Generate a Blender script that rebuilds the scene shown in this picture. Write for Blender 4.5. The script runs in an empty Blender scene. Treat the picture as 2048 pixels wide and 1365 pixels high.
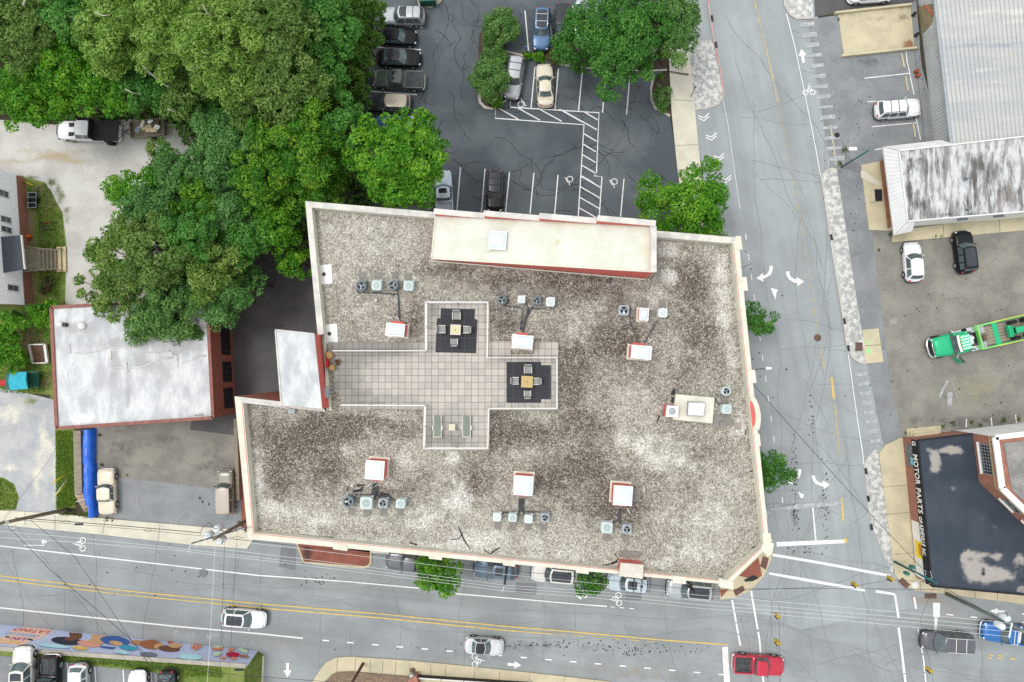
import bpy,math,random
import numpy as np
from mathutils import Vector,Matrix
from mathutils.geometry import delaunay_2d_cdt,intersect_point_tri_2d
random.seed(7)
R=math.radians
SC=bpy.context.scene
COL=SC.collection
# ------------------------------------------------------------------ camera
HC=72.0
F=2048*24.0/36.0
NAD=Vector((1050-1024,-(725-682.5),-F)).normalized()
CAMQ=NAD.rotation_difference(Vector((0,0,-1)))
cam=bpy.data.cameras.new("camera");camo=bpy.data.objects.new("camera",cam)
COL.objects.link(camo);SC.camera=camo
cam.lens=24;cam.sensor_width=36;cam.clip_start=.5;cam.clip_end=2000
camo.location=(0,0,HC);camo.rotation_mode='QUATERNION';camo.rotation_quaternion=CAMQ
def P(px,py,z=0.0):
 """place on the level z that the survey photo shows at (px, py)"""
 d=CAMQ@Vector((px-1024,-(py-682.5),-F))
 k=(z-HC)/d.z
 return Vector((d.x*k,d.y*k,z))
def PX(pts,z=0.0):
 return[P(a,b,z)for a,b in pts]
# ------------------------------------------------------------------ materials
def ND(nt,t,**kw):
 n=nt.nodes.new(t)
 for k,v in kw.items():
  if k.startswith('i_'):
   n.inputs[k[2:].replace('_',' ')].default_value=v
  else:
   setattr(n,k,v)
 return n
def rgba(c):
 return(c[0],c[1],c[2],1.0)
def new_mat(name):
 m=bpy.data.materials.new(name);m.use_nodes=True
 nt=m.node_tree;nt.nodes.clear()
 out=nt.nodes.new('ShaderNodeOutputMaterial')
 b=nt.nodes.new('ShaderNodeBsdfPrincipled')
 nt.links.new(b.outputs[0],out.inputs[0])
 return m,nt,b
def mixc(nt,fac,a,b,mode='MIX'):
 n=nt.nodes.new('ShaderNodeMix');n.data_type='RGBA';n.blend_type=mode
 for sock,v in((n.inputs[0],fac),(n.inputs[6],a),(n.inputs[7],b)):
  if isinstance(v,(int,float)):sock.default_value=v
  elif isinstance(v,tuple):sock.default_value=rgba(v)
  else:nt.links.new(v,sock)
 return n.outputs[2]
def mth(nt,op,a,b=0.0,c=None,clamp=False):
 n=nt.nodes.new('ShaderNodeMath');n.operation=op;n.use_clamp=clamp
 for i,v in enumerate((a,b,c)):
  if v is None:continue
  if isinstance(v,(int,float)):n.inputs[i].default_value=v
  else:nt.links.new(v,n.inputs[i])
 return n.outputs[0]
def noise(nt,vec,scale,detail=4,rough=.6,dist=0.0):
 n=nt.nodes.new('ShaderNodeTexNoise');n.inputs['Scale'].default_value=scale
 n.inputs['Detail'].default_value=detail;n.inputs['Roughness'].default_value=rough
 n.inputs['Distortion'].default_value=dist
 nt.links.new(vec,n.inputs['Vector'])
 return n.outputs['Fac']
def smooth(nt,v,lo,hi):
 n=nt.nodes.new('ShaderNodeMapRange');n.interpolation_type='SMOOTHSTEP'
 n.inputs[1].default_value=lo;n.inputs[2].default_value=hi
 nt.links.new(v,n.inputs[0])
 return n.outputs[0]
def vecs(nt,world,rot=0.0,sc=(1,1,1)):
 if world:
  v=nt.nodes.new('ShaderNodeNewGeometry').outputs['Position']
 else:
  v=nt.nodes.new('ShaderNodeTexCoord').outputs['Object']
 if rot or sc!=(1,1,1):
  mp=nt.nodes.new('ShaderNodeMapping');mp.inputs['Rotation'].default_value=(0,0,rot)
  mp.inputs['Scale'].default_value=sc
  nt.links.new(v,mp.inputs[0]);v=mp.outputs[0]
 return v
MATS={}
def surf(name,col,col2=None,scale=.5,rough=.85,speck=.0,sscale=14,metal=0.0,coat=0.0,world=True,
paint=None,pn=(1.3,1.1),rot=0.0,sc=(1,1,1),lo=.35,hi=.65,bump=0.0,spec=.3,edge=.55,lanes=None):
 """col/col2 mixed by a broad noise, a fine speckle, and up to two stain colours driven by the mesh attribute 'paint'"""
 m,nt,b=new_mat(name)
 v=vecs(nt,world,rot,sc)
 c=rgba(col)
 out=tuple(col)
 if col2 is not None:
  out=mixc(nt,smooth(nt,noise(nt,v,scale,5,.62),lo,hi),tuple(col),tuple(col2))
 if paint:
  at=nt.nodes.new('ShaderNodeAttribute');at.attribute_name='paint'
  sp=nt.nodes.new('ShaderNodeSeparateColor');nt.links.new(at.outputs['Color'],sp.inputs[0])
  nz=noise(nt,v,pn[0],6,.7)
  for i,pc in enumerate(paint):
   if pc is None:continue
   f=mth(nt,'ADD',sp.outputs[i],mth(nt,'MULTIPLY',mth(nt,'SUBTRACT',nz,.5),pn[1]))
   f=mth(nt,'MULTIPLY',smooth(nt,f,edge-.3,edge+.3),smooth(nt,sp.outputs[i],.02,.25))
   out=mixc(nt,f,out,tuple(pc))
 if lanes:
  mp=nt.nodes.new('ShaderNodeMapping');mp.vector_type='TEXTURE';mp.inputs['Rotation'].default_value=(0,0,R(lanes[0]));mp.inputs['Scale'].default_value=(30,1,1)
  nt.links.new(vecs(nt,True),mp.inputs[0])
  g=mth(nt,'MULTIPLY_ADD',mth(nt,'SUBTRACT',noise(nt,mp.outputs[0],.75,5,.6),.5),lanes[1],1.0)
  cc=nt.nodes.new('ShaderNodeCombineColor')
  for i in range(3):nt.links.new(g,cc.inputs[i])
  out=mixc(nt,1.0,out,cc.outputs[0],'MULTIPLY')
 if speck:
  n2=noise(nt,v,sscale,3,.8)
  g=mth(nt,'MULTIPLY_ADD',mth(nt,'SUBTRACT',n2,.5),speck*2,1.0)
  cc=nt.nodes.new('ShaderNodeCombineColor')
  for i in range(3):nt.links.new(g,cc.inputs[i])
  out=mixc(nt,1.0,out,cc.outputs[0],'MULTIPLY')
 if isinstance(out,tuple):b.inputs['Base Color'].default_value=rgba(out)
 else:nt.links.new(out,b.inputs['Base Color'])
 b.inputs['Roughness'].default_value=rough;b.inputs['Metallic'].default_value=metal
 b.inputs['Coat Weight'].default_value=coat;b.inputs['Coat Roughness'].default_value=.08
 b.inputs['Specular IOR Level'].default_value=spec
 if bump:
  bp=nt.nodes.new('ShaderNodeBump');bp.inputs['Strength'].default_value=bump
  bp.inputs['Distance'].default_value=.05
  nt.links.new(noise(nt,v,sscale,3,.7),bp.inputs['Height']);nt.links.new(bp.outputs[0],b.inputs['Normal'])
 MATS[name]=m
 return m
def carpaint(name,col,metal=.25,rough=.32):
 dk=max(col)<.05
 m=surf('paint_'+name,col,tuple(c*1.08 for c in col),scale=1.5,rough=rough,metal=metal,coat=.12 if dk else.4,world=False,spec=.22 if dk else.5)
 return m
def leafmat(name,dark,mid,light,trans=.36):
 m=bpy.data.materials.new(name);m.use_nodes=True
 nt=m.node_tree;nt.nodes.clear()
 out=nt.nodes.new('ShaderNodeOutputMaterial')
 at=nt.nodes.new('ShaderNodeAttribute');at.attribute_name='tint'
 cr=nt.nodes.new('ShaderNodeValToRGB')
 cr.color_ramp.elements[0].color=rgba(dark);cr.color_ramp.elements[0].position=.05
 cr.color_ramp.elements[1].color=rgba(light);cr.color_ramp.elements[1].position=.95
 e=cr.color_ramp.elements.new(.5);e.color=rgba(mid)
 nt.links.new(at.outputs['Fac'],cr.inputs[0])
 d=nt.nodes.new('ShaderNodeBsdfPrincipled');d.inputs['Roughness'].default_value=.55
 d.inputs['Specular IOR Level'].default_value=.25
 nt.links.new(cr.outputs[0],d.inputs['Base Color'])
 t=nt.nodes.new('ShaderNodeBsdfTranslucent');nt.links.new(cr.outputs[0],t.inputs[0])
 mx=nt.nodes.new('ShaderNodeMixShader');mx.inputs[0].default_value=trans
 nt.links.new(d.outputs[0],mx.inputs[1]);nt.links.new(t.outputs[0],mx.inputs[2])
 nt.links.new(mx.outputs[0],out.inputs[0])
 MATS[name]=m
 return m
# ------------------------------------------------------------------ object helpers
def tag(o,label=None,cat=None,group=None,kind=None):
 if label:o['label']=label
 if cat:o['category']=cat
 if group:o['group']=group
 if kind:o['kind']=kind
 return o
def empty(name,loc,label=None,cat=None,group=None,rz=0.0):
 o=bpy.data.objects.new(name,None);COL.objects.link(o)
 o.empty_display_size=.3
 o.location=loc;o.rotation_euler=(0,0,rz)
 return tag(o,label,cat,group)
def copy_tree(o,parent=None):
 c=o.copy();COL.objects.link(c)
 if parent is not None:c.parent=parent
 for ch in list(o.children):copy_tree(ch,c)
 return c
class MB:
 """collects shapes and links them as ONE mesh object"""
 def __init__(s,off=(0,0,0)):
  s.v=[];s.f=[];s.mi=[];s.off=Vector(off);s.cur=0;s.sm=[];s.smooth=False
 def add(s,vs,fs):
  n=len(s.v);s.v+=[tuple(Vector(a)-s.off)for a in vs]
  s.f+=[tuple(i+n for i in f)for f in fs];s.mi+=[s.cur]*len(fs);s.sm+=[s.smooth]*len(fs)
  return s
 def box(s,c,size,rz=0.0,bev=0.0,m=None):
  x,y,z=(a/2 for a in size)
  if bev:
   b=min(bev,x*.9,y*.9,z*.9)
   vs=[]
   for(zz,k)in((-z,b),(-z+b,0),(z-b,0),(z,b)):
    xx,yy=x-k,y-k
    vs+=[(-xx+b,-yy,zz),(xx-b,-yy,zz),(xx,-yy+b,zz),(xx,yy-b,zz),(xx-b,yy,zz),(-xx+b,yy,zz),(-xx,yy-b,zz),(-xx,-yy+b,zz)]
   fs=[tuple(range(7,-1,-1)),tuple(range(24,32))]
   for l in range(3):
    for i in range(8):
     j=(i+1)%8
     fs.append((l*8+i,l*8+j,l*8+8+j,l*8+8+i))
  else:
   vs=[(-x,-y,-z),(x,-y,-z),(x,y,-z),(-x,y,-z),(-x,-y,z),(x,-y,z),(x,y,z),(-x,y,z)]
   fs=[(3,2,1,0),(4,5,6,7),(0,1,5,4),(1,2,6,5),(2,3,7,6),(3,0,4,7)]
  M_=m if m is not None else Matrix.Rotation(rz,3,'Z')
  c=Vector(c)
  return s.add([M_@Vector(a)+c for a in vs],fs)
 def bar(s,a,b,w,h):
  """box from a to b with cross-section w x h (w horizontal)"""
  a=Vector(a);b=Vector(b);d=(b-a);L=d.length
  if L<1e-6:return s
  d.normalize();up=Vector((0,0,1))
  if abs(d.z)>.95:up=Vector((1,0,0))
  y=up.cross(d).normalized();z=d.cross(y)
  m=Matrix((d,y,z)).transposed()
  return s.box((a+b)/2,(L,w,h),m=m)
 def prism(s,poly,z0,z1,bottom=True):
  """vertical prism over a list of xy points (z1 / z0 may be lists)"""
  n=len(poly)
  ar=sum(poly[i][0]*poly[(i+1)%n][1]-poly[(i+1)%n][0]*poly[i][1]for i in range(n))
  if ar<0:poly=poly[::-1];z0=z0[::-1]if isinstance(z0,list)else z0;z1=z1[::-1]if isinstance(z1,list)else z1
  zz0=z0 if isinstance(z0,list)else[z0]*n;zz1=z1 if isinstance(z1,list)else[z1]*n
  vs=[(p[0],p[1],zz0[i])for i,p in enumerate(poly)]+[(p[0],p[1],zz1[i])for i,p in enumerate(poly)]
  tris=tess(poly)
  fs=[tuple(a+n for a in t)for t in tris]
  if bottom:fs+=[tuple(reversed(t))for t in tris]
  fs+=[(i,(i+1)%n,n+(i+1)%n,n+i)for i in range(n)]
  return s.add(vs,fs)
 def flat(s,poly,z=None):
  n=len(poly)
  ar=sum(poly[i][0]*poly[(i+1)%n][1]-poly[(i+1)%n][0]*poly[i][1]for i in range(n))
  if ar<0:poly=poly[::-1]
  return s.add([(p[0],p[1],p[2]if z is None else z)for p in poly],tess(poly))
 def quad(s,a,b,c,d):
  return s.add([a,b,c,d],[(0,1,2,3)])
 def tube(s,path,r,n=6,cap=True):
  path=[Vector(p)for p in path];k=len(path)
  rs=r if isinstance(r,(list,tuple))else[r]*k
  vs=[];ref=Vector((0,0,1))
  for i,p in enumerate(path):
   d=(path[min(i+1,k-1)]-path[max(i-1,0)]).normalized()
   rf=Vector((1,0,0))if abs(d.z)>.9 else ref
   x=rf.cross(d).normalized();y=d.cross(x)
   for j in range(n):
    a=2*math.pi*j/n
    vs.append(p+x*(math.cos(a)*rs[i])+y*(math.sin(a)*rs[i]))
  fs=[(i*n+j,i*n+(j+1)%n,(i+1)*n+(j+1)%n,(i+1)*n+j)for i in range(k-1)for j in range(n)]
  if cap:fs+=[tuple(range(n-1,-1,-1)),tuple((k-1)*n+j for j in range(n))]
  sm=s.smooth;s.smooth=n>5;s.add(vs,fs);s.smooth=sm
  return s
 def cyl(s,c,r,h,n=16,r2=None,m=None):
  r2=r if r2 is None else r2;c=Vector(c);m=m or Matrix.Identity(3)
  vs=[m@Vector((math.cos(2*math.pi*j/n)*rr,math.sin(2*math.pi*j/n)*rr,zz))+c for rr,zz in((r,0),(r2,h))for j in range(n)]
  fs=[(j,(j+1)%n,n+(j+1)%n,n+j)for j in range(n)]+[tuple(range(n-1,-1,-1)),tuple(range(n,2*n))]
  return s.add(vs,fs)
 def lathe(s,c,prof,n=16,m=None):
  c=Vector(c);m=m or Matrix.Identity(3)
  vs=[m@Vector((math.cos(2*math.pi*j/n)*r,math.sin(2*math.pi*j/n)*r,z))+c for r,z in prof for j in range(n)]
  k=len(prof)
  fs=[(i*n+j,i*n+(j+1)%n,(i+1)*n+(j+1)%n,(i+1)*n+j)for i in range(k-1)for j in range(n)]
  fs+=[tuple(range(n-1,-1,-1)),tuple((k-1)*n+j for j in range(n))]
  sm=s.smooth;s.smooth=True;s.add(vs,fs);s.smooth=sm
  return s
 def ball(s,c,r,n=10,k=6,m=None):
  rx,ry,rz=r if isinstance(r,(tuple,list))else(r,r,r)
  c=Vector(c);m=m or Matrix.Identity(3)
  vs=[m@Vector((0,0,-rz))+c]
  for i in range(1,k):
   t=-math.pi/2+math.pi*i/k
   for j in range(n):
    a=2*math.pi*j/n
    vs.append(m@Vector((math.cos(t)*math.cos(a)*rx,math.cos(t)*math.sin(a)*ry,math.sin(t)*rz))+c)
  vs.append(m@Vector((0,0,rz))+c)
  fs=[(0,1+(j+1)%n,1+j)for j in range(n)]
  for i in range(k-2):
   for j in range(n):
    a=1+i*n+j;b=1+i*n+(j+1)%n
    fs.append((a,b,b+n,a+n))
  l=len(vs)-1;q=1+(k-2)*n
  fs+=[(q+j,q+(j+1)%n,l)for j in range(n)]
  sm=s.smooth;s.smooth=True;s.add(vs,fs);s.smooth=sm
  return s
 def build(s,name,mats,parent=None,loc=None):
  me=bpy.data.meshes.new(name)
  me.from_pydata(s.v,[],s.f)
  if not isinstance(mats,(list,tuple)):mats=[mats]
  for m in mats:me.materials.append(MATS[m]if isinstance(m,str)else m)
  me.polygons.foreach_set('material_index',s.mi)
  me.polygons.foreach_set('use_smooth',s.sm)
  me.update()
  o=bpy.data.objects.new(name,me);COL.objects.link(o)
  if parent is not None:o.parent=parent
  if loc is not None:o.location=loc
  return o
def tess(poly):
 from mathutils.geometry import tessellate_polygon
 t=tessellate_polygon([[Vector((p[0],p[1],0))for p in poly]])
 out=[]
 for a,b,c in t:
  pa,pb,pc=poly[a],poly[b],poly[c]
  cr=(pb[0]-pa[0])*(pc[1]-pa[1])-(pb[1]-pa[1])*(pc[0]-pa[0])
  out.append((a,b,c)if cr>0 else(c,b,a))
 return out
def inside(pt,poly):
 x,y=pt;r=False;n=len(poly);j=n-1
 for i in range(n):
  xi,yi=poly[i][0],poly[i][1];xj,yj=poly[j][0],poly[j][1]
  if(yi>y)!=(yj>y)and x<(xj-xi)*(y-yi)/(yj-yi)+xi:r=not r
  j=i
 return r
def grid_poly(poly,cell,jit=.25):
 """triangulated polygon with interior points about every `cell` metres"""
 n=len(poly)
 xs=[p[0]for p in poly];ys=[p[1]for p in poly]
 pts=[Vector((p[0],p[1]))for p in poly]
 y=min(ys)+cell/2
 while y<max(ys):
  x=min(xs)+cell/2
  while x<max(xs):
   q=(x+random.uniform(-jit,jit)*cell,y+random.uniform(-jit,jit)*cell)
   if inside(q,poly):pts.append(Vector(q))
   x+=cell
  y+=cell
 vs,es,fs,*_=delaunay_2d_cdt(pts,[(i,(i+1)%n)for i in range(n)],[],1,1e-4)
 return[(v.x,v.y)for v in vs],[tuple(f)for f in fs]
def paint_attr(me,blobs,xy,noise_seed=0):
 """blobs: (px, py, rx_px, ry_px, channel, amount, z)"""
 n=len(xy);A=np.zeros((n,4),dtype=np.float32);A[:,3]=1
 X=np.array(xy,dtype=np.float32)
 for b in blobs:
  px,py,rx,ry,ch,amt=b[:6];z=b[6]if len(b)>6 else 0
  c=P(px,py,z);sx=rx*(HC-z)/F;sy=ry*(HC-z)/F
  d=((X[:,0]-c.x)/sx)**2+((X[:,1]-c.y)/sy)**2
  A[:,ch]+=amt*np.exp(-d*1.1)
 A=np.clip(A,0,1.6)
 at=me.attributes.new('paint','FLOAT_COLOR','POINT')
 at.data.foreach_set('color',A.ravel())
def sheet(name,poly_px,z,mat,cell=0,blobs=(),kind='structure',zpix=None,parent=None,poly=None):
 """a flat sheet at height z; poly_px is where the survey photo shows its outline"""
 pl=poly if poly is not None else[tuple(p)[:2]for p in PX(poly_px,z if zpix is None else zpix)]
 if cell:
  vs,fs=grid_poly(pl,cell)
  me=bpy.data.meshes.new(name)
  off=parent.location if parent is not None else Vector((0,0,0))
  me.from_pydata([(v[0]-off.x,v[1]-off.y,z-off.z)for v in vs],[],fs)
  paint_attr(me,blobs,vs)
  me.materials.append(MATS[mat]);me.update()
  o=bpy.data.objects.new(name,me);COL.objects.link(o)
  if parent is not None:o.parent=parent
 else:
  mb=MB(parent.location if parent is not None else(0,0,0));mb.flat([(p[0],p[1],z)for p in pl]);o=mb.build(name,mat,parent)
 if kind:o['kind']=kind
 return o
def slab(name,poly_px,z0,z1,mat,cell=0,blobs=(),kind='structure'):
 """a raised slab (pavement) with a kerb face; outline as seen at its top"""
 pl=[tuple(p)[:2]for p in PX(poly_px,z1)]
 vs,fs=grid_poly(pl,cell or 4.0)
 n=len(pl)
 base=len(vs)
 V=[(a,b,z1)for a,b in vs]+[(a,b,z0)for a,b in pl]+[(a,b,z1)for a,b in pl]
 ar=sum(pl[i][0]*pl[(i+1)%n][1]-pl[(i+1)%n][0]*pl[i][1]for i in range(n))
 for i in range(n):
  j=(i+1)%n
  q=(base+i,base+j,base+n+j,base+n+i)
  fs.append(q if ar>0 else q[::-1])
 me=bpy.data.meshes.new(name);me.from_pydata(V,[],fs)
 paint_attr(me,blobs,[(v[0],v[1])for v in V])
 me.materials.append(MATS[mat]);me.update()
 o=bpy.data.objects.new(name,me);COL.objects.link(o)
 if kind:o['kind']=kind
 return o
RC=[0]
def ribbon(mb,pts,w,z,jag=0.0):
 """flat line of width w (m) through world points at height z"""
 RC[0]=(RC[0]+1)%40;z+=RC[0]*.0003
 pts=[Vector((p[0],p[1],z))for p in pts]
 L,Rr=[],[]
 for i,p in enumerate(pts):
  d=pts[min(i+1,len(pts)-1)]-pts[max(i-1,0)]
  d.z=0
  if d.length<1e-6:continue
  d.normalize();nrm=Vector((-d.y,d.x,0))*w/2
  k=1+random.uniform(-jag,jag)
  L.append(p+nrm*k);Rr.append(p-nrm*k)
 n=len(L)
 mb.add(L+Rr,[(n+i,n+i+1,i+1,i)for i in range(n-1)])
def line_px(mb,pts,w,z,dash=None,jag=0.0):
 """painted line through photo points; dash=(on, off) metres"""
 w_pts=PX(pts,z)
 if not dash:
  ribbon(mb,w_pts,w,z,jag);return
 on,off=dash
 for a,b in zip(w_pts[:-1],w_pts[1:]):
  L=(b-a).length;t=0;d=(b-a)/L
  while t<L:
   ribbon(mb,[a+d*t,a+d*min(t+on,L)],w,z);t+=on+off
# ------------------------------------------------------------------ light
w=bpy.data.worlds.new("World");SC.world=w;w.use_nodes=True
wn=w.node_tree;bg=wn.nodes['Background']
sky=wn.nodes.new('ShaderNodeTexSky');sky.sky_type='NISHITA';sky.sun_disc=False
SUN_EL,SUN_AZ=68.0,285.0
sky.sun_elevation=R(SUN_EL);sky.sun_rotation=R(SUN_AZ)
sky.air_density=1.0;sky.dust_density=3.0;sky.ozone_density=1.0
hs=wn.nodes.new('ShaderNodeHueSaturation');hs.inputs['Saturation'].default_value=.3
wn.links.new(sky.outputs[0],hs.inputs['Color']);wn.links.new(mixc(wn,.72,hs.outputs[0],(5.0,5.15,5.3)),bg.inputs[0]);bg.inputs[1].default_value=.15
sl=bpy.data.lights.new("sun",'SUN');so=bpy.data.objects.new("sun",sl);COL.objects.link(so)
sl.energy=.95;sl.angle=R(18);sl.color=(1,.975,.94)
sd=Vector((math.sin(R(SUN_AZ))*math.cos(R(SUN_EL)),math.cos(R(SUN_AZ))*math.cos(R(SUN_EL)),math.sin(R(SUN_EL))))
so.rotation_mode='QUATERNION';so.rotation_quaternion=(-sd).to_track_quat('-Z','Y');so.location=(0,0,60)
SC.view_settings.view_transform='Standard';SC.view_settings.look='None';SC.view_settings.exposure=.78;SC.view_settings.gamma=1
SC.render.engine='CYCLES'
SC.cycles.max_bounces=5;SC.cycles.diffuse_bounces=3;SC.cycles.glossy_bounces=3;SC.cycles.transmission_bounces=3
SC.cycles.use_denoising=False
# ------------------------------------------------------------------ materials
surf('soil',(.06,.045,.03),(.035,.04,.02),.6,speck=.5)
surf('street',(.255,.275,.275),(.205,.22,.222),.22,speck=.32,sscale=9,lanes=(-5.6,.55),paint=((.09,.095,.10),(.42,.41,.38),(.24,.21,.165)))
surf('sidestreet',(.285,.31,.312),(.245,.265,.268),.2,speck=.28,sscale=9,lanes=(-79.8,.5),paint=((.08,.085,.09),(.48,.46,.42),(.2,.18,.15)))
surf('lotasphalt',(.062,.075,.084),(.10,.116,.126),.16,speck=.35,sscale=11,paint=((.03,.032,.035),(.13,.14,.15),(.06,.045,.04)))
surf('alleyasphalt',(.066,.066,.069),(.095,.091,.09),.25,speck=.3,paint=((.025,.025,.026),(.1,.095,.09),None))
surf('oldasphalt',(.235,.225,.19),(.17,.162,.143),.35,speck=.5,sscale=8,paint=((.075,.075,.072),(.28,.27,.24),(.24,.225,.15)))
surf('apron',(.22,.23,.232),(.17,.18,.185),.4,speck=.4,sscale=8,paint=((.07,.075,.08),(.27,.27,.26),None))
surf('patch',(.145,.15,.155),(.17,.175,.18),.8,speck=.3)
surf('concrete',(.56,.53,.42),(.48,.455,.37),.5,speck=.2,sscale=7,paint=((.17,.16,.14),(.55,.52,.43),None))
surf('tanconcrete',(.49,.435,.29),(.41,.37,.255),.55,speck=.2,sscale=7,paint=((.20,.17,.11),(.6,.54,.36),(.24,.11,.06)))
surf('kerbstone',(.46,.44,.39),(.38,.36,.32),1.2,speck=.25)
surf('kerbred',(.50,.20,.18),(.42,.35,.32),2.2,speck=.3)
surf('fadedpad',(.30,.305,.295),(.52,.515,.48),2.0,speck=.45,sscale=6,lo=.42,hi=.6,paint=((.2,.2,.2),(.62,.6,.55),None))
surf('gravel',(.50,.49,.455),(.40,.385,.35),.3,speck=.6,sscale=12,paint=((.36,.30,.20),(.60,.59,.57),(.09,.11,.03)))
surf('bluegravel',(.29,.31,.325),(.40,.395,.38),.4,speck=.65,sscale=11,paint=((.14,.17,.05),(.58,.55,.45),None))
surf('lawn',(.085,.15,.022),(.17,.20,.05),.9,speck=.6,sscale=10,paint=((.20,.15,.085),(.19,.22,.06),None))
surf('mulch',(.045,.03,.022),(.075,.05,.035),2,speck=.6)
surf('white_mark',(.66,.66,.645),(.50,.51,.50),1.6,speck=.12,lo=.5,hi=.75)
surf('worn_mark',(.45,.455,.44),(.29,.305,.308),2.4,speck=.3,lo=.3,hi=.55)
surf('yellow_mark',(.60,.42,.10),(.42,.34,.16),1.4,speck=.2)
surf('worn_yellow',(.42,.34,.17),(.30,.29,.25),1.6,speck=.2,lo=.35,hi=.6)
surf('crack',(.018,.019,.02),(.035,.037,.04),2)
surf('greycrack',(.155,.163,.165),(.21,.22,.222),2)
surf('joint',(.20,.185,.15))
surf('brickpave',(.25,.085,.055),(.19,.07,.05),.7,speck=.35,sscale=10,paint=((.07,.035,.03),None,None))
surf('tactile',(.115,.06,.05),(.14,.075,.06),2,speck=.3,sscale=18)
# ------------------------------------------------------------------ ground
mb=MB();mb.flat([(-400,-400),(400,-400),(400,400),(-400,400)],-.04);tag(mb.build('ground','soil'),kind='structure')
sheet('main_street',[(-500,1000),(300,1050),(620,1080),(1480,1085),(1860,1170),(2048,1195),(2600,1250),(2600,1800),(1500,1500),(640,1372),(520,1312),(200,1292),(-500,1240)],0,'street',1.0,
[(1100,1290,280,9,0,.62),(760,1262,300,8,0,.35),(1180,1240,200,8,0,.3),(600,1185,300,8,0,.3),(500,1225,240,7,0,.28),(300,1240,200,22,2,.35),(60,1225,120,20,2,.4),(560,1290,90,25,2,.45),(420,1270,60,8,1,.5),(385,1245,25,14,1,.45),(1250,1345,250,16,2,.6),(1400,1350,90,22,0,.4),
(900,1320,200,14,2,.4),(1850,1200,90,14,2,.7),(1900,1235,160,12,2,.5),(1270,1310,60,12,1,.35),(1740,1260,60,14,0,.25),(300,1115,300,14,0,.18),(1000,1225,400,10,0,.2),(1600,1150,60,30,1,.15)])
sheet('side_street',[(1260,-300),(1350,75),(1405,340),(1428,600),(1450,1000),(1440,1190),(1600,1260),(1830,1215),(1795,1130),(1775,905),(1735,735),(1700,600),(1672,335),(1632,0),(1600,-300)],.006,'sidestreet',1.0,
[(1560,990,30,90,0,.3),(1650,1010,8,70,0,.45),(1590,1030,7,60,0,.45),(1630,850,10,80,0,.3),(1480,300,60,200,0,.14),(1590,60,20,60,1,.3),(1650,250,25,80,1,.2),(1640,1015,30,8,1,.4),(1470,560,20,250,0,.2),(1426,257,5,5,0,1.2)])
sheet('parking_lot',[(758,-300),(752,0),(738,120),(730,230),(735,330),(770,480),(1420,500),(1376,440),(1358,340),(1336,215),(1310,60),(1270,-300)],.012,'lotasphalt',.9,
[(1250,290,90,50,1,.55),(1010,270,120,40,1,.3),(880,60,50,70,1,.4),(920,180,40,60,1,.25),(1190,145,15,14,2,.6),(1275,180,12,12,2,.7),(1060,60,60,60,0,.3),(1160,190,110,40,0,.45),(1000,400,300,30,0,.25),(790,120,60,110,0,.4),(1000,20,200,20,0,.3)])
sheet('alley',[(380,860),(420,600),(480,470),(600,330),(770,420),(700,900)],.018,'alleyasphalt',.9,[(540,700,30,60,1,.4),(520,560,30,30,2,.3)])
sheet('gravel_drive',[(-400,225),(0,240),(110,250),(265,238),(360,250),(420,300),(300,420),(330,540),(250,640),(130,620),(133,500),(126,430),(100,378),(45,352),(-400,330)],.004,'gravel',.6,
[(110,312,50,10,0,.85),(150,325,40,8,0,.7),(60,300,50,5,0,.6),(170,300,40,8,0,.5),(190,360,20,40,0,.4),(30,322,60,8,0,.7),(30,262,60,10,0,.35),(120,390,12,20,2,.8),(105,365,12,12,2,.9),(60,355,20,5,2,.8),(300,300,20,14,0,.8),(180,340,60,60,1,.4),(150,480,20,60,1,.2),(132,430,10,25,2,.7)])
sheet('gravel_lot',[(-400,770),(0,778),(60,788),(108,800),(112,900),(114,1020),(60,1035),(-400,1010)],.004,'bluegravel',.6,
[(20,830,40,30,1,.7),(60,800,30,10,0,.6),(85,860,10,50,1,.6),(75,950,16,60,1,.65),(108,960,6,60,1,.6),(20,935,26,12,1,.7),(60,830,14,40,0,.35),(105,850,6,50,0,.7),(100,890,14,30,1,.6)])
sheet('lawn',[(-300,600),(60,600),(112,480),(128,470),(135,560),(125,640),(150,870),(152,1015),(112,1022),(108,830),(100,790),(0,782),(-300,770)],.001,'lawn',.6,
[(60,690,35,30,0,1.0),(45,660,20,20,0,.8),(85,770,12,10,0,.9),(100,755,8,20,0,.8),(70,530,10,10,0,.5),(130,960,10,60,1,.4)])
sheet('front_lawn',[(-60,955),(5,955),(28,968),(38,995),(32,1020),(-60,1024)],.010,'lawn',.6)
sheet('house_yard',[(38,352),(90,365),(125,425),(134,500),(112,620),(55,640),(40,500)],.012,'lawn',.5,
[(80,380,16,14,0,1.0),(95,410,14,18,0,.9),(62,450,10,60,0,1.0),(68,580,8,40,0,1.0),(115,400,8,20,0,.6)])
sheet('left_parking_lot',[(190,840),(478,832),(500,1090),(400,1070),(196,1036)],.006,'oldasphalt',.6,
[(330,1010,170,45,1,.25),(240,900,50,30,0,.5),(330,880,60,25,0,.5),(430,920,40,50,0,.45),(300,935,160,12,0,.3),(270,927,12,4,0,.6),(470,860,12,12,1,.8),(230,858,60,5,1,.7),(350,850,90,6,1,.8),(220,1000,20,20,1,.5),(255,985,40,8,0,.35),(290,1010,20,8,0,.4)])
mb=MB();mb.flat(PX([(228,955),(352,968),(478,985),(492,1075),(470,1072),(215,1034)],.012));tag(mb.build('lighter_asphalt',surf('lightasph',(.235,.245,.25),(.19,.2,.205),.5,speck=.35,sscale=8)),kind='structure')
sheet('driveway',[(512,1297),(670,1308),(650,1345),(625,1420),(515,1420)],.003,'street',1.0,[(560,1330,40,40,0,.35)])
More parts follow.
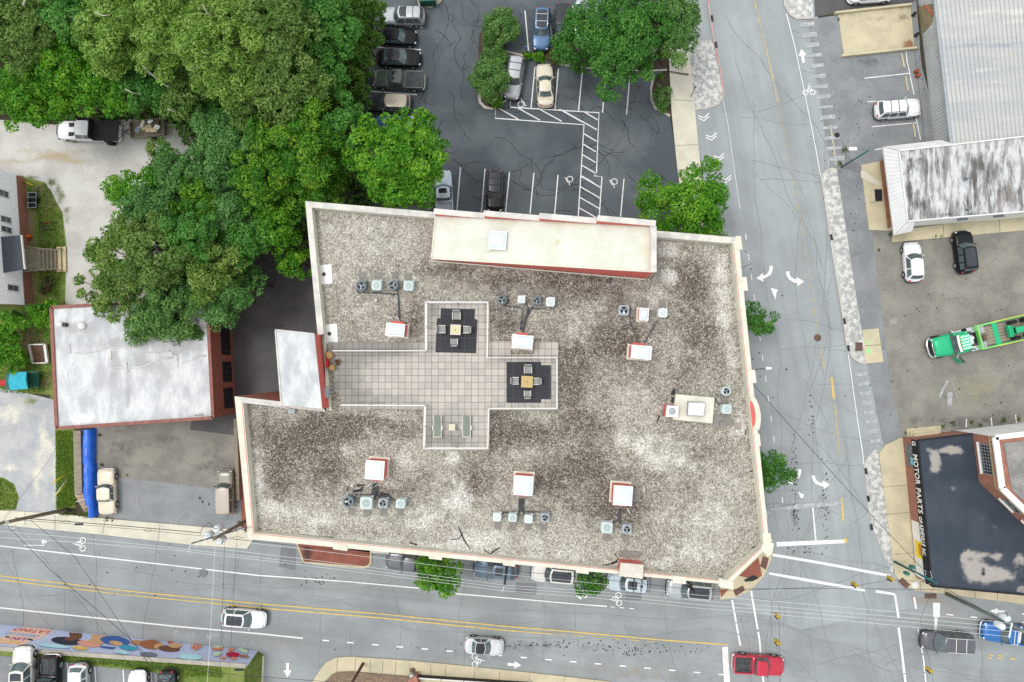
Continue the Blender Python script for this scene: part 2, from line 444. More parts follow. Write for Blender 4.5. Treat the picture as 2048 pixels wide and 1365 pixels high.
# east side
sheet('east_lot',[(1660,300),(1690,250),(2700,180),(2700,880),(1810,880),(1772,905),(1735,735),(1690,560)],.010,'oldasphalt',1.0,
[(1900,650,200,50,0,.18),(2010,800,50,40,0,.4),(1960,780,60,30,2,.45),(1845,823,8,5,0,1.1),(1790,642,18,10,1,.7),(1920,760,100,60,2,.3),(1860,845,150,14,0,.5),(1985,850,90,14,0,.5),(1780,600,12,10,0,.5),(2019,558,9,9,1,1.4),(2030,700,30,40,0,.3)])
sheet('apron',[(1615,40),(1680,30),(1690,120),(1722,330),(1745,470),(1768,660),(1782,780),(1808,880),(1770,905),(1736,740),(1692,560),(1660,330)],.016,'apron',.8,
[(1712,500,20,50,0,.4),(1745,800,20,60,0,.3),(1765,690,12,60,1,.3),(1700,320,18,20,0,.45)])
sheet('upper_lot',[(1675,110),(1690,100),(1835,100),(1885,290),(1768,330),(1725,335),(1700,250)],.021,'apron',.7,
[(1740,125,40,14,0,.6),(1800,240,30,14,0,.45),(1830,275,20,16,0,.5),(1712,180,40,60,1,.25),(1868,220,8,60,0,.8),(1740,310,30,14,1,.25)])
sheet('top_driveway',[(1626,-60),(1900,-80),(1850,12),(1680,26),(1630,34)],.021,'alleyasphalt',.9,[(1700,10,60,20,1,.5)])
# pavements (real kerb steps)
slab('pavement',[(-400,1005),(0,1021),(114,1028),(200,1037),(330,1048),(470,1060),(520,1060),(494,1098),(380,1090),(205,1070),(0,1050),(-400,1032)],-.02,.13,'concrete',.8,[(300,1080,120,8,0,.25),(30,1040,60,6,0,.3),(130,1040,40,20,1,.3)])
slab('pavement',[(1336,75),(1376,82),(1388,200),(1402,340),(1440,600),(1440,640),(1400,640),(1355,340),(1343,220)],-.02,.13,'concrete',.8,[(1360,150,20,60,0,.15)])
slab('pavement',[(620,1372),(640,1340),(652,1325),(672,1316),(700,1314),(820,1322),(905,1330),(1060,1346),(1220,1364),(1300,1400),(1000,1420),(700,1400)],-.02,.13,'tanconcrete',.8,[(850,1350,140,7,0,.12)])
slab('pavement',[(1758,908),(1772,890),(1800,877),(1838,870),(1850,1000),(1880,1150),(2048,1170),(2500,1220),(2500,1250),(2048,1209),(1895,1189),(1830,1181),(1805,1168),(1790,1150),(1786,1120)],-.02,.13,'tanconcrete',.8,[(1790,1000,12,90,0,.2),(1950,1196,90,5,0,.4),(1810,1155,25,12,1,.5),(1840,1176,20,5,0,.3)])
slab('pavement',[(1440,1200),(1440,1060),(1470,1030),(1547,1080),(1543,1118),(1530,1150),(1500,1182),(1470,1196)],-.02,.13,'tanconcrete',.8,[(1510,1170,14,8,0,.3)])
slab('pavement',[(600,1086),(700,1060),(1340,1085),(1480,1110),(1440,1140),(1100,1118),(742,1106)],-.03,.12,'concrete',2)
slab('pavement',[(1420,640),(1440,600),(1478,640),(1500,900),(1500,1060),(1440,1060)],-.03,.12,'concrete',2)
slab('pavement',[(1722,330),(1765,322),(1800,452),(1782,462),(1738,460)],-.02,.12,'tanconcrete',.5,[(1760,440,14,12,0,.3),(1745,350,14,14,0,.2)])
slab('pavement',[(1785,462),(2048,428),(2600,360),(2600,400),(2048,461),(1784,485)],-.02,.12,'tanconcrete',.7)
mb=MB();mb.flat(PX([(1721,342),(1728,342),(1762,366),(1762,374),(1722,356)],.128));tag(mb.build('concrete_patch','concrete'),kind='structure')
slab('concrete_pad',[(1725,660),(1757,657),(1767,724),(1730,728)],-.02,.06,'tanconcrete',.6,[(1745,690,20,6,0,.2)])
# kerbed build-outs, faded paint on top
slab('kerb_island',[(1570,-40),(1570,10),(1580,28),(1595,37),(1627,35),(1622,-40)],-.02,.10,'fadedpad',.5,[(1600,10,25,25,1,.5)])
slab('kerb_island',[(1642,352),(1650,342),(1664,337),(1674,340),(1694,470),(1712,590),(1728,690),(1730,727),(1718,724),(1702,712),(1694,690),(1668,500)],-.02,.10,'fadedpad',.5,[(1685,480,14,60,1,.4),(1710,620,12,40,0,.3)])
slab('kerb_island',[(1729,932),(1737,915),(1752,899),(1756,908),(1772,1010),(1786,1120),(1788,1150),(1780,1140),(1748,1062),(1736,975)],-.02,.05,'fadedpad',.5,[(1755,985,12,50,0,.4),(1770,1080,12,40,1,.5),(1745,930,8,14,1,.5)])
slab('kerb_island',[(1374,84),(1424,80),(1436,130),(1446,192),(1436,207),(1412,216),(1386,218),(1376,140)],-.02,.05,'fadedpad',.4,[(1400,170,20,30,0,.35),(1410,110,18,18,1,.5),(1395,200,14,10,1,.4)])
mb=MB();line_px(mb,[(1414,-60),(1417,8),(1428,80),(1441,140),(1447,192)],.16,.106);tag(mb.build('red_kerb','kerbred'),kind='structure')
mb=MB();line_px(mb,[(1386,219),(1412,217),(1437,208),(1447,192)],.16,.058);line_px(mb,[(1570,-40),(1570,10),(1580,28),(1595,37),(1627,35)],.25,.108)
line_px(mb,[(1643,352),(1652,342),(1664,337),(1674,340)],.2,.108);line_px(mb,[(1642,352),(1668,500),(1694,690),(1703,712),(1718,724),(1730,727)],.2,.108);line_px(mb,[(1729,932),(1737,915),(1752,899)],.2,.058);line_px(mb,[(1729,932),(1736,985),(1746,1050)],.18,.058)
tag(mb.build('kerb_edge','kerbstone'),kind='structure')
mb=MB();line_px(mb,[(1661,250),(1667,290),(1672,330)],.14,.03);tag(mb.build('kerb_edge','tanconcrete'),kind='structure')
# brick planter build-out on the main street
slab('paved_island',[(596,1088),(742,1100),(740,1128),(736,1134),(728,1137),(607,1126)],-.02,.12,'brickpave',.4,[(615,1105,12,20,0,.9),(680,1100,60,4,0,.4)])
mb=MB();line_px(mb,[(593,1086),(607,1125),(728,1136),(737,1132),(741,1126),(742,1098)],.2,.126);tag(mb.build('kerb_edge','tanconcrete'),kind='structure')
mb=MB();mb.flat(PX([(1478,1152),(1517,1115),(1524,1152),(1512,1160)],.137));mb.flat(PX([(1440,1180),(1458,1178),(1442,1196)],.137));tag(mb.build('brick_paving','brickpave'),kind='structure')
mb=MB();mb.flat(PX([(1466,1182),(1486,1171),(1490,1181),(1472,1193)],.141));mb.flat(PX([(1526,1112),(1538,1117),(1532,1140),(1520,1133)],.141));mb.flat(PX([(1796,1163),(1805,1155),(1821,1170),(1812,1178)],.141));tag(mb.build('tactile_paving','tactile'),kind='structure')
mb=MB();mb.flat(PX([(1488,1160),(1508,1150),(1518,1157),(1505,1163),(1490,1164)],.141));tag(mb.build('dark_stain','crack'),kind='structure')
# pavement joints
mb=MB()
for a,b in(((50,1024),(50,1051)),((110,1030),(110,1060)),((210,1042),(205,1068)),((320,1050),(316,1083)),((1355,340),(1400,338)),((1350,292),(1396,289)),((1347,200),(1385,202)),((1340,145),(1378,148)),((1762,1030),(1780,1029)),((1765,975),(1815,970)),((1772,1030),(1826,1024)),((1787,1110),(1836,1105)),((1950,1183),(1951,1196)),((1995,1186),(1995,1201)),((1840,1160),(1841,1182)),((1890,1170),(1890,1188)),((1740,405),(1765,404)),((1886,450),(1888,476)),((1998,436),(2000,465)),((1730,692),(1762,690))):line_px(mb,[a,b],.05,.137)
for x in(675,711,741,766,792,820,862,892,950,1000,1060,1130,1190):line_px(mb,[(x,1314+(x-675)*.085),(x-2,1350+(x-675)*.03)],.05,.137)
tag(mb.build('pavement_joints','joint'),kind='structure')
mb=MB();mb.flat(PX([(1339,142),(1377,148),(1377,152),(1340,146)],.138));mb.build('drain_strip',surf('rustbrown',(.1,.06,.045),(.14,.09,.07),3));bpy.data.objects['drain_strip']['kind']='structure'
# tinted asphalt patches
mb=MB()
for q in([(562,1094),(592,1098),(590,1141),(558,1134)],[(1032,1166),(1073,1168),(1072,1190),(1031,1186)],[(1251,1186),(1283,1188),(1283,1202),(1250,1199)],[(1690,308),(1722,332),(1722,348),(1690,336)],[(830,1158),(880,1160),(880,1172),(828,1168)]):mb.flat(PX(q,.024))
tag(mb.build('asphalt_patch','patch'),kind='structure')
def walk(mb,px,py,ang,n,step,w,z,wig=.5,branch=.1):
 p=P(px,py,z);a=R(ang);pts=[p.copy()]
 for i in range(n):
  a+=random.uniform(-wig,wig);p=p+Vector((math.cos(a),math.sin(a),0))*step*random.uniform(.6,1.3);pts.append(p.copy())
  if branch and random.random()<branch:
   b=a+random.choice((-1,1))*random.uniform(.6,1.4);q=p.copy();bp=[q.copy()]
   for _ in range(max(2,n//4)):
    b+=random.uniform(-wig,wig);q=q+Vector((math.cos(b),math.sin(b),0))*step;bp.append(q.copy())
   ribbon(mb,bp,w*.8,z,.4)
  a=a*.9+R(ang)*.1
 ribbon(mb,pts,w,z,.4)
mb=MB()
for px,py,ang,n,st in((922,5,-60,14,.4),(865,150,60,16,.5),(920,80,-95,10,.5),(945,60,-80,10,.3),(930,105,-85,16,.35),(905,30,-60,8,.4),(985,30,-120,7,.4),(870,60,-50,8,.35),(940,0,-50,12,.5),(1000,222,10,12,.4),(955,215,-30,8,.5),(900,180,-90,14,.4),(848,170,-88,20,.4),(880,0,-70,7,.4),(975,120,-70,12,.3),(985,60,-40,10,.3),
(905,318,-2,40,.45),(1145,378,0,46,.45),(1045,378,-8,26,.5),(1040,340,-80,12,.35),(990,275,-3,36,.5),(1130,280,-1,12,.35),(1085,318,-2,24,.4),(1280,230,-30,8,.4),(1305,235,-70,10,.3),(1250,205,-10,5,.4),(1165,210,-80,8,.4),(1140,195,-5,9,.35),(1240,212,-10,5,.3),(1318,345,-85,20,.3),(1315,380,-100,10,.4),(1180,410,-60,9,.35),(1210,400,-70,9,.3),(1225,425,-20,6,.3),(1110,425,10,6,.4),(940,392,-10,7,.4),(1150,225,-10,14,.4),(1240,240,-5,9,.4),(1095,218,-20,7,.4),(1030,225,-15,9,.3),(860,290,-25,7,.5),(885,240,-95,7,.4),(1250,345,-60,6,.3)):
 walk(mb,px,py,ang,n,st,.055,.018,.55,.08)
tag(mb.build('lot_cracks','crack'),kind='structure')
mb=MB()
for px,py,ang,n,st in((1450,30,-70,40,1.0),(1470,120,-75,30,.8),(1505,200,-80,60,.9),(1555,300,-80,60,.9),(1600,420,-83,70,.9),(1480,235,0,14,.9),(1500,320,-4,12,1),(1520,360,3,14,.9),(1570,640,4,16,.9),(1560,700,-3,20,.7),(1610,760,-60,14,.6),(1620,780,70,24,.6),(1540,820,-6,24,.7),(1640,770,-4,14,.8),(1570,930,2,14,.8),(1590,980,-85,26,.8),(1640,560,-86,70,.8),(1690,880,-84,40,.9),(1600,140,-12,12,.8),(1580,60,-20,8,.8),(1660,100,-85,40,.8),(1685,180,-20,10,.5),(1520,1010,-2,12,.8)):
 walk(mb,px,py,ang,n,st,.04,.013,.2,.03)
for px,py,ang,n,st in((185,1070,-88,14,.9),(314,1085,-88,16,.9),(25,1100,-86,10,.9),(480,1100,-89,14,.8),(0,1125,-5,70,.9),(250,1166,-5,60,.9),(620,1190,-4,60,.9),(1000,1222,-4,60,.9),(780,1150,-89,10,.9),(930,1170,-89,12,.9),(1085,1190,-89,12,.9),(1150,1200,-95,10,.8),(1330,1200,-92,14,.9),(1250,1250,-60,12,.7),(520,1110,-88,16,.9),(640,1230,-88,8,.9),(130,1180,-87,10,.9),(1540,1150,-90,40,.7),(1600,1110,-90,60,.6),(1480,1230,-80,24,.6),(1560,1200,-2,40,.9),(1735,1220,-88,26,.6),(1640,1330,25,14,.7),(1800,1310,-60,10,.5),(1760,1340,30,14,.7),(1820,1240,-20,14,.6),(1960,1280,-80,14,.6),(1880,1330,-30,10,.7),(1700,1300,-40,8,.6),(930,1240,-88,14,.8),(700,1260,-90,8,.8),(1010,1290,-20,6,.9),(60,1195,10,10,.8)):
 walk(mb,px,py,ang,n,st,.035,.009,.16,.02)
tag(mb.build('street_cracks','greycrack'),kind='structure')
mb=MB()
for i in range(46):
 px=random.uniform(1700,2040);py=random.uniform(455,850)
 walk(mb,px,py,random.choice((0,90,40,-50))+random.uniform(-20,20),random.randint(5,16),.5,.035,.022,.6,.15)
for i in range(16):
 walk(mb,random.uniform(1650,1740),random.uniform(60,330),random.uniform(-100,20),random.randint(6,14),.5,.035,.026,.6,.12)
for i in range(14):
 walk(mb,random.uniform(215,470),random.uniform(870,1050),random.uniform(-180,180),random.randint(5,12),.4,.03,.016,.6,.1)
tag(mb.build('old_asphalt_cracks','greycrack'),kind='structure')
# oil spots / grime flecks on the roads
mb=MB()
for cx,cy,sx,sy,n in((1590,1000,8,55,60),(1650,1010,8,60,50),(1625,845,6,40,26),(1100,1290,250,8,110),(1590,900,6,40,30),(1610,1100,30,8,18),(650,1160,40,6,30),(1300,1303,120,8,60),(1500,700,60,200,30),(300,1150,300,60,40),(1690,300,60,150,50),(1900,700,160,160,60)):
 for i in range(n):
  q=P(random.gauss(cx,sx*.6),random.gauss(cy,sy*.6),.03);r=random.uniform(.03,.10)
  k=6;a0=random.random()*6
  mb.flat([(q.x+math.cos(a0+j*1.047)*r*random.uniform(.6,1.2),q.y+math.sin(a0+j*1.047)*r*random.uniform(.6,1.2),.03)for j in range(k)])
tag(mb.build('oil_spots','crack'),kind='structure')
# ------------------------------------------------------------------ painted markings
Zm=.034
mb=MB()
for q in(((921,335),(914,420)),((970,338),(963,424)),((1019,345),(1011,424)),((1068,346),(1060,428)),((1116,350),(1109,432)),((1248,358),(1241,434)),((1295,362),(1290,440)),
((1070,134),(1062,216)),((1117,136),(1110,218)),((1165,140),(1157,222)),((1212,145),(1205,226)),((1260,150),(1253,230)),((1050,22),(1057,102)),((1097,16),(1105,90)),((1145,12),(1152,60)),((1192,8),(1196,60)),
((760,51),(846,56)),((753,95),(842,100)),((742,183),(834,190)),((780,232),(830,235)),((862,380),(858,420))):line_px(mb,q,.12,Zm)
# hatched access aisle
loop=[(1021,195),(1021,215),(1198,226),(1193,345),(1188,352),(1204,354),(1198,440)]
line_px(mb,loop,.12,Zm);line_px(mb,[(1156,440),(1168,250),(990,237),(992,215),(1021,195)],.12,Zm)
for i in range(4):line_px(mb,[(1000+i*43-10,213+i*2),(1045+i*43-8,239+i*2)],.12,Zm)
line_px(mb,[(1168,224),(1195,240)],.12,Zm);line_px(mb,[(1124,221),(1194,260)],.12,Zm)
for i in range(5):line_px(mb,[(1168-i*1.3,268+i*21),(1193-i*1.2,283+i*21)],.12,Zm)
for i in range(4):line_px(mb,[(1162-i*1.3,353+i*21),(1202-i*1.3,376+i*21)],.12,Zm)
def icon_wheelchair(mb,px,py,s,rot):
 c=P(px,py,Zm);m=Matrix.Rotation(R(rot),3,'Z')
 def L(pts,w):ribbon(mb,[c+m@Vector((x*s,y*s,0))for x,y in pts],w*s,Zm)
 L([(-.05+.32*math.cos(R(a)),-.12+.32*math.sin(R(a)))for a in range(110,400,20)],.09)
 L([(.0,.42),(0,.1),(.3,.08),(.42,-.3),(.55,-.26)],.1);L([(0,.22),(.28,.22)],.08)
 L([(-.05,.52),(.05,.52)],.13)
icon_wheelchair(mb,1043,207,.95,0);icon_wheelchair(mb,1139,361,.95,180);icon_wheelchair(mb,1228,366,.95,180)
# stall lines in the east lots, mural terrace done with the terrace
for q in(((1729,157),(1819,147)),((1735,204),(1752,203)),((1743,254),(1832,246)),((1750,300),(1766,297)),((1812,103),(1815,130)),((1816,130),(1828,190)),((1832,235),(1841,280)),((1933,838),(1932,855)),((1982,836),(1984,852)),((2031,830),(2033,846)),((1808,878),(1784,905))):line_px(mb,q,.10,Zm)
tag(mb.build('parking_lines','white_mark'),kind='structure')
mb=MB()
line_px(mb,[(-60,1086),(0,1092),(130,1107),(350,1132),(515,1151),(700,1164),(840,1177)],.13,Zm,jag=.25);line_px(mb,[(890,1186),(1010,1196),(1160,1209),(1214,1213)],.12,Zm,jag=.25);line_px(mb,[(1220,1214),(1270,1218)],.09,Zm,(.5,.5))
line_px(mb,[(-60,1209),(0,1216),(170,1234),(350,1253),(520,1268),(606,1277)],.15,Zm)
line_px(mb,[(48,1091),(90,1091)],.08,Zm)
for i in range(17):
 x=645+i*49.5;y=1281+i*4.25
 line_px(mb,[(x,y),(x+13,y+.8)],.14,Zm)
line_px(mb,[(1464,1200),(1481,1294)],.2,Zm,(1.1,.12));line_px(mb,[(1502,1182),(1519,1280),(1521,1306)],.2,Zm,(4,.25));line_px(mb,[(1523,1336),(1532,1400)],.2,Zm)
line_px(mb,[(1790,1190),(1797,1236)],.24,Zm);line_px(mb,[(1797,1255),(1803,1300),(1815,1400)],.24,Zm,(2.4,.1));line_px(mb,[(1828,1194),(1832,1218)],.22,Zm);line_px(mb,[(1836,1258),(1847,1320),(1855,1400)],.14,Zm,(1.2,.15))
line_px(mb,[(1545,1110),(1640,1126),(1780,1152)],.28,Zm);line_px(mb,[(1538,1147),(1610,1160),(1730,1181)],.28,Zm,jag=.2);line_px(mb,[(1752,1183),(1790,1189)],.26,Zm,jag=.2)
line_px(mb,[(1553,1089),(1690,1083)],.5,Zm,jag=.25);line_px(mb,[(1625,1010),(1632,1085)],.16,Zm);line_px(mb,[(1450,1294),(1454,1364),(1456,1400)],.62,Zm,jag=.08)
line_px(mb,[(1873,1206),(1873,1235)],.7,Zm,jag=.1);line_px(mb,[(1872,1236),(1871,1264)],.3,Zm,jag=.3)
for x,y in((1892,1229),(1941,1234),(2044,1228),(2044,1245)):line_px(mb,[(x,y),(x+14,y+1.5)],.14,Zm)
def arrow(mb,px,py,L,wd,ang):
 c=P(px,py,Zm);m=Matrix.Rotation(R(ang),3,'Z');h=L/2
 mb.flat([c+m@Vector(a)for a in((-h,-wd*.2,0),(0,-wd*.2,0),(0,-wd*.55,0),(h,0,0),(0,wd*.55,0),(0,wd*.2,0),(-h,wd*.2,0))])
arrow(mb,575,1341,1.5,.8,-90);arrow(mb,1029,1330,1.45,.7,-4);arrow(mb,1163,1193,1.15,.7,176);arrow(mb,1605,112,1.5,.8,98);arrow(mb,1995,1223,1.6,.6,176);arrow(mb,88,1084,.6,.6,176)
arrow(mb,1437,178,1.1,.6,-80)
def turn(mb,px,py,s,flip,ang):
 c=P(px,py,Zm);m=Matrix.Rotation(R(ang),3,'Z')
 f=lambda x,y:c+m@Vector((x*flip*s,y*s,0))
 ribbon(mb,[f(*q)for q in((.75,1.0),(.72,.6),(.5,.15),(.1,-.1),(-.25,-.2))],.34,Zm,.15)
 mb.flat([f(-.2,.3),f(-.2,-.72),f(-1.0,-.28)])
turn(mb,1530,551,.95,1,4);turn(mb,1590,560,.95,-1,4);turn(mb,1588,957,.9,1,5);turn(mb,1642,967,.9,-1,8)
mb.flat(PX([(1541,576),(1556,580),(1553,586),(1551,600)],Zm));mb.flat(PX([(1596,983),(1608,990),(1606,997),(1601,996)],Zm))
def bike(mb,px,py,s,ang):
 c=P(px,py,Zm);m=Matrix.Rotation(R(ang),3,'Z')
 def L(pts,w=.09):ribbon(mb,[c+m@Vector((x*s,y*s,0))for x,y in pts],w*s,Zm)
 for ox in(-.42,.42):L([(ox+.3*math.cos(R(a)),-.3+.3*math.sin(R(a)))for a in range(0,361,30)],.1)
 L([(-.42,-.3),(-.1,.1),(.25,.1),(.42,-.3)]);L([(-.1,.1),(.02,-.3),(.25,.1)]);L([(.25,.05),(.3,.3),(.15,.32)]);L([(-.12,.12),(.0,.5),(.2,.3)],.14);L([(.0,.68),(.1,.68)],.16)
bike(mb,160,1089,1.0,90);bike(mb,955,1321,.95,-88);bike(mb,1232,1199,.95,95);bike(mb,1618,180,.9,0);bike(mb,1755,1038,.9,0)
for(x,y)in((1408,236),(1423,275),(1438,316),(1452,360)):
 for d in(0,6):line_px(mb,[(x-11,y-4+d*.8),(x,y+d),(x+10,y-9+d)],.13,Zm)
line_px(mb,[(1390,64),(1392,90)],.14,Zm)
# lane-edge lines on the side street
line_px(mb,[(1573,28),(1590,95),(1612,200),(1630,290),(1640,345),(1668,520),(1698,720),(1715,840),(1725,905),(1740,1030)],.09,Zm,jag=.3)
for i in range(14):
 x=1491+i*5.6;y=468+i*40.5
 if i in(11,):continue
 line_px(mb,[(x,y),(x+1.6,y+12)],.10,Zm)
line_px(mb,[(1445,197),(1456,250),(1480,420)],.05,Zm)
tag(mb.build('lane_markings','white_mark'),kind='structure')
mb=MB()
for i in range(14):
 x=1612+i*4.6;y=50+i*20.6
 line_px(mb,[(x-14,y+1),(x+17,y-2)],.42,Zm,jag=.35)
for i in range(8):line_px(mb,[(1710+i*4.4,750+i*19),(1733+i*4,748+i*19)],.45,Zm,jag=.2)
line_px(mb,[(1590,1014),(1683,1006)],.45,Zm,jag=.3);line_px(mb,[(1540,1020),(1590,1014)],.3,Zm,jag=.3)
bike(mb,1415,118,.9,90);line_px(mb,[(1412,105),(1416,140),(1435,138)],.08,.06)
walk(mb,1895,762,-100,6,.35,.22,Zm,.3,0);walk(mb,1903,760,-80,5,.5,.1,Zm,.2,0);line_px(mb,[(1900,785),(1899,812)],.45,Zm,jag=.3)
for x,y in((1703,440),(1700,385),(1712,420),(1688,300),(1664,180),(1715,520),(1724,618)):line_px(mb,[(x,y),(x+1,y+9)],.05,Zm)
line_px(mb,[(350,1264),(358,1262)],.3,Zm)
tag(mb.build('faded_markings','worn_mark'),kind='structure')
mb=MB()
for d in(-4.0,4.0):
 line_px(mb,[(-60,1148+d),(0,1156+d),(260,1187+d),(520,1212+d),(760,1232+d),(1010,1257+d),(1110,1265+d)],.13,Zm,jag=.2)
line_px(mb,[(1110,1261),(1330,1281),(1455,1290)],.13,Zm,jag=.2);line_px(mb,[(1110,1268),(1310,1284)],.07,Zm,(1.2,.7))
line_px(mb,[(1663,755),(1668,800)],.22,Zm,jag=.3);line_px(mb,[(1683,997),(1686,1042)],.2,Zm,jag=.2);line_px(mb,[(1690,1077),(1692,1086)],.3,Zm)
for x,y in((1978,1309),(1996,1311),(2020,1317),(1995,1316),(1974,1315)):line_px(mb,[(x,y),(x+10,y+2)],.13,Zm)
tag(mb.build('centre_line','yellow_mark'),kind='structure')
mb=MB()
line_px(mb,[(1503,-20),(1519,45),(1545,155),(1556,205)],.22,Zm,jag=.3);line_px(mb,[(1585,345),(1600,430),(1618,555),(1639,685)],.1,Zm,jag=.4)
line_px(mb,[(1640,690),(1649,743)],.2,Zm,jag=.3);line_px(mb,[(1669,805),(1679,915)],.22,Zm,jag=.3)
line_px(mb,[(1555,205),(1585,345)],.06,Zm)
tag(mb.build('worn_centre_line','worn_yellow'),kind='structure')
mb=MB()
for c,e in(((1735,685),6),((1737,702),7)):line_px(mb,[(c[0]-e,c[1]+1),(c[0]+e,c[1]-1)],.1,.066);line_px(mb,[(c[0],c[1]-e),(c[0],c[1]+e)],.1,.066)
tag(mb.build('survey_marks',surf('surveygreen',(.2,.65,.2))),kind='structure')
# ------------------------------------------------------------------ roof materials
def gravelmat(name):
 m,nt,b=new_mat(name)
 v=vecs(nt,True)
 vo=nt.nodes.new('ShaderNodeTexVoronoi');vo.inputs['Scale'].default_value=12.0;nt.links.new(v,vo.inputs['Vector'])
 sp=nt.nodes.new('ShaderNodeSeparateColor');nt.links.new(vo.outputs['Color'],sp.inputs[0])
 def ramp(cols):
  cr=nt.nodes.new('ShaderNodeValToRGB');e=cr.color_ramp.elements
  e[0].position,e[0].color=cols[0][0],rgba(cols[0][1]);e[1].position,e[1].color=cols[-1][0],rgba(cols[-1][1])
  for p_,c_ in cols[1:-1]:
   k=e.new(p_);k.color=rgba(c_)
  nt.links.new(sp.outputs[0],cr.inputs[0]);return cr.outputs[0]
 lt=ramp([(0,(.14,.125,.10)),(.25,(.235,.215,.175)),(.5,(.31,.287,.24)),(.75,(.38,.357,.30)),(1,(.54,.515,.44))])
 dk=ramp([(0,(.035,.026,.02)),(.35,(.066,.052,.042)),(.6,(.105,.086,.07)),(.8,(.17,.145,.115)),(1,(.35,.31,.25))])
 pale=ramp([(0,(.24,.225,.195)),(.3,(.38,.36,.315)),(.6,(.49,.47,.42)),(1,(.68,.66,.60))])
 at=nt.nodes.new('ShaderNodeAttribute');at.attribute_name='paint'
 ps=nt.nodes.new('ShaderNodeSeparateColor');nt.links.new(at.outputs['Color'],ps.inputs[0])
 n1=noise(nt,v,.24,6,.6);n2=noise(nt,v,1.5,4,.6);n3=noise(nt,v,11,2,.5)
 nn=mth(nt,'ADD',mth(nt,'MULTIPLY',mth(nt,'SUBTRACT',n1,.5),1.7),mth(nt,'ADD',mth(nt,'MULTIPLY',mth(nt,'SUBTRACT',n2,.5),1.15),mth(nt,'MULTIPLY',mth(nt,'SUBTRACT',n3,.5),.9)))
 fd=smooth(nt,mth(nt,'ADD',ps.outputs[0],nn),-.1,.95)
 n4=noise(nt,v,.6,9,.72)
 fl=smooth(nt,mth(nt,'ADD',ps.outputs[1],mth(nt,'MULTIPLY',mth(nt,'SUBTRACT',n4,.47),3.0)),.2,1.05)
 col=mixc(nt,fd,lt,dk);col=mixc(nt,fl,col,pale)
 nt.links.new(col,b.inputs['Base Color']);b.inputs['Roughness'].default_value=.95
 bp=nt.nodes.new('ShaderNodeBump');bp.inputs['Strength'].default_value=.5;bp.inputs['Distance'].default_value=.03
 nt.links.new(vo.outputs['Distance'],bp.inputs['Height']);nt.links.new(bp.outputs[0],b.inputs['Normal'])
 MATS[name]=m
gravelmat('roofgravel')
def pavermat(name,c1,c2,mortar,size,msz=.02,rotz=0.0,paint=None,off=0.0,rowh=None):
 m,nt,b=new_mat(name)
 v=vecs(nt,True,rotz)
 bk=nt.nodes.new('ShaderNodeTexBrick');bk.offset=off
 bk.inputs['Scale'].default_value=1.0;bk.inputs['Brick Width'].default_value=size;bk.inputs['Row Height'].default_value=rowh or size
 bk.inputs['Mortar Size'].default_value=msz;bk.inputs['Mortar Smooth'].default_value=.2
 bk.inputs['Color1'].default_value=rgba(c1);bk.inputs['Color2'].default_value=rgba(c2);bk.inputs['Mortar'].default_value=rgba(mortar)
 nt.links.new(v,bk.inputs['Vector'])
 out=bk.outputs['Color']
 if paint:
  at=nt.nodes.new('ShaderNodeAttribute');at.attribute_name='paint'
  ps=nt.nodes.new('ShaderNodeSeparateColor');nt.links.new(at.outputs['Color'],ps.inputs[0])
  f=smooth(nt,mth(nt,'ADD',ps.outputs[0],mth(nt,'MULTIPLY',mth(nt,'SUBTRACT',noise(nt,v,1.2,5,.7),.5),.8)),.2,1.0)
  out=mixc(nt,mth(nt,'MULTIPLY',f,.8),out,paint,'MULTIPLY')
 g=mth(nt,'MULTIPLY_ADD',mth(nt,'SUBTRACT',noise(nt,v,9,3,.7),.5),.35,1.0)
 cc=nt.nodes.new('ShaderNodeCombineColor')
 for i in range(3):nt.links.new(g,cc.inputs[i])
 out=mixc(nt,1.0,out,cc.outputs[0],'MULTIPLY')
 nt.links.new(out,b.inputs['Base Color']);b.inputs['Roughness'].default_value=.85
 MATS[name]=m
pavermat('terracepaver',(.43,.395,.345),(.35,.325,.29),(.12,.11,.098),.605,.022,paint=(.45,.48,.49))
pavermat('rubbertile',(.022,.023,.028),(.028,.027,.032),(.055,.055,.06),1.1,.02)
surf('cream',(.60,.585,.485),(.52,.50,.41),1.0,speck=.15,paint=((.32,.31,.28),(.78,.76,.68),(.45,.40,.27)),sc=(1,1,1))
surf('greycoping',(.58,.56,.50),(.44,.43,.40),.9,speck=.3,sscale=6,paint=((.25,.26,.26),None,None))
surf('whitemembrane',(.57,.585,.51),(.52,.525,.43),.7,speck=.12,sscale=5,paint=((.45,.40,.27),(.84,.84,.80),(.55,.48,.25)))
surf('whiteroof',(.55,.56,.555),(.38,.395,.40),.9,sc=(1,.45,1),speck=.25,paint=((.34,.34,.34),(.82,.82,.82),(.20,.17,.15)))
surf('redwall',(.56,.13,.105),(.50,.115,.09),1.2,speck=.15)
surf('peach',(.72,.55,.42),(.62,.48,.38),2)
surf('brick',(.34,.155,.105),(.26,.115,.085),1.6,speck=.45,sscale=9,sc=(1,1,3))
surf('skyglass',(.50,.56,.59),(.60,.64,.655),.9,rough=.25,spec=.5,world=False)
surf('whitemetal',(.66,.66,.64),(.60,.60,.58),2,rough=.45)
surf('railwhite',(.58,.57,.54),rough=.4)
surf('acdark',(.11,.14,.155),(.15,.18,.195),2,rough=.5,world=False)
surf('aclight',(.40,.47,.45),(.46,.52,.50),2,rough=.5,world=False)
surf('acgrey',(.27,.30,.315),(.32,.35,.365),2,rough=.5,world=False)
surf('acpale',(.56,.60,.59),(.50,.55,.54),2,rough=.5,world=False)
surf('black',(.012,.013,.015),rough=.5)
surf('fanblade',(.45,.50,.53),rough=.35,metal=.4,world=False)
surf('pipeblack',(.035,.04,.045),(.07,.075,.08),3,rough=.6)
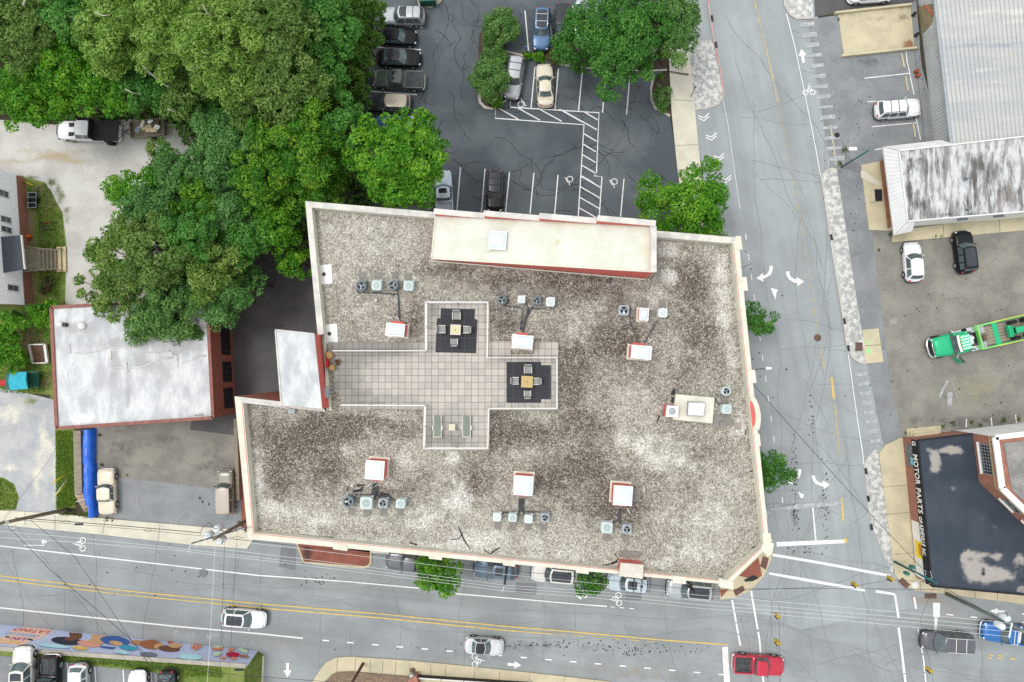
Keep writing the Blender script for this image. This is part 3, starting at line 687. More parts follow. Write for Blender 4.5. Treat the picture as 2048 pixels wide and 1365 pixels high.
surf('paverslab',(.215,.20,.178),(.175,.163,.145),.9,speck=.25)
surf('pinkslab',(.30,.25,.21),(.25,.21,.18),.9,speck=.25)
surf('stone',(.47,.44,.38),(.56,.53,.45),1.2,speck=.3)
surf('chairgrey',(.22,.22,.215),(.26,.26,.25),6,rough=.7,world=False,speck=.2,sscale=40)
surf('chairframe',(.55,.53,.47),rough=.45,world=False)
surf('woodslat',(.50,.37,.15),(.43,.31,.12),3,rough=.55,world=False,sc=(1,9,1))
surf('tabletop',(.52,.46,.28),(.46,.41,.25),3,rough=.4,world=False)
surf('loungegreen',(.15,.175,.14),(.19,.21,.17),6,rough=.7,world=False)
surf('claypot',(.45,.28,.10),(.36,.22,.08),3,rough=.55,world=False)
surf('redplastic',(.42,.015,.02),rough=.45)
surf('deadplant',(.16,.075,.045),(.10,.05,.03),3)
ZR=10.0;ZP=10.8
OUT=[(611,403),(1476,476),(1538,1090),(1457,1169),(497,1078),(470,793),(646,813),(636,672)]
INN=[(624,416),(1464,488),(1527,1089),(1450,1161),(509,1065),(487,806),(652,824),(648,668)]
OW=[P(a,b,ZP)for a,b in OUT];IW=[P(a,b,ZP)for a,b in INN]
bc=P(1050,760,0);bc.z=0
BLD=empty('commercial_building',bc,'flat roofed block with gravel roof, cream parapets, red walls and a cross-shaped roof terrace','building')
# walls
mb=MB(bc)
n=len(OW)
for i in range(n):
 a,b=OW[i],OW[(i+1)%n]
 mb.add([(b.x,b.y,0),(a.x,a.y,0),(a.x,a.y,ZP-.02),(b.x,b.y,ZP-.02)],[(0,1,2,3)])
mb.build('wall','brick',BLD)
mb=MB(bc)
for i in range(n):
 a,b=IW[i],IW[(i+1)%n]
 mb.add([(a.x,a.y,ZR),(b.x,b.y,ZR),(b.x,b.y,ZP-.02),(a.x,a.y,ZP-.02)],[(0,1,2,3)])
mb.build('parapet_lining','cream',BLD)
# deck
vs,fs=grid_poly([tuple(p)[:2]for p in IW],.45)
me=bpy.data.meshes.new('gravel_roof');me.from_pydata([(x-bc.x,y-bc.y,ZR)for x,y in vs],[],fs)
D,Lt=0,1
RB=[(590,880,60,40,0,.75),(560,950,40,60,0,.8),(650,960,50,40,0,.55),(700,850,110,18,0,.7),(520,840,30,40,0,.35),(880,540,60,18,0,.45),(1000,560,60,20,0,.4),(1130,560,90,40,0,.35),(1010,640,30,50,0,.4),(1210,580,60,25,0,.45),(1390,580,40,50,0,.75),(1400,680,40,60,0,.5),(1240,680,70,40,0,.45),(1150,760,30,60,0,.5),(1180,840,50,30,0,.5),
(1060,870,80,25,0,.65),(1000,860,40,60,0,.5),(1180,930,80,40,0,.4),(1100,960,60,40,0,.6),(1200,1010,50,50,0,.7),(960,960,60,40,0,.6),(840,960,60,30,0,.45),(760,990,60,20,0,.5),(800,870,40,20,0,.55),(1270,1020,40,40,0,.45),(1460,540,10,40,0,.3),(1340,780,40,40,0,.35),(760,640,60,10,0,.35),(830,640,20,40,0,.65),(680,870,60,30,0,.4),(1330,1080,40,40,0,.1),(1420,900,40,40,0,.25),
(510,960,18,70,1,.9),(550,1020,50,25,1,.7),(640,1040,60,20,1,.6),(690,900,20,15,1,.45),(810,925,20,15,1,.7),(905,915,13,13,1,1.4),(830,1040,60,30,1,.6),(920,1000,40,40,1,.75),(980,1080,80,22,1,.75),(900,1090,60,16,1,.7),(1120,1110,80,20,1,.6),(1335,500,22,20,1,1.0),(1340,555,18,18,1,1.2),(1310,600,16,30,1,.4),(1445,560,20,60,1,.8),(1450,660,20,50,1,.7),(1465,740,14,50,1,.5),(1290,890,50,30,1,.5),(1340,920,60,40,1,.5),(1430,1020,60,70,1,.45),(1380,1100,60,40,1,.55),(1180,560,14,14,1,.5),(1200,500,30,12,1,.3),(1480,850,14,30,1,.8),(1300,1130,40,12,1,.6),(1150,660,20,80,1,.3),(1260,800,40,40,1,.25),(740,860,14,14,1,.35),(1240,870,20,20,1,.5),
(600,1069,80,4,1,.9),(760,1083,26,7,1,1.3),(700,1077,40,3,1,.9),(870,1095,40,6,1,.9),(960,1105,30,6,1,1.1),(1060,1115,40,5,1,.8),(1225,1130,20,5,1,1.0),(1480,860,14,14,1,.6),(740,480,120,60,1,.25),(700,600,60,60,1,.3)]
# the old ballast in the north-west corner is evenly clean; the rest is mossy
RB+=[(1150,780,460,280,0,.34),(620,900,170,130,0,.22),(1100,560,330,60,0,.2),(1160,660,120,90,0,.15)]
paint_attr(me,[b+(ZR,)for b in RB],vs)
me.materials.append(MATS['roofgravel']);me.update()
o=bpy.data.objects.new('gravel_roof',me);COL.objects.link(o);o.parent=BLD
def capstrip(mb,a0,a1,b0,b1,z0,z1):
 """coping between outer edge a0-a1 and inner edge b0-b1"""
 mb.prism([(a0.x,a0.y),(a1.x,a1.y),(b1.x,b1.y),(b0.x,b0.y)],z0,z1)
ctr=Vector((0,0,0))
for i,nm in((0,'greycoping'),(1,'cream'),(2,'cream'),(3,'cream'),(4,'cream'),(5,'greycoping'),(7,'greycoping')):
 mb=MB(bc);j=(i+1)%n
 capstrip(mb,OW[i],OW[j],IW[i],IW[j],ZP,ZP+.10)
 mb.build('parapet_coping',nm,BLD)
mb=MB(bc)
for i in(1,2,3,4):
 j=(i+1)%n
 f=.14
 line=[IW[i].lerp(OW[i],f),IW[j].lerp(OW[j],f)]
 ribbon(mb,line,.05,ZP+.104)
mb.build('red_flashing','redwall',BLD)
# pilaster heads along the street fronts
for(x0,y0,x1,y1,d)in((667,1093,695,1097,5),(858,1112,884,1115,5),(1006,1126,1030,1129,4),(1152,1139,1177,1142,6),(1345,1158,1371,1161,7),(1437,1163,1466,1170,9)):
 mb=MB(bc);q=PX([(x0,y0-7),(x1,y1-7),(x1,y1+d),(x0,y0+d)],ZP);mb.prism([(p.x,p.y)for p in q],ZP-.5,ZP+.14);mb.build('pilaster_head','cream',BLD)
for(x0,y0,y1,d)in((1470,473,500,7),(1478,555,582,10),(1499,740,766,6),(1508,868,892,6),(1524,1066,1098,12)):
 mb=MB(bc);q=PX([(x0,y0),(x0+d+4,y0),(x0+d+7,y1),(x0+2,y1)],ZP);mb.prism([(p.x,p.y)for p in q],ZP-.5,ZP+.14);mb.build('pilaster_head','cream',BLD)
mb=MB(bc);q=PX([(1524,1088),(1547,1086),(1543,1108),(1534,1112),(1520,1098)],ZP);mb.prism([(p.x,p.y)for p in q],ZP-.5,ZP+.15);mb.build('pilaster_head','cream',BLD)
# arched gable over the east front
mb=MB(bc);g0=P(1506,793,ZP);g1=P(1516,860,ZP)
outer=[P(*q,ZP)for q in((1506,793),(1511,800),(1516,812),(1519,826),(1519.5,840),(1518,852),(1516,860))]
inner=[P(*q,ZP)for q in((1499,797),(1504,806),(1507,815),(1509,826),(1509.5,838),(1508,850),(1506,857))]
for i in range(6):mb.prism([tuple(q)[:2]for q in(outer[i],outer[i+1],inner[i+1],inner[i])],ZP-.3,ZP+.3)
mb.build('arched_gable','cream',BLD)
mb=MB(bc);mb.flat([tuple(q)for q in[P(1498,800,ZP)]+[P(*q,ZP)for q in((1504,806),(1507,815),(1509,826),(1509.5,838),(1508,850))]+[P(1504,855,ZP)]],ZP+.115);mb.build('gable_wall','redwall',BLD)
# ---- penthouse with a roof rising to the east behind a stepped parapet
Bl,Br=P(866,520,ZR),P(1291,557,ZR);NW,NE=P(869,421,12.0),P(1312,445,15.0)
zl,zr=10.95,14.55
def roofz(p):
 t=(p.x-Bl.x)/(Br.x-Bl.x);return zl+(zr-zl)*t
PEN=empty('penthouse',Vector((0,0,0)));PEN.parent=BLD;PEN.location=(0,0,0)
mb=MB(bc)
c4=[Bl,Br,NE,NW]
vs,fs=grid_poly([(p.x,p.y)for p in c4],.5)
V=[(x-bc.x,y-bc.y,roofz(Vector((x,y))))for x,y in vs]
me=bpy.data.meshes.new('penthouse_roof');me.from_pydata(V,[],fs)
paint_attr(me,[(900,440,60,8,0,.5,11.5),(1000,446,120,5,2,.45,12),(1150,452,140,5,2,.45,13),(1290,500,10,40,2,.6,14),(1250,450,60,5,2,.4,14),(1150,495,6,14,0,.5,13),(1116,490,3,14,0,.9,13),(900,480,26,30,1,.3,11),(1030,470,30,8,2,.4,12),(1060,510,20,6,2,.4,12)],vs)
me.materials.append(MATS['whitemembrane']);me.update()
o=bpy.data.objects.new('roof',me);COL.objects.link(o);o.parent=PEN
mb=MB(bc)
for a,b in((Bl,Br),(Br,NE),(NW,Bl)):
 mb.add([(a.x,a.y,ZR),(b.x,b.y,ZR),(b.x,b.y,roofz(b)-.01),(a.x,a.y,roofz(a)-.01)],[(0,1,2,3)])
mb.add([(NE.x,NE.y,0),(NW.x,NW.y,0),(NW.x,NW.y,roofz(NW)-.01),(NE.x,NE.y,roofz(NE)-.01)],[(0,1,2,3)])
mb.build('wall','redwall',PEN)
mb=MB(bc)
for a,b in((Bl,Br),):
 for wz,hh in((.09,0),):
  d=Vector((0,-1,0));mb.bar((a.x,a.y-.03,roofz(a)+.02),(b.x,b.y-.03,roofz(b)+.02),.12,.1)
mb.bar((Bl.x,Bl.y,roofz(Bl)+.02),(NW.x,NW.y,roofz(NW)+.02),.14,.1)
mb.bar((Bl.x,Bl.y-.12,ZR+.06),(Br.x,Br.y-.12,ZR+.06),.12,.1)
mb.build('flashing','cream',PEN)
# stepped north parapet
nd=(NE-NW);nd.z=0;nl=nd.length;nd/=nl;nrm=Vector((nd.y,-nd.x,0))
for k,(t0,t1,zt)in enumerate(((0,.236,12.0),(.236,.49,13.0),(.49,.745,13.95),(.745,1.0,15.0))):
 a=NW+nd*nl*t0;b=NW+nd*nl*t1
 mb=MB(bc);q=[a-nrm*.12,b-nrm*.12,b+nrm*.30,a+nrm*.30]
 mb.prism([(p.x,p.y)for p in q],ZP+.1,zt-.08);mb.build('stepped_parapet','redwall',PEN)
 mb=MB(bc);q=[a-nd*.06-nrm*.16,b+nd*.0-nrm*.16,b+nd*.0+nrm*.33,a-nd*.06+nrm*.33]
 mb.prism([(p.x,p.y)for p in q],zt-.078,zt);mb.build('coping','greycoping',PEN)
ed=(Br-NE);ed.z=0;el=ed.length;ed/=el;en=Vector((ed.y,-ed.x,0))
mb=MB(bc);q=[NE+ed*.35,Br,Br+en*.42,NE+ed*.35+en*.42];mb.prism([(p.x,p.y)for p in q],ZR,14.9);mb.build('end_parapet','redwall',PEN)
mb=MB(bc);q=[NE+ed*.34-en*.05,Br+ed*.1-en*.05,Br+ed*.1+en*.47,NE+ed*.34+en*.47];mb.prism([(p.x,p.y)for p in q],14.905,15.0);mb.build('coping','greycoping',PEN)
def skylight(parent,px,py,w,h,rot,z0,ztop,curb='redwall',tab=None,glass='skyglass',frame='whitemetal'):
 c=P(px,py,ztop);s=(HC-ztop)/F
 W,Hh=w*s,h*s
 r=empty('skylight',(c.x,c.y,z0),rz=R(rot))
 if parent is not None:
  r.parent=parent;pl=bc
  r.location=(c.x-pl.x,c.y-pl.y,z0)
 mb=MB();dz=ztop-z0
 mb.box((0,0,dz*.45),(W-.12,Hh-.12,dz*.9))
 if tab:
  tx,ty,tw,th=tab;mb.box((tx*W,ty*Hh,dz*.3),(tw,th,dz*.6))
 mb.build('curb',curb,r)
 mb=MB();mb.box((0,0,.05),(W+.22,Hh+.22,.10));mb.build('base_flashing','cream',r)
 mb=MB()
 for sx in(-1,1):mb.box((sx*(W/2-.05),0,dz*.95),(.1,Hh,.1))
 for sy in(-1,1):mb.box((0,sy*(Hh/2-.05),dz*.95),(W-.2,.1,.1))
 mb.build('frame',frame,r)
 mb=MB();mb.smooth=True;N=8;a,b=W/2-.1,Hh/2-.1
 vs=[]
 for i in range(N+1):
  for j in range(N+1):
   u,v=i/N*2-1,j/N*2-1
   vs.append((u*a,v*b,dz*.96+.16*(1-u**4)**.5*(1-v**4)**.5))
 mb.add(vs,[(i*(N+1)+j,(i+1)*(N+1)+j,(i+1)*(N+1)+j+1,i*(N+1)+j+1)for i in range(N)for j in range(N)])
 mb.build('dome',glass,r)
 return r
skylight(PEN,995,481,36,38,-4,12.0,12.55,curb='whitemetal')
for(px,py,w_,h_,rt,tab)in((790,660,38,26,-5,(.0,.56,1.1,.3)),(1045,684,41,27,-5,(-.05,.56,1.0,.3)),(1283,705,41,27,-5,(-.1,.56,1.0,.3)),(749,941,38,38,-4,(.05,-.54,1.0,.26)),(1047,972,38,39,-4,(-.1,-.54,1.0,.26)),(1246,992,38,39,-4,(-.1,-.54,1.0,.26)),(1288,629,19,25,-4,None)):
 skylight(BLD,px,py,w_,h_,rt,ZR+.02,11.85 if w_>20 else 11.0,tab=tab)
# cream hatch with white skylight and a vent box
HAT=empty('roof_hatch',(0,0,0));HAT.parent=BLD
mb=MB(bc);q=PX([(1352,789),(1429,796),(1425,847),(1346,840)],10.5);mb.prism([(p.x,p.y)for p in q],ZR,10.5);mb.build('hatch_base','cream',HAT)
mb=MB(bc);q=PX([(1377,803),(1411,805),(1408,834),(1375,832)],11.0);mb.prism([(p.x,p.y)for p in q],10.5,10.95);mb.build('hatch_curb','acgrey',HAT)
mb=MB(bc);q=PX([(1378,806),(1410,807),(1407,832),(1376,830)],11.1);mb.prism([(p.x,p.y)for p in q],10.955,11.1);mb.build('hatch_lid','whitemetal',HAT)
VEN=empty('vent_box',(0,0,0));VEN.parent=BLD
mb=MB(bc);q=PX([(1334,811),(1358,813),(1356,836),(1331,834)],11.2);mb.prism([(p.x,p.y)for p in q],ZR,11.1);mb.build('casing','redwall',VEN)
mb=MB(bc);mb.prism([(p.x,p.y)for p in q],11.105,11.2);mb.build('lid','whitemetal',VEN)
mb=MB(bc);c=P(1344,823,11.2);mb.lathe((c.x,c.y,11.2),[(.28,0),(.30,.05),(.2,.12),(.02,.13)],16);mb.build('turbine','acgrey',VEN)
CHI=empty('chimney',(0,0,0));CHI.parent=BLD
mb=MB(bc);q=PX([(1243,1127),(1285,1131),(1284,1157),(1239,1151)],11.4);mb.prism([(p.x,p.y)for p in q],ZR,11.3);mb.build('shaft','redwall',CHI)
mb=MB(bc);q2=PX([(1241,1126),(1287,1130),(1285,1158),(1238,1152)],11.4);mb.prism([(p.x,p.y)for p in q2],11.303,11.45);mb.build('chimney_cap','stone',CHI)
# drains, flashing pads
for px,py in((648,549),(659,668)):
 dr=empty('roof_drain',(0,0,0));dr.parent=BLD
 mb=MB(bc);q=PX([(px-14,py-18),(px+15,py-20),(px+17,py+18),(px-7,py+21)],ZR);mb.flat([(p.x,p.y)for p in q],ZR+.02);mb.build('drain_pad','whitemetal',dr)
 mb=MB(bc);c=P(px,py,ZR);mb.lathe((c.x,c.y,ZR+.02),[(.18,0),(.17,.05),(.09,.07),(.02,.1)],14);mb.build('drain_grate','mulch',dr)
# ---- stair tower at the west front
TOW=empty('entrance_tower',(0,0,0));TOW.parent=BLD
zt=12.4
tq=[P(551,660,zt),P(628.5,668.5,zt),P(644,818,zt),P(563,811,zt)]
mb=MB(bc);mb.prism([(p.x,p.y)for p in tq],0,zt-.12);mb.build('wall','redwall',TOW)
o=sheet('tower_roof',[(551,660),(628.5,668.5),(644,818),(563,811)],zt,'whiteroof',.5,[(570,680,14,14,0,.35,zt),(600,700,40,40,0,.15,zt)],kind=None,parent=TOW,poly=[(p.x,p.y)for p in tq])if False else None
mb=MB(bc);mb.prism([(p.x,p.y)for p in tq],zt-.117,zt);mb.build('roof','whiteroof',TOW)
mb=MB(bc)
for a,b in((3,0),(0,1)):mb.bar(tq[a]+Vector((0,0,.02)),tq[b]+Vector((0,0,.02)),.12,.1)
mb.build('roof_edge','greycoping',TOW)
mb=MB(bc);q=PX([(645,776),(656,776),(656,796),(645,796)],11.2);mb.prism([(p.x,p.y)for p in q],10.4,11.15);mb.build('meter_box','acgrey',TOW)
mb=MB(bc);q=PX([(640,668),(647,668),(663,822),(655,822)],10.3);mb.prism([(p.x,p.y)for p in q],ZR,10.28);mb.build('threshold','cream',TOW)
mb=MB(bc);mb.tube([P(498,803,11.2),P(577,817,11.2)],.06,6);mb.tube([P(577,817,11.2),P(580,817,10.1)],.05,6);mb.build('drain_pipe','whitemetal',BLD)
mb=MB(bc);q=PX([(577,814),(590,815),(589,828),(576,827)],10.3);mb.prism([(p.x,p.y)for p in q],ZR,10.3);mb.build('splash_block','acgrey',BLD)
# bitumen patches and cracks on the gravel
mb=MB()
for pts,w_ in(([(1222,1128),(1232,1124),(1236,1117),(1229,1108)],.14),([(1198,1133),(1222,1128)],.1),([(917,1054),(928,1080),(940,1098)],.12),([(900,1080),(917,1078),(925,1066)],.08),([(968,1100),(980,1108),(1000,1095)],.1),([(598,1069),(640,1074),(668,1076)],.12),([(700,1082),(712,1080)],.16),([(820,1086),(834,1090)],.14),([(1346,795),(1345,806)],.25),([(1349,778),(1345,790)],.38),([(1319,832),(1314,845)],.12),([(1492,858),(1490,870)],.14),([(1220,553),(1222,576)],.08),([(1211,551),(1224,553)],.15),([(1505,944),(1500,942)],.1),([(1517,1092),(1504,1096)],.12),([(707,983),(722,981),(728,970),(714,972)],.3),([(760,988),(780,990)],.2),([(694,983),(696,972)],.1)):
 mb=MB(bc);ribbon(mb,[P(a,b,ZR)for a,b in pts],w_,ZR+.012,.5);mb.build('bitumen_patch','crack',BLD)
# ---- terrace
deck=[(849,602),(979,603),(980,683),(1022,683),(1022,709),(1069,709),(1069,683),(1117,684),(1117,820),(980,821),(979,901),(845,901),(847,820),(683,818),(681,790),(668,782),(668,746),(660,740),(656,703),(656,685),(849,685)]
TER=empty('roof_terrace',(0,0,0));TER.parent=BLD
pl=[(P(a,b,10.14).x,P(a,b,10.14).y)for a,b in deck]
vs,fs=grid_poly(pl,.5)
me=bpy.data.meshes.new('paving');me.from_pydata([(x-bc.x,y-bc.y,10.14)for x,y in vs],[],fs)
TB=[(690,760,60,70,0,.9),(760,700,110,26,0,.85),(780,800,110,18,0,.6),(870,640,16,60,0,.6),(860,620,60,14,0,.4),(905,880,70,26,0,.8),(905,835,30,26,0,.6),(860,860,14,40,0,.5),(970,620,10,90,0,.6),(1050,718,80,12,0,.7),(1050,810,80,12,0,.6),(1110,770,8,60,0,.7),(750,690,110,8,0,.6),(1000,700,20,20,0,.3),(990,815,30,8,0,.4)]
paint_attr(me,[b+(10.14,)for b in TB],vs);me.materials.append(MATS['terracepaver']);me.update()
o=bpy.data.objects.new('paving',me);COL.objects.link(o);o.parent=TER
mb=MB(bc)
for i in range(len(pl)):
 a,b=pl[i],pl[(i+1)%len(pl)]
 mb.add([(b[0],b[1],ZR),(a[0],a[1],ZR),(a[0],a[1],10.14),(b[0],b[1],10.14)],[(0,1,2,3)])
mb.build('edging','paverslab',TER)
RA=empty('railing',(0,0,0));RA.parent=BLD
rail=[(666,702),(851,702),(851,604.5),(975.5,604.5),(974,716),(1114,716),(1114,818),(977,818),(975,898),(847,898),(849,812),(680,811)]
zr_=11.2
mb=MB(bc);mc=MB(bc)
w3=[P(a,b,zr_)for a,b in rail]
for a,b in zip(w3[:-1],w3[1:]):mb.bar(a,b,.075,.06)
for a,b in zip(w3[:-1],w3[1:]):
 mc.bar(Vector((a.x,a.y,10.3)),Vector((b.x,b.y,10.3)),.07,.06)
 mc.bar(Vector((a.x,a.y,10.75)),Vector((b.x,b.y,10.75)),.04,.04)
mb.build('top_rail','railwhite',RA);mc.build('lower_rail','railwhite',RA)
for a,b in zip(w3[:-1],w3[1:]):
 L=(b-a).length;k=max(1,round(L/2.4))
 for i in range(k):
  p=a.lerp(b,i/k);mb=MB(bc);mb.box((p.x,p.y,10.67),(.09,.09,1.06));mb.build('post','railwhite',RA)
# ------------------------------------------------------------------ things on the roof
def condenser(px,py,sz,style,label,hgt=.8,spin=0,rz=-3):
 z1=ZR+hgt;c=P(px,py,z1);s=(HC-z1)/F;S=sz*s*.92
 r=empty('air_conditioner',(c.x,c.y,ZR+.02),label,'air conditioner','air conditioners on the gravel roof',R(rz))
 mat={'darkround':'acdark','light':'aclight','dark':'acdark','grey':'acgrey','pale':'acpale','lightround':'aclight'}[style]
 rnd=style in('darkround','lightround')
 op=style in('darkround','dark','grey','lightround')
 mb=MB();h=S/2;H=hgt
 nseg=24
 def ring(k,z,sq):
  out=[]
  for j in range(nseg):
   a=2*math.pi*(j+.5)/nseg;ca,sa=math.cos(a),math.sin(a)
   e=.5 if rnd else.22
   if sq:x=h*k*math.copysign(abs(ca)**(e*2),ca);y=h*k*math.copysign(abs(sa)**(e*2),sa)
   else:x,y=k*ca,k*sa
   out.append((x,y,z))
  return out
 rf=h*(.70 if op else.66)
 rings=[ring(.97,0,1),ring(.97,.1,1)]
 nl=6
 for q in range(nl):
  z=.12+(H-.22)*q/nl;z2=z+(H-.22)/nl*.55
  rings+=[ring(.985,z,1),ring(.985,z2,1),ring(.955,z2+.01,1),ring(.955,z+(H-.22)/nl-.005,1)]
 rings+=[ring(1.0,H-.09,1),ring(1.0,H-.03,1),ring(.95,H,1),ring(rf+.03,H+.015,0),ring(rf,H+.01,0),ring(rf*.98,H-.16,0)]
 V=[p for rr in rings for p in rr];k=len(rings)
 fs=[(i*nseg+j,i*nseg+(j+1)%nseg,(i+1)*nseg+(j+1)%nseg,(i+1)*nseg+j)for i in range(k-1)for j in range(nseg)]
 mb.add(V,fs);mb.build('casing',mat,r)
 mb=MB();mb.cyl((0,0,H-.17),rf*.97,.005,20);mb.build('fan_well','black',r)
 mb=MB()
 nb=3 if op else 4
 for q in range(nb):
  a0=R(spin)+2*math.pi*q/nb
  pts=[(rf*rr*math.cos(a0+da),rf*rr*math.sin(a0+da),H-.10+dz)for rr,da,dz in((.15,-.3,0),(.9,-.32,-.03),(.9,.42,.03),(.15,.4,.02))]
  mb.add(pts,[(0,1,2,3)])
 mb.cyl((0,0,H-.12),rf*.22,.06,12)
 mb.build('fan','fanblade' if op else mat,r)
 mb=MB()
 if not op:
  for q in range(5):
   rr=rf*(.32+.15*q);mb.tube([(rr*math.cos(a),rr*math.sin(a),H+.012)for a in np.linspace(0,2*math.pi,25)],.022 if q<4 else.03,4,cap=False)
  for q in range(5):
   a=2*math.pi*q/5;mb.bar((rf*.2*math.cos(a),rf*.2*math.sin(a),H+.02),(rf*math.cos(a),rf*math.sin(a),H+.02),.04,.02)
  mb.cyl((0,0,H),rf*.24,.035,14)
 else:
  for q in range(3):
   rr=rf*(.35+.28*q);mb.tube([(rr*math.cos(a),rr*math.sin(a),H+.012)for a in np.linspace(0,2*math.pi,21)],.008,3,cap=False)
  for q in range(4):
   a=2*math.pi*q/4+.4;mb.bar((0,0,H+.015),(rf*math.cos(a),rf*math.sin(a),H+.015),.016,.012)
 mb.build('fan_guard',mat if not op else 'pipeblack',r)
 mb=MB();mb.box((h*.8,h*1.02,.3),(.22,.1,.4));mb.build('valve_box',mat,r)
 return r
N1='northern row of four by the left skylight'
for a in((722,572,23,'darkround','dark grey round-cornered air conditioner, leftmost in the row of four under the west skylight pipes',.8,20),(753,571,22,'light','pale grey-green air conditioner with grille, second from left in the north-west row of four',.8,0),(786,571,22,'darkround','dark grey round-cornered air conditioner where the black pipe ends in the north-west row',.8,70),(817,572,22,'light','pale air conditioner with closed grille, rightmost of the north-west row of four',.8,0),
(1004,600,21,'darkround','grey round air conditioner with dark fan, just right of the terrace\'s upper arm',.75,40),(1043,599,17,'pale','small white air conditioner, second in the row north of the terrace mats',.9,0),(1074,602,18,'dark','dark blue-grey square air conditioner with black fan, third in the row above the centre skylight',.8,10),(1101,604,20,'pale','white square air conditioner with round grille, right end of the centre row above the terrace',.8,0),
(1248,621,23,'grey','grey air conditioner with dark fan left of the smallest skylight',.8,30),(1326,626,20,'pale','white-topped air conditioner right of the smallest skylight',.9,0),
(1453,783,20,'lightround','pale round-topped air conditioner nearest the arched east gable, above the other one',.8,45),(1454,819,21,'light','pale square air conditioner beside the loose slabs near the east parapet',.8,0),
(696,1004,25,'darkround','blue-grey round air conditioner at the left end of the south-west row of four',.95,60),(732,1007,27,'light','large pale air conditioner with spoked grille in the south-west row of four',.9,0),(766,1007,20,'grey','small grey air conditioner with black fan, third in the south-west row',.85,15),(801,1008,20,'light','small pale air conditioner, right end of the south-west row of four',.9,0),
(994,1035,18,'pale','small white air conditioner, left end of the row below the south centre skylight',.8,0),(1025,1036,19,'light','pale air conditioner left of the pipe bundle below the south centre skylight',.8,0),(1057,1039,18,'pale','small white air conditioner right of the pipe bundle below the south centre skylight',.8,0),(1090,1036,19,'grey','grey air conditioner, right end of the row below the south centre skylight',.9,80),
(1214,1056,25,'light','large pale air conditioner with spoked grille, left of the two below the south-east skylight',.85,0),(1254,1059,20,'grey','small grey air conditioner, right of the two below the south-east skylight',.9,30)):
 condenser(*a)
# pipes between the condensers and the skylights
mb=MB();
def pipes(name,label,runs,mats='pipeblack',r=.05):
 mb=MB()
 for run in runs:mb.tube([P(a,b,ZR+.14)for a,b in run],r,5)
 tag(mb.build(name,mats),label,'pipes','refrigerant pipes on the roof')
pipes('pipe_run','black pipe run linking the north-west row of air conditioners to the left skylight',([(715,580),(715,586),(760,587),(796,589),(797,604),(797,636),(803,644)],[(746,584),(770,588),(797,590)],[(794,578),(798,600),(799,640)]))
pipes('pipe_run','black pipes fanning from the centre row of air conditioners to the terrace skylight',([(1011,612),(1042,616),(1046,620),(1040,660)],[(1050,608),(1056,616),(1045,662)],[(1066,613),(1058,622),(1044,664)],[(1092,617),(1062,618),(1050,645),(1046,664)],[(1057,618),(1043,660)]))
pipes('pipe_run','thin pipe from the grey air conditioner to the east skylight',([(1258,633),(1268,665),(1279,690)],),r=.035)
pipes('pipe_run','thin pipe from the white-topped air conditioner to the east skylight',([(1316,640),(1306,660),(1287,688)],[(1311,642),(1303,662),(1290,686)]),r=.03)
pipes('pipe_run','tangled black pipes between the south-west skylight and its row of air conditioners',([(746,968),(744,992),(738,998)],[(750,968),(752,990),(760,996)],[(754,968),(756,992),(780,994),(790,1002)],[(747,975),(742,990),(712,990)],[(749,968),(749,998)]))
pipes('pipe_run','straight bundle of dark pipes below the south centre skylight branching to four air conditioners',([(1038,997),(1038,1022),(1034,1026),(1005,1026)],[(1041,997),(1041,1024),(1036,1030)],[(1044,997),(1044,1022),(1048,1028),(1065,1030)],[(1047,997),(1047,1022),(1052,1024),(1095,1025),(1097,1030)],[(1035,1024),(1000,1025),(996,1028)]))
pipes('pipe_run','dark pipe pair below the south-east skylight branching to two air conditioners',([(1238,1020),(1237,1040),(1232,1045),(1222,1044)],[(1241,1020),(1240,1046),(1246,1052)],[(1239,1018),(1238,1046)]))
pipes('pipe_run','pale condensate pipe crossing to the east parapet below the arched gable',([(1472,829),(1490,830),(1509,829)],),'cream',.04)
pipes('pipe_run','black hoses left of the two air conditioners near the east parapet',([(1430,790),(1440,793),(1446,790)],[(1429,794),(1434,802),(1437,808),(1444,808)],[(1431,800),(1433,806),(1440,811)]),r=.03)
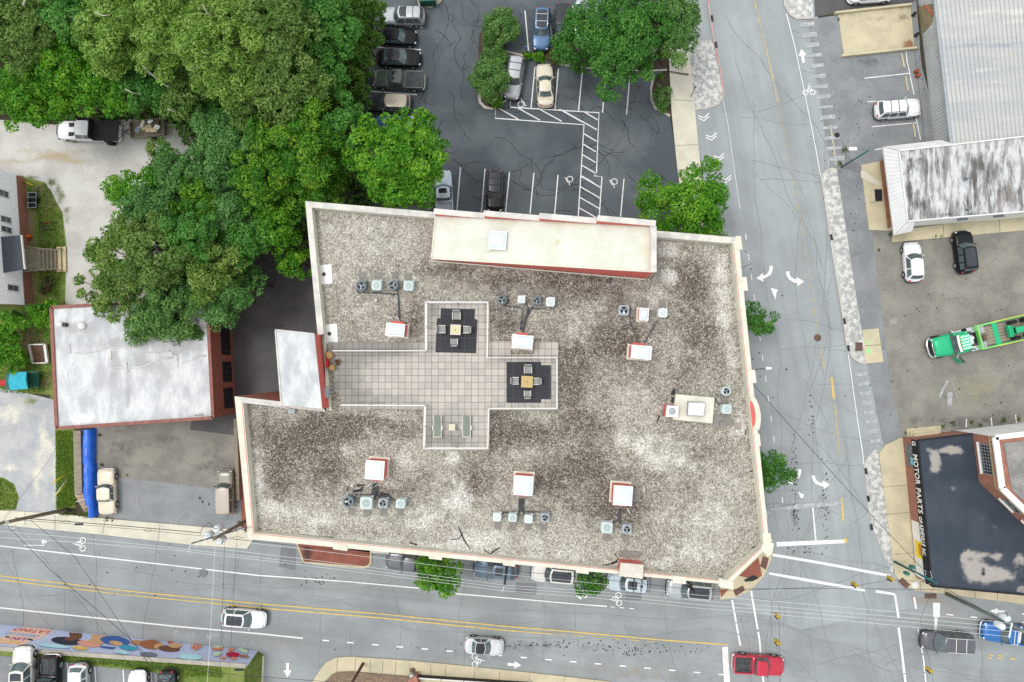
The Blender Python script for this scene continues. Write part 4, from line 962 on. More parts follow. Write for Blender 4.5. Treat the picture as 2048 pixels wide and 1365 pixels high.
# stepping slabs
SL=[(724,551,'behind the leftmost dark air conditioner'),(756,551,'behind the second air conditioner of the north-west row'),(790,551,'behind the third air conditioner of the north-west row'),(816,553,'behind the rightmost air conditioner of the north-west row'),(820,597,'below the rightmost air conditioner of the north-west row'),
(858,558,'west-most of the stray slabs south of the penthouse'),(885,571,'second stray slab south of the penthouse roof'),(916,574,'pale stray slab in the middle of the loose row above the terrace'),(945,574,'fourth of the stray slabs above the terrace'),(973,576,'pale stray slab above the terrace\'s upper right corner'),
(1006,578,'behind the round grey air conditioner of the centre row'),(1043,581,'behind the small white air conditioner of the centre row'),(1075,582,'behind the dark air conditioner of the centre row'),(1101,584,'behind the white air conditioner ending the centre row'),(1267,628,'between the grey air conditioner and the smallest skylight'),(1310,628,'between the smallest skylight and the white-topped air conditioner'),(1325,607,'behind the white-topped air conditioner'),(1287,614,'against the top edge of the smallest skylight'),(1450,802,'between the two air conditioners by the east parapet'),
(703,1024,'below the blue-grey round air conditioner'),(734,1026,'below the large pale air conditioner of the south-west row'),(767,1025,'below the small grey air conditioner of the south-west row'),(801,1025,'below the small pale air conditioner ending the south-west row'),(995,1052,'below the leftmost air conditioner of the south centre row'),(1026,1053,'below the second air conditioner of the south centre row'),(1057,1054,'below the third air conditioner of the south centre row'),(1087,1056,'below the grey air conditioner ending the south centre row'),(1213,1075,'below the large pale air conditioner of the south-east pair'),(1253,1078,'below the small grey air conditioner of the south-east pair'),
(1273,983,'right of the south-east skylight, upper of two'),(1273,997,'right of the south-east skylight, lower of two'),(1245,1108,'left of the three slabs above the chimney'),(1260,1109,'middle of the three slabs above the chimney'),(1275,1110,'right of the three slabs above the chimney'),
(1434,836,'upper left of the slab pile below the east air conditioners'),(1432,849,'lower left of the slab pile below the east air conditioners'),(1447,836,'upper middle of the slab pile below the east air conditioners'),(1446,851,'lower middle of the slab pile by the hatch'),(1455,838,'tilted slab lying across the pile below the east air conditioners'),(1461,844,'second tilted slab overlapping the pile near the east parapet'),(1475,853,'pinkish slab at the right end of the pile near the east parapet')]
for i,(px,py,t)in enumerate(SL):
 c=P(px,py,ZR+.05);mb=MB();mb.box((0,0,.025),(.6,.6,.05),bev=.008)
 pink=px in(820,858,916,973,1475)
 lift={1455:.055,1461:.06,1475:.03}.get(px,.01)
 o=mb.build('stepping_slab','pinkslab' if pink else 'paverslab',loc=(c.x,c.y,ZR+lift))
 o.rotation_euler=(0,0,R({1455:32,1461:-10}.get(px,random.uniform(-6,2))))
 tag(o,'concrete slab '+t,'paving slab','loose concrete slabs on the gravel roof')
for px,py,t in((752,601,'small capped vent pipe standing in gravel below the second air conditioner'),(704,972,'small capped vent pipe left of the south-west skylight pipes')):
 c=P(px,py,ZR+.3);mb=MB();mb.cyl((0,0,0),.07,.3,10);mb.lathe((0,0,.3),[(.11,0),(.11,.03),(.02,.07)],10);tag(mb.build('vent_pipe','whitemetal',loc=(c.x,c.y,ZR)),t,'vent pipe')
for px,py,a,t in((797,638,-40,'white drain pipe stub, right one north of the left skylight'),(781,636,-30,'white drain pipe stub, left one north of the left skylight'),(738,971,35,'white drain pipe stub below the south-west skylight, left one'),(752,972,35,'white drain pipe stub below the south-west skylight, right one'),(1301,681,45,'white drain pipe stub at the upper right of the east skylight'),(1257,1022,-60,'white drain pipe stub below the south-east skylight'),(1054,1004,88,'white drain pipe stub right of the south centre pipe bundle')):
 c=P(px,py,ZR+.1);mb=MB();d=Vector((math.cos(R(a)),math.sin(R(a)),0))*.3;mb.tube([-d,d],.045,8)
 tag(mb.build('drain_stub','whitemetal',loc=(c.x,c.y,ZR+.12)),t,'pipe')
# terrace furniture
ZT=10.14
def mat_pad(pts,label):
 q=PX(pts,ZT);c=q[0];mb=MB((c.x,c.y,ZT));mb.prism([(p.x,p.y)for p in q],ZT+.005,ZT+.03);o=mb.build('rubber_mat','rubbertile',loc=(c.x,c.y,ZT));tag(o,label,'mat')
mat_pad([(882,617),(950,619),(949,638),(955,640),(952,707),(871,705),(874,637),(881,637)],'black rubber tile mat under the dining set in the terrace\'s upper arm')
mat_pad([(1013,724),(1082,724),(1082,731),(1102,731),(1102,799),(1082,799),(1082,806),(1013,806)],'dark blue rubber tile mat under the dining set at the terrace\'s right end')
def chair(px,py,face,label,s=1.0):
 c=P(px,py,ZT+.45);r=empty('patio_chair',(c.x,c.y,ZT+.03),label,'chair','patio chairs on the roof terrace',R(face))
 W=.62*s
 mb=MB();mb.box((0,0,.42),(W-.1,W-.12,.05),bev=.015);mb.build('seat','chairgrey',r)
 mb=MB();mb.box((0,W/2+.02,.68),(W-.1,.05,.46),bev=.015,m=Matrix.Rotation(R(-14),3,'X'));mb.build('backrest','chairgrey',r)
 for sx in(-1,1):
  mb=MB();mb.box((sx*(W/2-.02),-.02,.62),(.06,W-.08,.03),bev=.01);mb.bar((sx*(W/2-.02),-W/2+.08,.04),(sx*(W/2-.02),-W/2+.08,.6),.03,.03);mb.build('armrest','chairframe',r)
  for sy in(-1,1):
   mb=MB();mb.bar((sx*(W/2-.06),sy*(W/2-.1),0),(sx*(W/2-.06),sy*(W/2-.1),.4),.035,.035);mb.build('leg','chairframe',r)
 mb=MB()
 for sx in(-1,1):mb.bar((sx*(W/2-.05),W/2-.02,.42),(sx*(W/2-.05),W/2+.1,.92),.035,.035)
 mb.bar((-W/2+.05,W/2+.1,.92),(W/2-.05,W/2+.1,.92),.03,.03);mb.bar((-W/2+.05,-W/2+.07,.43),(W/2-.05,-W/2+.07,.43),.03,.03)
 mb.build('frame','chairframe',r)
chair(913,632,0,'grey patio chair above the square table on the black mat',1.2);chair(884,659,90,'grey patio chair left of the square table on the black mat',1.15);chair(933,660,-90,'grey patio chair right of the square table on the black mat',1.05);chair(909,684,180,'grey patio chair below the square table on the black mat')
chair(1056,740,0,'grey patio chair above the wooden slat table',1.15);chair(1031,762,90,'grey patio chair left of the wooden slat table',1.05);chair(1073,763,-90,'grey patio chair tucked in right of the wooden slat table');chair(1055,788,180,'grey patio chair below the wooden slat table')
def table(name,px,py,size,h,topmat,label,slats=0):
 c=P(px,py,ZT+h);r=empty(name,(c.x,c.y,ZT+.03),label,'table',None,R(-2))
 mb=MB()
 if slats:
  for i in range(slats):mb.box(((i+.5)/slats*(size-.12)-(size-.12)/2,0,h-.02),((size-.12)/slats-.012,size-.1,.03))
 else:mb.box((0,0,h-.02),(size-.12,size-.12,.02))
 mb.build('tabletop',topmat,r)
 mb=MB()
 for s_ in(-1,1):
  mb.box((s_*(size/2-.03),0,h-.02),(.06,size,.045));mb.box((0,s_*(size/2-.03),h-.02),(size-.122,.06,.045))
 mb.build('table_frame','woodslat' if slats else 'chairframe',r)
 if size>.7:
  mb=MB();mb.lathe((0,0,h-.01),[(.05,0),(.05,.02),(.02,.025)],10);mb.build('umbrella_hole','deadplant',r)
 for sx in(-1,1):
  for sy in(-1,1):
   mb=MB();mb.bar((sx*(size/2-.05),sy*(size/2-.05),0),(sx*(size/2-.05),sy*(size/2-.05),h-.045),.05,.05);mb.build('leg','chairframe',r)
table('patio_table',911,660,.92,.72,'tabletop','square tan-topped patio table with pale rim on the black mat');table('patio_table',1054,764,1.02,.72,'woodslat','square wooden slat patio table on the dark blue mat',9);table('side_table',904,855,.56,.45,'tabletop','small square side table between the two loungers')
def lounger(px,py,label):
 c=P(px,py,ZT+.35);r=empty('sun_lounger',(c.x,c.y,ZT+.01),label,'sun lounger','sun loungers in the terrace\'s lower arm')
 mb=MB();mb.box((0,-.32,.33),(.6,1.25,.04),bev=.012);mb.build('seat_sling','loungegreen',r)
 mb=MB();mb.box((0,.62,.43),(.6,.72,.04),bev=.012,m=Matrix.Rotation(R(20),3,'X'));mb.build('backrest_sling','loungegreen',r)
 mb=MB()
 for s_ in(-1,1):mb.bar((s_*.34,-.96,.32),(s_*.34,.32,.32),.06,.05);mb.bar((s_*.34,.3,.33),(s_*.34,.97,.56),.06,.05)
 mb.bar((-.36,-.97,.32),(.36,-.97,.32),.06,.05);mb.build('frame','chairframe',r)
 for s_ in(-1,1):
  mb=MB();mb.box((s_*.43,-.12,.5),(.08,.42,.03),bev=.01);mb.bar((s_*.4,-.1,.3),(s_*.43,-.1,.5),.04,.04);mb.build('armrest','chairframe',r)
  for y in(-.85,.3):
   mb=MB();mb.bar((s_*.33,y,0),(s_*.33,y,.3),.04,.04);mb.build('leg','chairframe',r)
lounger(875,853,'left sun lounger with grey-green sling in the terrace\'s lower arm');lounger(933,853,'right sun lounger with grey-green sling in the terrace\'s lower arm')
for px,py,rr,t in((658,711,.36,'larger tan urn standing in the terrace corner by the red tower wall'),(664,736,.29,'smaller tan urn beside the red box by the tower wall')):
 c=P(px,py,ZT+.4);mb=MB();mb.lathe((0,0,0),[(rr*.5,0),(rr*.8,.12),(rr,.4),(rr*.85,.62),(rr*.5,.72),(rr*.46,.78),(rr*.34,.78),(rr*.3,.70),(rr*.14,.72),(rr*.1,.76),(.01,.77)],20)
 tag(mb.build('urn','claypot',loc=(c.x,c.y,ZT)),t,'urn','urns by the tower')
c=P(655,726,ZT+.3);mb=MB();mb.box((0,0,.25),(.26,.82,.5),bev=.04);o=mb.build('red_box','redplastic',loc=(c.x,c.y,ZT));o.rotation_euler=(0,0,R(4));tag(o,'narrow bright red box against the tower wall between two urns','box')
c=P(675,725,ZT+.25);mb=MB()
for i in range(26):
 a=random.random()*6.28;t=random.uniform(.2,.42);h=random.uniform(.1,.4);d=Vector((math.cos(a),math.sin(a),0));e=Vector((-d.y,d.x,0))*.06
 mb.add([Vector((0,0,.12)),d*t*.6+e+Vector((0,0,h)),d*t+Vector((0,0,h*.7)),d*t*.6-e+Vector((0,0,h))],[(0,1,2,3)])
mb.lathe((0,0,0),[(.1,0),(.14,.16),(.02,.15)],10)
tag(mb.build('withered_plant','deadplant',loc=(c.x,c.y,ZT)),'brown withered pot plant on the terrace beside the small urn','plant')
# ------------------------------------------------------------------ neighbouring buildings
def onwall(px,py,A,B,out=0.0):
 """the point of the vertical plane A-B that the photo shows at (px, py), moved `out` metres towards the viewer's side"""
 d=CAMQ@Vector((px-1024,-(py-682.5),-F));o=Vector((0,0,HC))
 t=Vector((B.x-A.x,B.y-A.y,0)).normalized();nn=Vector((t.y,-t.x,0))
 if(Vector((0,0,0))-Vector((A.x,A.y,0))).dot(nn)<0:nn=-nn
 k=(Vector((A.x,A.y,0))-o).dot(nn)/d.dot(nn)
 return o+d*k+nn*out
def wallquad(mb,pts,A,B,out,thick=.0):
 q=[onwall(a,b,A,B,out)for a,b in pts]
 mb.add(q,[tuple(range(len(q)))])
def window_on(parent,bc_,A,B,x0,x1,z0,z1,frame='whitemetal',glass='windowglass',bars=(1,1),proud=.04,depth=.09,pane=.012):
 """window on wall A-B between distances x0..x1 (m from A) and heights z0..z1"""
 t=Vector((B.x-A.x,B.y-A.y,0)).normalized();nn=Vector((t.y,-t.x,0))
 if(Vector((0,0,0))-Vector((A.x,A.y,0))).dot(nn)<0:nn=-nn
 a=Vector((A.x,A.y,0))
 def pt(u,z,o):return a+t*u+nn*o+Vector((0,0,z))
 mb=MB(bc_);fw=.07
 for(u0,w0,u1,w1)in((x0,z0,x1,z0),(x0,z1,x1,z1)):mb.bar(pt(u0-fw/2,w0,proud),pt(u1+fw/2,w1,proud),depth,fw)
 for u in(x0,x1):mb.bar(pt(u,z0+fw/2,proud),pt(u,z1-fw/2,proud),depth,fw)if False else mb.add([pt(u-fw/2,z0,proud+depth/2),pt(u+fw/2,z0,proud+depth/2),pt(u+fw/2,z1,proud+depth/2),pt(u-fw/2,z1,proud+depth/2)],[(0,1,2,3)])
 for i in range(1,bars[0]):
  u=x0+(x1-x0)*i/bars[0];mb.add([pt(u-.025,z0,proud+.02),pt(u+.025,z0,proud+.02),pt(u+.025,z1,proud+.02),pt(u-.025,z1,proud+.02)],[(0,1,2,3)])
 for i in range(1,bars[1]):
  z=z0+(z1-z0)*i/bars[1];mb.add([pt(x0,z-.025,proud+.022),pt(x1,z-.025,proud+.022),pt(x1,z+.025,proud+.022),pt(x0,z+.025,proud+.022)],[(0,1,2,3)])
 f=mb.build('window',frame,parent)
 mb=MB(bc_);mb.add([pt(x0,z0,pane),pt(x1,z0,pane),pt(x1,z1,pane),pt(x0,z1,pane)],[(0,1,2,3)]);g=mb.build('pane',glass,f)
 return f
surf('windowglass',(.06,.08,.095),(.12,.15,.17),1.2,rough=.12,spec=.6)
surf('darkglass',(.015,.018,.02),(.03,.035,.04),1.5,rough=.15,spec=.6)
surf('terracotta',(.26,.11,.085),(.19,.085,.07),2.5,speck=.3)
surf('whitesiding',(.90,.91,.92),(.86,.88,.89),.8,speck=.1)
surf('shingle',(.085,.095,.11),(.05,.058,.068),6,speck=.6,sscale=6)
surf('agedwood',(.27,.23,.165),(.19,.165,.125),1.5,speck=.4,sscale=6,sc=(1,6,1))
surf('newwood',(.55,.46,.28),(.48,.40,.25),1.5,speck=.25)
surf('metalroof',(.42,.425,.40),(.35,.365,.365),.12,rough=.5,speck=.12,sscale=2,sc=(.5,4,1),paint=((.28,.31,.335),(.52,.50,.45),(.46,.39,.31)))
surf('ribwall',(.50,.52,.50),(.43,.45,.44),.5,rough=.5,speck=.15)
surf('stainedroof',(.47,.475,.475),(.19,.19,.185),1.0,speck=.35,sscale=5,sc=(2.2,.45,1),lo=.42,hi=.62,paint=((.09,.085,.08),(.56,.56,.55),(.22,.18,.155)),pn=(1.5,2.2),edge=.5)
surf('tarroof',(.024,.036,.05),(.038,.05,.066),.3,rough=.6,speck=.25,sscale=4,paint=((.30,.275,.25),(.02,.027,.04),(.17,.165,.16)),pn=(1.1,1.6),edge=.6)
surf('blackband',(.012,.013,.016),(.02,.021,.025),2)
surf('signwhite',(.70,.69,.63))
surf('yellow',(.72,.58,.03),(.66,.52,.04),3)
surf('whitewall',(.74,.73,.69),(.64,.63,.59),.9,speck=.12)
surf('greygravelroof',(.25,.24,.22),(.17,.165,.155),.6,speck=.7,sscale=7)
surf('muralblue',(.56,.60,.78),(.50,.57,.76),.8,speck=.06)
# -- brick building with white roof
ZB=5.4
b4=[P(102,615,ZB),P(414,599,ZB),P(426,836,ZB),P(113,857,ZB)]
o0=Vector(((b4[0].x+b4[2].x)/2,(b4[0].y+b4[2].y)/2,0))
BB=empty('brick_building',o0,'low brick building with patched white membrane roof between gravel yard and dark alley','building')
mb=MB(o0);mb.prism([(p.x,p.y)for p in b4],0,ZB-.25);mb.build('wall','brick',BB)
pl=[(p.x,p.y)for p in b4];vs,fs=grid_poly(pl,.5)
me=bpy.data.meshes.new('roof');me.from_pydata([(x-o0.x,y-o0.y,ZB-.1)for x,y in vs],[],fs)
paint_attr(me,[b+(ZB,)for b in[(270,760,150,90,0,.36),(150,655,50,14,0,.7),(200,755,20,40,0,.3),(330,750,30,30,0,.3),(112,670,6,14,0,.7),(230,685,50,10,0,.5),(330,690,60,20,0,.55),(230,720,6,30,0,.7),(275,720,22,14,0,.5),(226,740,3,26,0,.7),(295,730,20,10,0,.5),(355,705,14,8,2,.5),(353,725,4,14,2,.8),(342,704,7,6,2,.8),(255,790,3,40,0,.6),(125,755,5,16,2,.5),(390,690,30,20,0,.45),(170,690,60,40,0,.22),(380,830,40,4,0,.6),(400,832,26,4,2,.8),(300,640,120,30,0,.5),(150,625,20,8,0,.4),(200,800,70,50,1,.3),(330,780,60,40,1,.25),(160,840,40,14,1,.5)]],vs)
me.materials.append(MATS['whiteroof']);me.update();o=bpy.data.objects.new('roof',me);COL.objects.link(o);o.parent=BB
mb=MB(o0)
for i in range(4):
 a,b=b4[i],b4[(i+1)%4];mb.bar((a.x,a.y,ZB-.1),(b.x,b.y,ZB-.1),.32,.28)
mb.build('parapet_coping','terracotta',BB)
A,B=b4[1],b4[2]
L=(Vector((B.x,B.y,0))-Vector((A.x,A.y,0))).length
for py in(661,690,744,797):
 u=(py-604)/227*L
 window_on(BB,o0,A,B,u-(1.0 if py>670 else.6),u+(1.0 if py>670 else.6),.8,2.75,frame='blackband',glass='darkglass',bars=(3,3))
mb=MB(o0)
for pts in([(150,707),(185,705),(215,697),(240,695),(262,696),(285,692)],[(268,710),(300,708),(325,706),(340,702)],[(228,736),(262,736),(290,733),(310,722),(322,718),(345,716)],[(362,728),(385,720),(400,713),(412,712)],[(138,690),(141,706)],[(222,702),(222,720)],[(253,725),(255,745)]):
 mb.tube([P(a,b,ZB-.08)for a,b in pts],[.07]*len(pts),6)
mb.build('membrane_seams','greycoping',BB)
for k,(px,py,r1,t)in enumerate(((121,649,.32,'white roof vent'),(164,652,.42,'white tarped hump'))):
 c=P(px,py,ZB);mb=MB(o0);mb.ball((c.x,c.y,ZB),(r1,r1*.9,.3),12,6);mb.build('roof_vent','whitemetal',BB)
c=P(131,650,ZB);mb=MB(o0);mb.cyl((c.x,c.y,ZB-.1),.22,.3,12);mb.build('vent_pipe','black',BB)
# -- white sided house
hb=[P(51,358,0),P(68,612,0)];dW=Vector((-11,.4,0))
h4=[hb[0]+dW,hb[0],hb[1],hb[1]+dW]
ho=Vector(((h4[0].x+h4[2].x)/2,(h4[0].y+h4[2].y)/2,0))
HS=empty('house',ho,'white clapboard house on a red brick foundation with grey porch roof','house')
mb=MB(ho);mb.prism([(p.x,p.y)for p in h4],0,1.4);mb.build('foundation','brick',HS)
mb=MB(ho)
hi_=[h4[0],h4[1]+Vector((.03,.03,0)),h4[2]+Vector((.03,-.03,0)),h4[3]]
mb.prism([(p.x,p.y)for p in hi_],1.403,6.6)
A,B=hi_[1],hi_[2]
t=(B-A).normalized();nn=Vector((t.y,-t.x,0));nn=nn if nn.x>0 else-nn
z=1.5
while z<6.5:
 a=A+nn*.0;mb.add([A+nn*.035+Vector((0,0,z)),B+nn*.035+Vector((0,0,z)),B+nn*.004+Vector((0,0,z+.19)),A+nn*.004+Vector((0,0,z+.19))],[(0,1,2,3)]);z+=.2
mb.build('wall','whitesiding',HS)
for q in([(-4,376),(16,382),(17,399),(-4,394)],[(0,429),(21,434),(22,450),(1,446)],[(1,449),(22,454),(23,470),(2,466)],[(14,566),(36,570),(37,587),(15,583)]):
 w3=[onwall(a,b,A,B,0)for a,b in q]
 us=[(p-A).dot(t)for p in w3];zs=[p.z for p in w3]
 window_on(HS,ho,A,B,min(us)+.15,max(us)-.15,sorted(zs)[1],sorted(zs)[2]+.05,bars=(1,2),proud=.06,pane=.045)
mb=MB(ho);r0,r1,r2,r3=[p+Vector((0,0,6.6))for p in(h4[0]+Vector((-.4,.4,0)),h4[1]+Vector((.45,.4,0)),h4[2]+Vector((.45,-.4,0)),h4[3]+Vector((-.4,-.4,0)))]
m1=(r0+r1)/2+Vector((0,-3,2.6));m2=(r2+r3)/2+Vector((0,3,2.6))
mb.add([r0,r1,r2,r3,m1,m2],[(1,0,4),(2,1,4,5),(3,2,5),(0,3,5,4),(0,1,2,3)]);mb.build('roof','shingle',HS)
PR=empty('porch',(0,0,0));PR.parent=HS
pr=[P(-12,476,4.1),P(42,471,3.7),P(49,539,3.7),P(-12,550,4.1)]
mb=MB(ho);mb.prism([(p.x,p.y)for p in pr],[4.15,3.62,3.62,4.15],[4.3,3.74,3.74,4.3]);mb.build('porch_roof','shingle',PR)
mb=MB(ho);mb.bar(pr[1]+Vector((.05,0,-.02)),pr[2]+Vector((.05,0,-.02)),.1,.2);mb.build('gutter','whitemetal',PR)
mb=MB(ho);dk=PX([(46,498),(80,499),(81,538),(46,540)],1.4);mb.prism([(p.x,p.y)for p in dk],1.25,1.4);mb.build('porch_deck','agedwood',PR)
for i,(x0,x1)in enumerate(((80.5,88),(88.5,96),(96.5,104),(104.5,112),(112.5,121),(121.5,131))):
 z=1.4-(i+1)*.2;e=5 if i>3 else 0
 mb=MB(ho);q=PX([(x0,499-e),(x1,499-e),(x1+1,539+e),(x0+1,539+e)],z);mb.prism([(p.x,p.y)for p in q],z-.12,z);mb.build('step','newwood' if i>3 else 'agedwood',PR)
for y0,y1 in((497,500),(540,538)):
 mb=MB(ho);mb.bar(P(46,y0-4 if y0<510 else y0+4,2.35),P(78,y0,2.3),.09,.06);mb.bar(P(78,y0,2.3),P(116,y1,1.0),.09,.06)
 for x,z0,z1 in((60,1.35,2.3),(78,1.3,2.28),(100,.6,1.6),(115,0,1.0)):c=P(x,y0,z1);mb.bar((c.x,c.y,z0),(c.x,c.y,z1),.09,.09)
 mb.build('handrail','agedwood',PR)
# -- metal building
up_=Vector((0,0,1))
ZM=3.3
m4=[P(1864,-60,ZM),P(2500,-140,ZM),P(2500,228,ZM),P(1904,291,ZM)]
mo=Vector(((m4[0].x+m4[2].x)/2,(m4[0].y+m4[2].y)/2,0))
MBD=empty('metal_building',mo,'large shed with pale corrugated metal roof and ribbed metal side wall','building')
mb=MB(mo);ins=[m4[0]+Vector((.35,0,0)),m4[1],m4[2]+Vector((0,.2,0)),m4[3]+Vector((.35,.25,0))];mb.prism([(p.x,p.y)for p in ins],0,ZM-.1);mb.build('wall','ribwall',MBD)
# ribbed west wall
A,B=ins[0],ins[3];t=(B-A);L=Vector((t.x,t.y,0)).length;t=Vector((t.x,t.y,0)).normalized();nn=Vector((t.y,-t.x,0));nn=nn if nn.x<0 else-nn
bay0=0;mb=MB(mo);u=0
while u<L:
 base=A+t*u
 for(o0_,o1_,w0,w1)in((.0,.05,0,.05),(.05,.05,.05,.13),(.05,.0,.13,.18)):
  p0=base+t*w0+nn*(o0_+.004);p1=base+t*w1+nn*(o1_+.004)
  mb.add([(p0.x,p0.y,.02),(p1.x,p1.y,.02),(p1.x,p1.y,ZM-.12),(p0.x,p0.y,ZM-.12)],[(0,1,2,3)])
 u+=.36
mb.build('ribbed_cladding','ribwall',MBD)
pl=[(p.x,p.y)for p in m4]
# corrugated roof with ribs running north-south
mb=MB(mo);a,b,c,d=m4
v0=(b-a);LX=v0.length;v0n=v0.normalized()
nr=int(LX/.45)
def rz_(u):return ZM+.012*u
prof=[]
for i in range(nr+1):
 u=i*.45;prof+=[(u,0),(u+.05,.05),(u+.11,.05),(u+.16,0)]
prof=[q for q in prof if q[0]<=LX]
Vt=[];
for u,h in prof:
 k=u/LX;p=a.lerp(b,k);q=d.lerp(c,k);Vt+=[(p.x,p.y,rz_(u)+h),(q.x,q.y,rz_(u)+h)]
# split along the slope for stains
NSEG=40;V=[];n_=len(prof)
for i in range(n_):
 p=Vector(Vt[2*i]);q=Vector(Vt[2*i+1])
 for j in range(NSEG+1):V.append(tuple(p.lerp(q,j/NSEG)-mo))
fs=[(i*(NSEG+1)+j,i*(NSEG+1)+j+1,(i+1)*(NSEG+1)+j+1,(i+1)*(NSEG+1)+j)for i in range(n_-1)for j in range(NSEG)]
me=bpy.data.meshes.new('roof');me.from_pydata(V,[],fs)
paint_attr(me,[b_+(ZM,)for b_ in[(2000,25,200,4,1,.7),(2000,45,200,4,1,.5),(1990,72,200,4,1,.6),(1980,92,200,8,0,.8),(1990,108,200,3,2,.5),(1990,140,200,4,1,.7),(1980,165,200,3,1,.6),(1990,200,200,5,1,.6),(1980,225,200,3,2,.25),(2000,250,200,20,1,.3),(1990,120,180,10,0,.4),(2040,20,60,30,1,.4)]],[(x+mo.x,y+mo.y)for x,y,z in V])
me.materials.append(MATS['metalroof']);me.update();o=bpy.data.objects.new('roof',me);COL.objects.link(o);o.parent=MBD
mb=MB(mo)
for i in range(nr+1):
 p=a.lerp(b,(i*.45+.08)/LX);q=d.lerp(c,(i*.45+.08)/LX);zz=rz_(i*.45)+.06-ZM;mb.bar(p+up_*zz,q+up_*zz,.045,.02)
mb.build('rib_shade_bars',surf('ribshade',(.20,.215,.225),(.30,.31,.31),.4),MBD)  # grey bars on the ribs put the rib shading into colour
mb=MB(mo);mb.bar(a+Vector((-.08,0,-.02)),d+Vector((-.08,0,-.02)),.2,.16);mb.build('gutter','acgrey',MBD)
mb=MB(mo)
for q,nm in(([(1842,72),(1866,46),(1868,8),(1832,14)],0),):mb.add([onwall(x,y,A,B,.07)for x,y in q],[(0,1,2,3)])
mb.build('bay_opening',surf('bayshade',(.26,.215,.12),(.20,.165,.1),.9,speck=.3),MBD)
mb=MB(mo);mb.bar(onwall(1852,10,A,B,.12),onwall(1868,30,A,B,.12),.12,.12);mb.build('red_brace','redwall',MBD)
# -- white flat-roofed building with mansard
ZW=3.8
w4=[P(1798,302,ZW),P(2500,222,ZW),P(2500,386,ZW),P(1815,443,ZW)]
wo=Vector(((w4[0].x+w4[2].x)/2,(w4[0].y+w4[2].y)/2,0))
WB=empty('shop_building',wo,'low building with dirty streaked white flat roof and pale standing-seam mansard','building')
mb=MB(wo);mb.prism([(p.x,p.y)for p in w4],0,ZW-.2);o=mb.build('wall','whitewall',WB)
A,B=w4[0],w4[3];mb=MB(wo);mb.add([(A.x-.02,A.y,0.02),(B.x-.02,B.y,0.02),(B.x-.02,B.y,2.8),(A.x-.02,A.y,2.8)],[(0,1,2,3)]);mb.build('brick_front',surf('ochrebrick',(.30,.14,.07),(.23,.10,.055),1.5,speck=.4),WB)
pl=[(p.x,p.y)for p in w4];vs,fs=grid_poly(pl,.4)
me=bpy.data.meshes.new('roof');me.from_pydata([(x-wo.x,y-wo.y,ZW-.08)for x,y in vs],[],fs)
random.seed(31)
wb_=[]
for i in range(120):
 x=random.uniform(1805,2050);y=random.uniform(305,430);wb_.append((x,y,random.uniform(3,8),random.uniform(10,30),0,random.uniform(.10,.26),ZW))
for i in range(40):wb_.append((random.uniform(1950,2050),random.uniform(300,420),random.uniform(3,9),random.uniform(12,30),random.choice((0,2)),random.uniform(.12,.3),ZW))
for x,y,rx,ry in((1905,385,26,16),(1880,410,20,10),(1970,370,6,36),(1925,330,10,20),(1830,310,20,6),(1960,300,80,5)):wb_.append((x,y,rx,ry,1,.55,ZW))
wb_+=[(1820,380,6,40,0,.6,ZW),(1840,410,16,14,0,.6,ZW),(1880,330,6,20,0,.6,ZW),(1950,360,6,50,0,.6,ZW),(1915,430,80,4,0,.5,ZW)]
paint_attr(me,wb_,vs);me.materials.append(MATS['stainedroof']);me.update();o=bpy.data.objects.new('roof',me);COL.objects.link(o);o.parent=WB
mb=MB(wo)
for i in range(4):a,b=w4[i],w4[(i+1)%4];mb.bar((a.x,a.y,ZW),(b.x,b.y,ZW),.12,.14)
mb.build('roof_edge','whitemetal',WB)
mb=MB(wo);zb=2.8
lo_=[P(1880,281,zb),P(1766,294,zb),P(1788,471,zb),P(1824,463,zb)]
up=[w4[0].lerp(w4[1],.16),w4[0],w4[3],w4[3].lerp(w4[2],.022)]
for i in range(3):
 p0,p1,q0,q1=lo_[i],lo_[i+1],up[i],up[i+1]
 mb.add([p0,p1,Vector((q1.x,q1.y,ZW-.03)),Vector((q0.x,q0.y,ZW-.03))],[(0,1,2,3)])
 mb.add([p0,p1,Vector((p1.x,p1.y,zb-.18)),Vector((p0.x,p0.y,zb-.18))],[(3,2,1,0)])
 L=(p1-p0).length;k=max(2,int(L/.42))
 for j in range(k+1):
  a=p0.lerp(p1,j/k);b=Vector((q0.x,q0.y,ZW-.02)).lerp(Vector((q1.x,q1.y,ZW-.02)),j/k);mb.bar(a+Vector((0,0,.02)),b+Vector((0,0,.02)),.035,.05)
mb.build('mansard_roof',surf('mansard',(.62,.63,.61),(.56,.57,.56),.8,rough=.5),WB)
A,B=w4[3],w4[2];L=(Vector((B.x-A.x,B.y-A.y,0))).length
for px in(1941,2023):
 p=onwall(px,443-(px-1830)*.105,A,B,0);u=(Vector((p.x,p.y,0))-Vector((A.x,A.y,0))).length
 mb=MB(wo);t=(Vector((B.x-A.x,B.y-A.y,0))).normalized();nn=Vector((t.y,-t.x,0));a=Vector((A.x,A.y,0))+t*u
 mb.box(a+nn*.12+Vector((0,0,2.9)),(1.0,.22,.14),rz=math.atan2(t.y,t.x));mb.build('wall_lamp','acdark',WB)
for(px,py)in((1932,358),(1935,420)):
 c=P(px,py,ZW);mb=MB(wo);mb.cyl((c.x,c.y,ZW-.1),.14,.35,12);mb.build('vent_pipe','acdark',WB)
c=P(1809,311,ZW);mb=MB(wo)
for i in range(60):
 d=Vector((random.gauss(0,.16),random.gauss(0,.2),random.uniform(0,.3)));e=Vector((random.uniform(-.1,.1),random.uniform(-.1,.1),.03));g=Vector((-e.y,e.x,.02))*.6;q=Vector((c.x,c.y,ZW-.05))+d
 mb.add([q+e,q+g,q-e,q-g],[(0,1,2,3)])
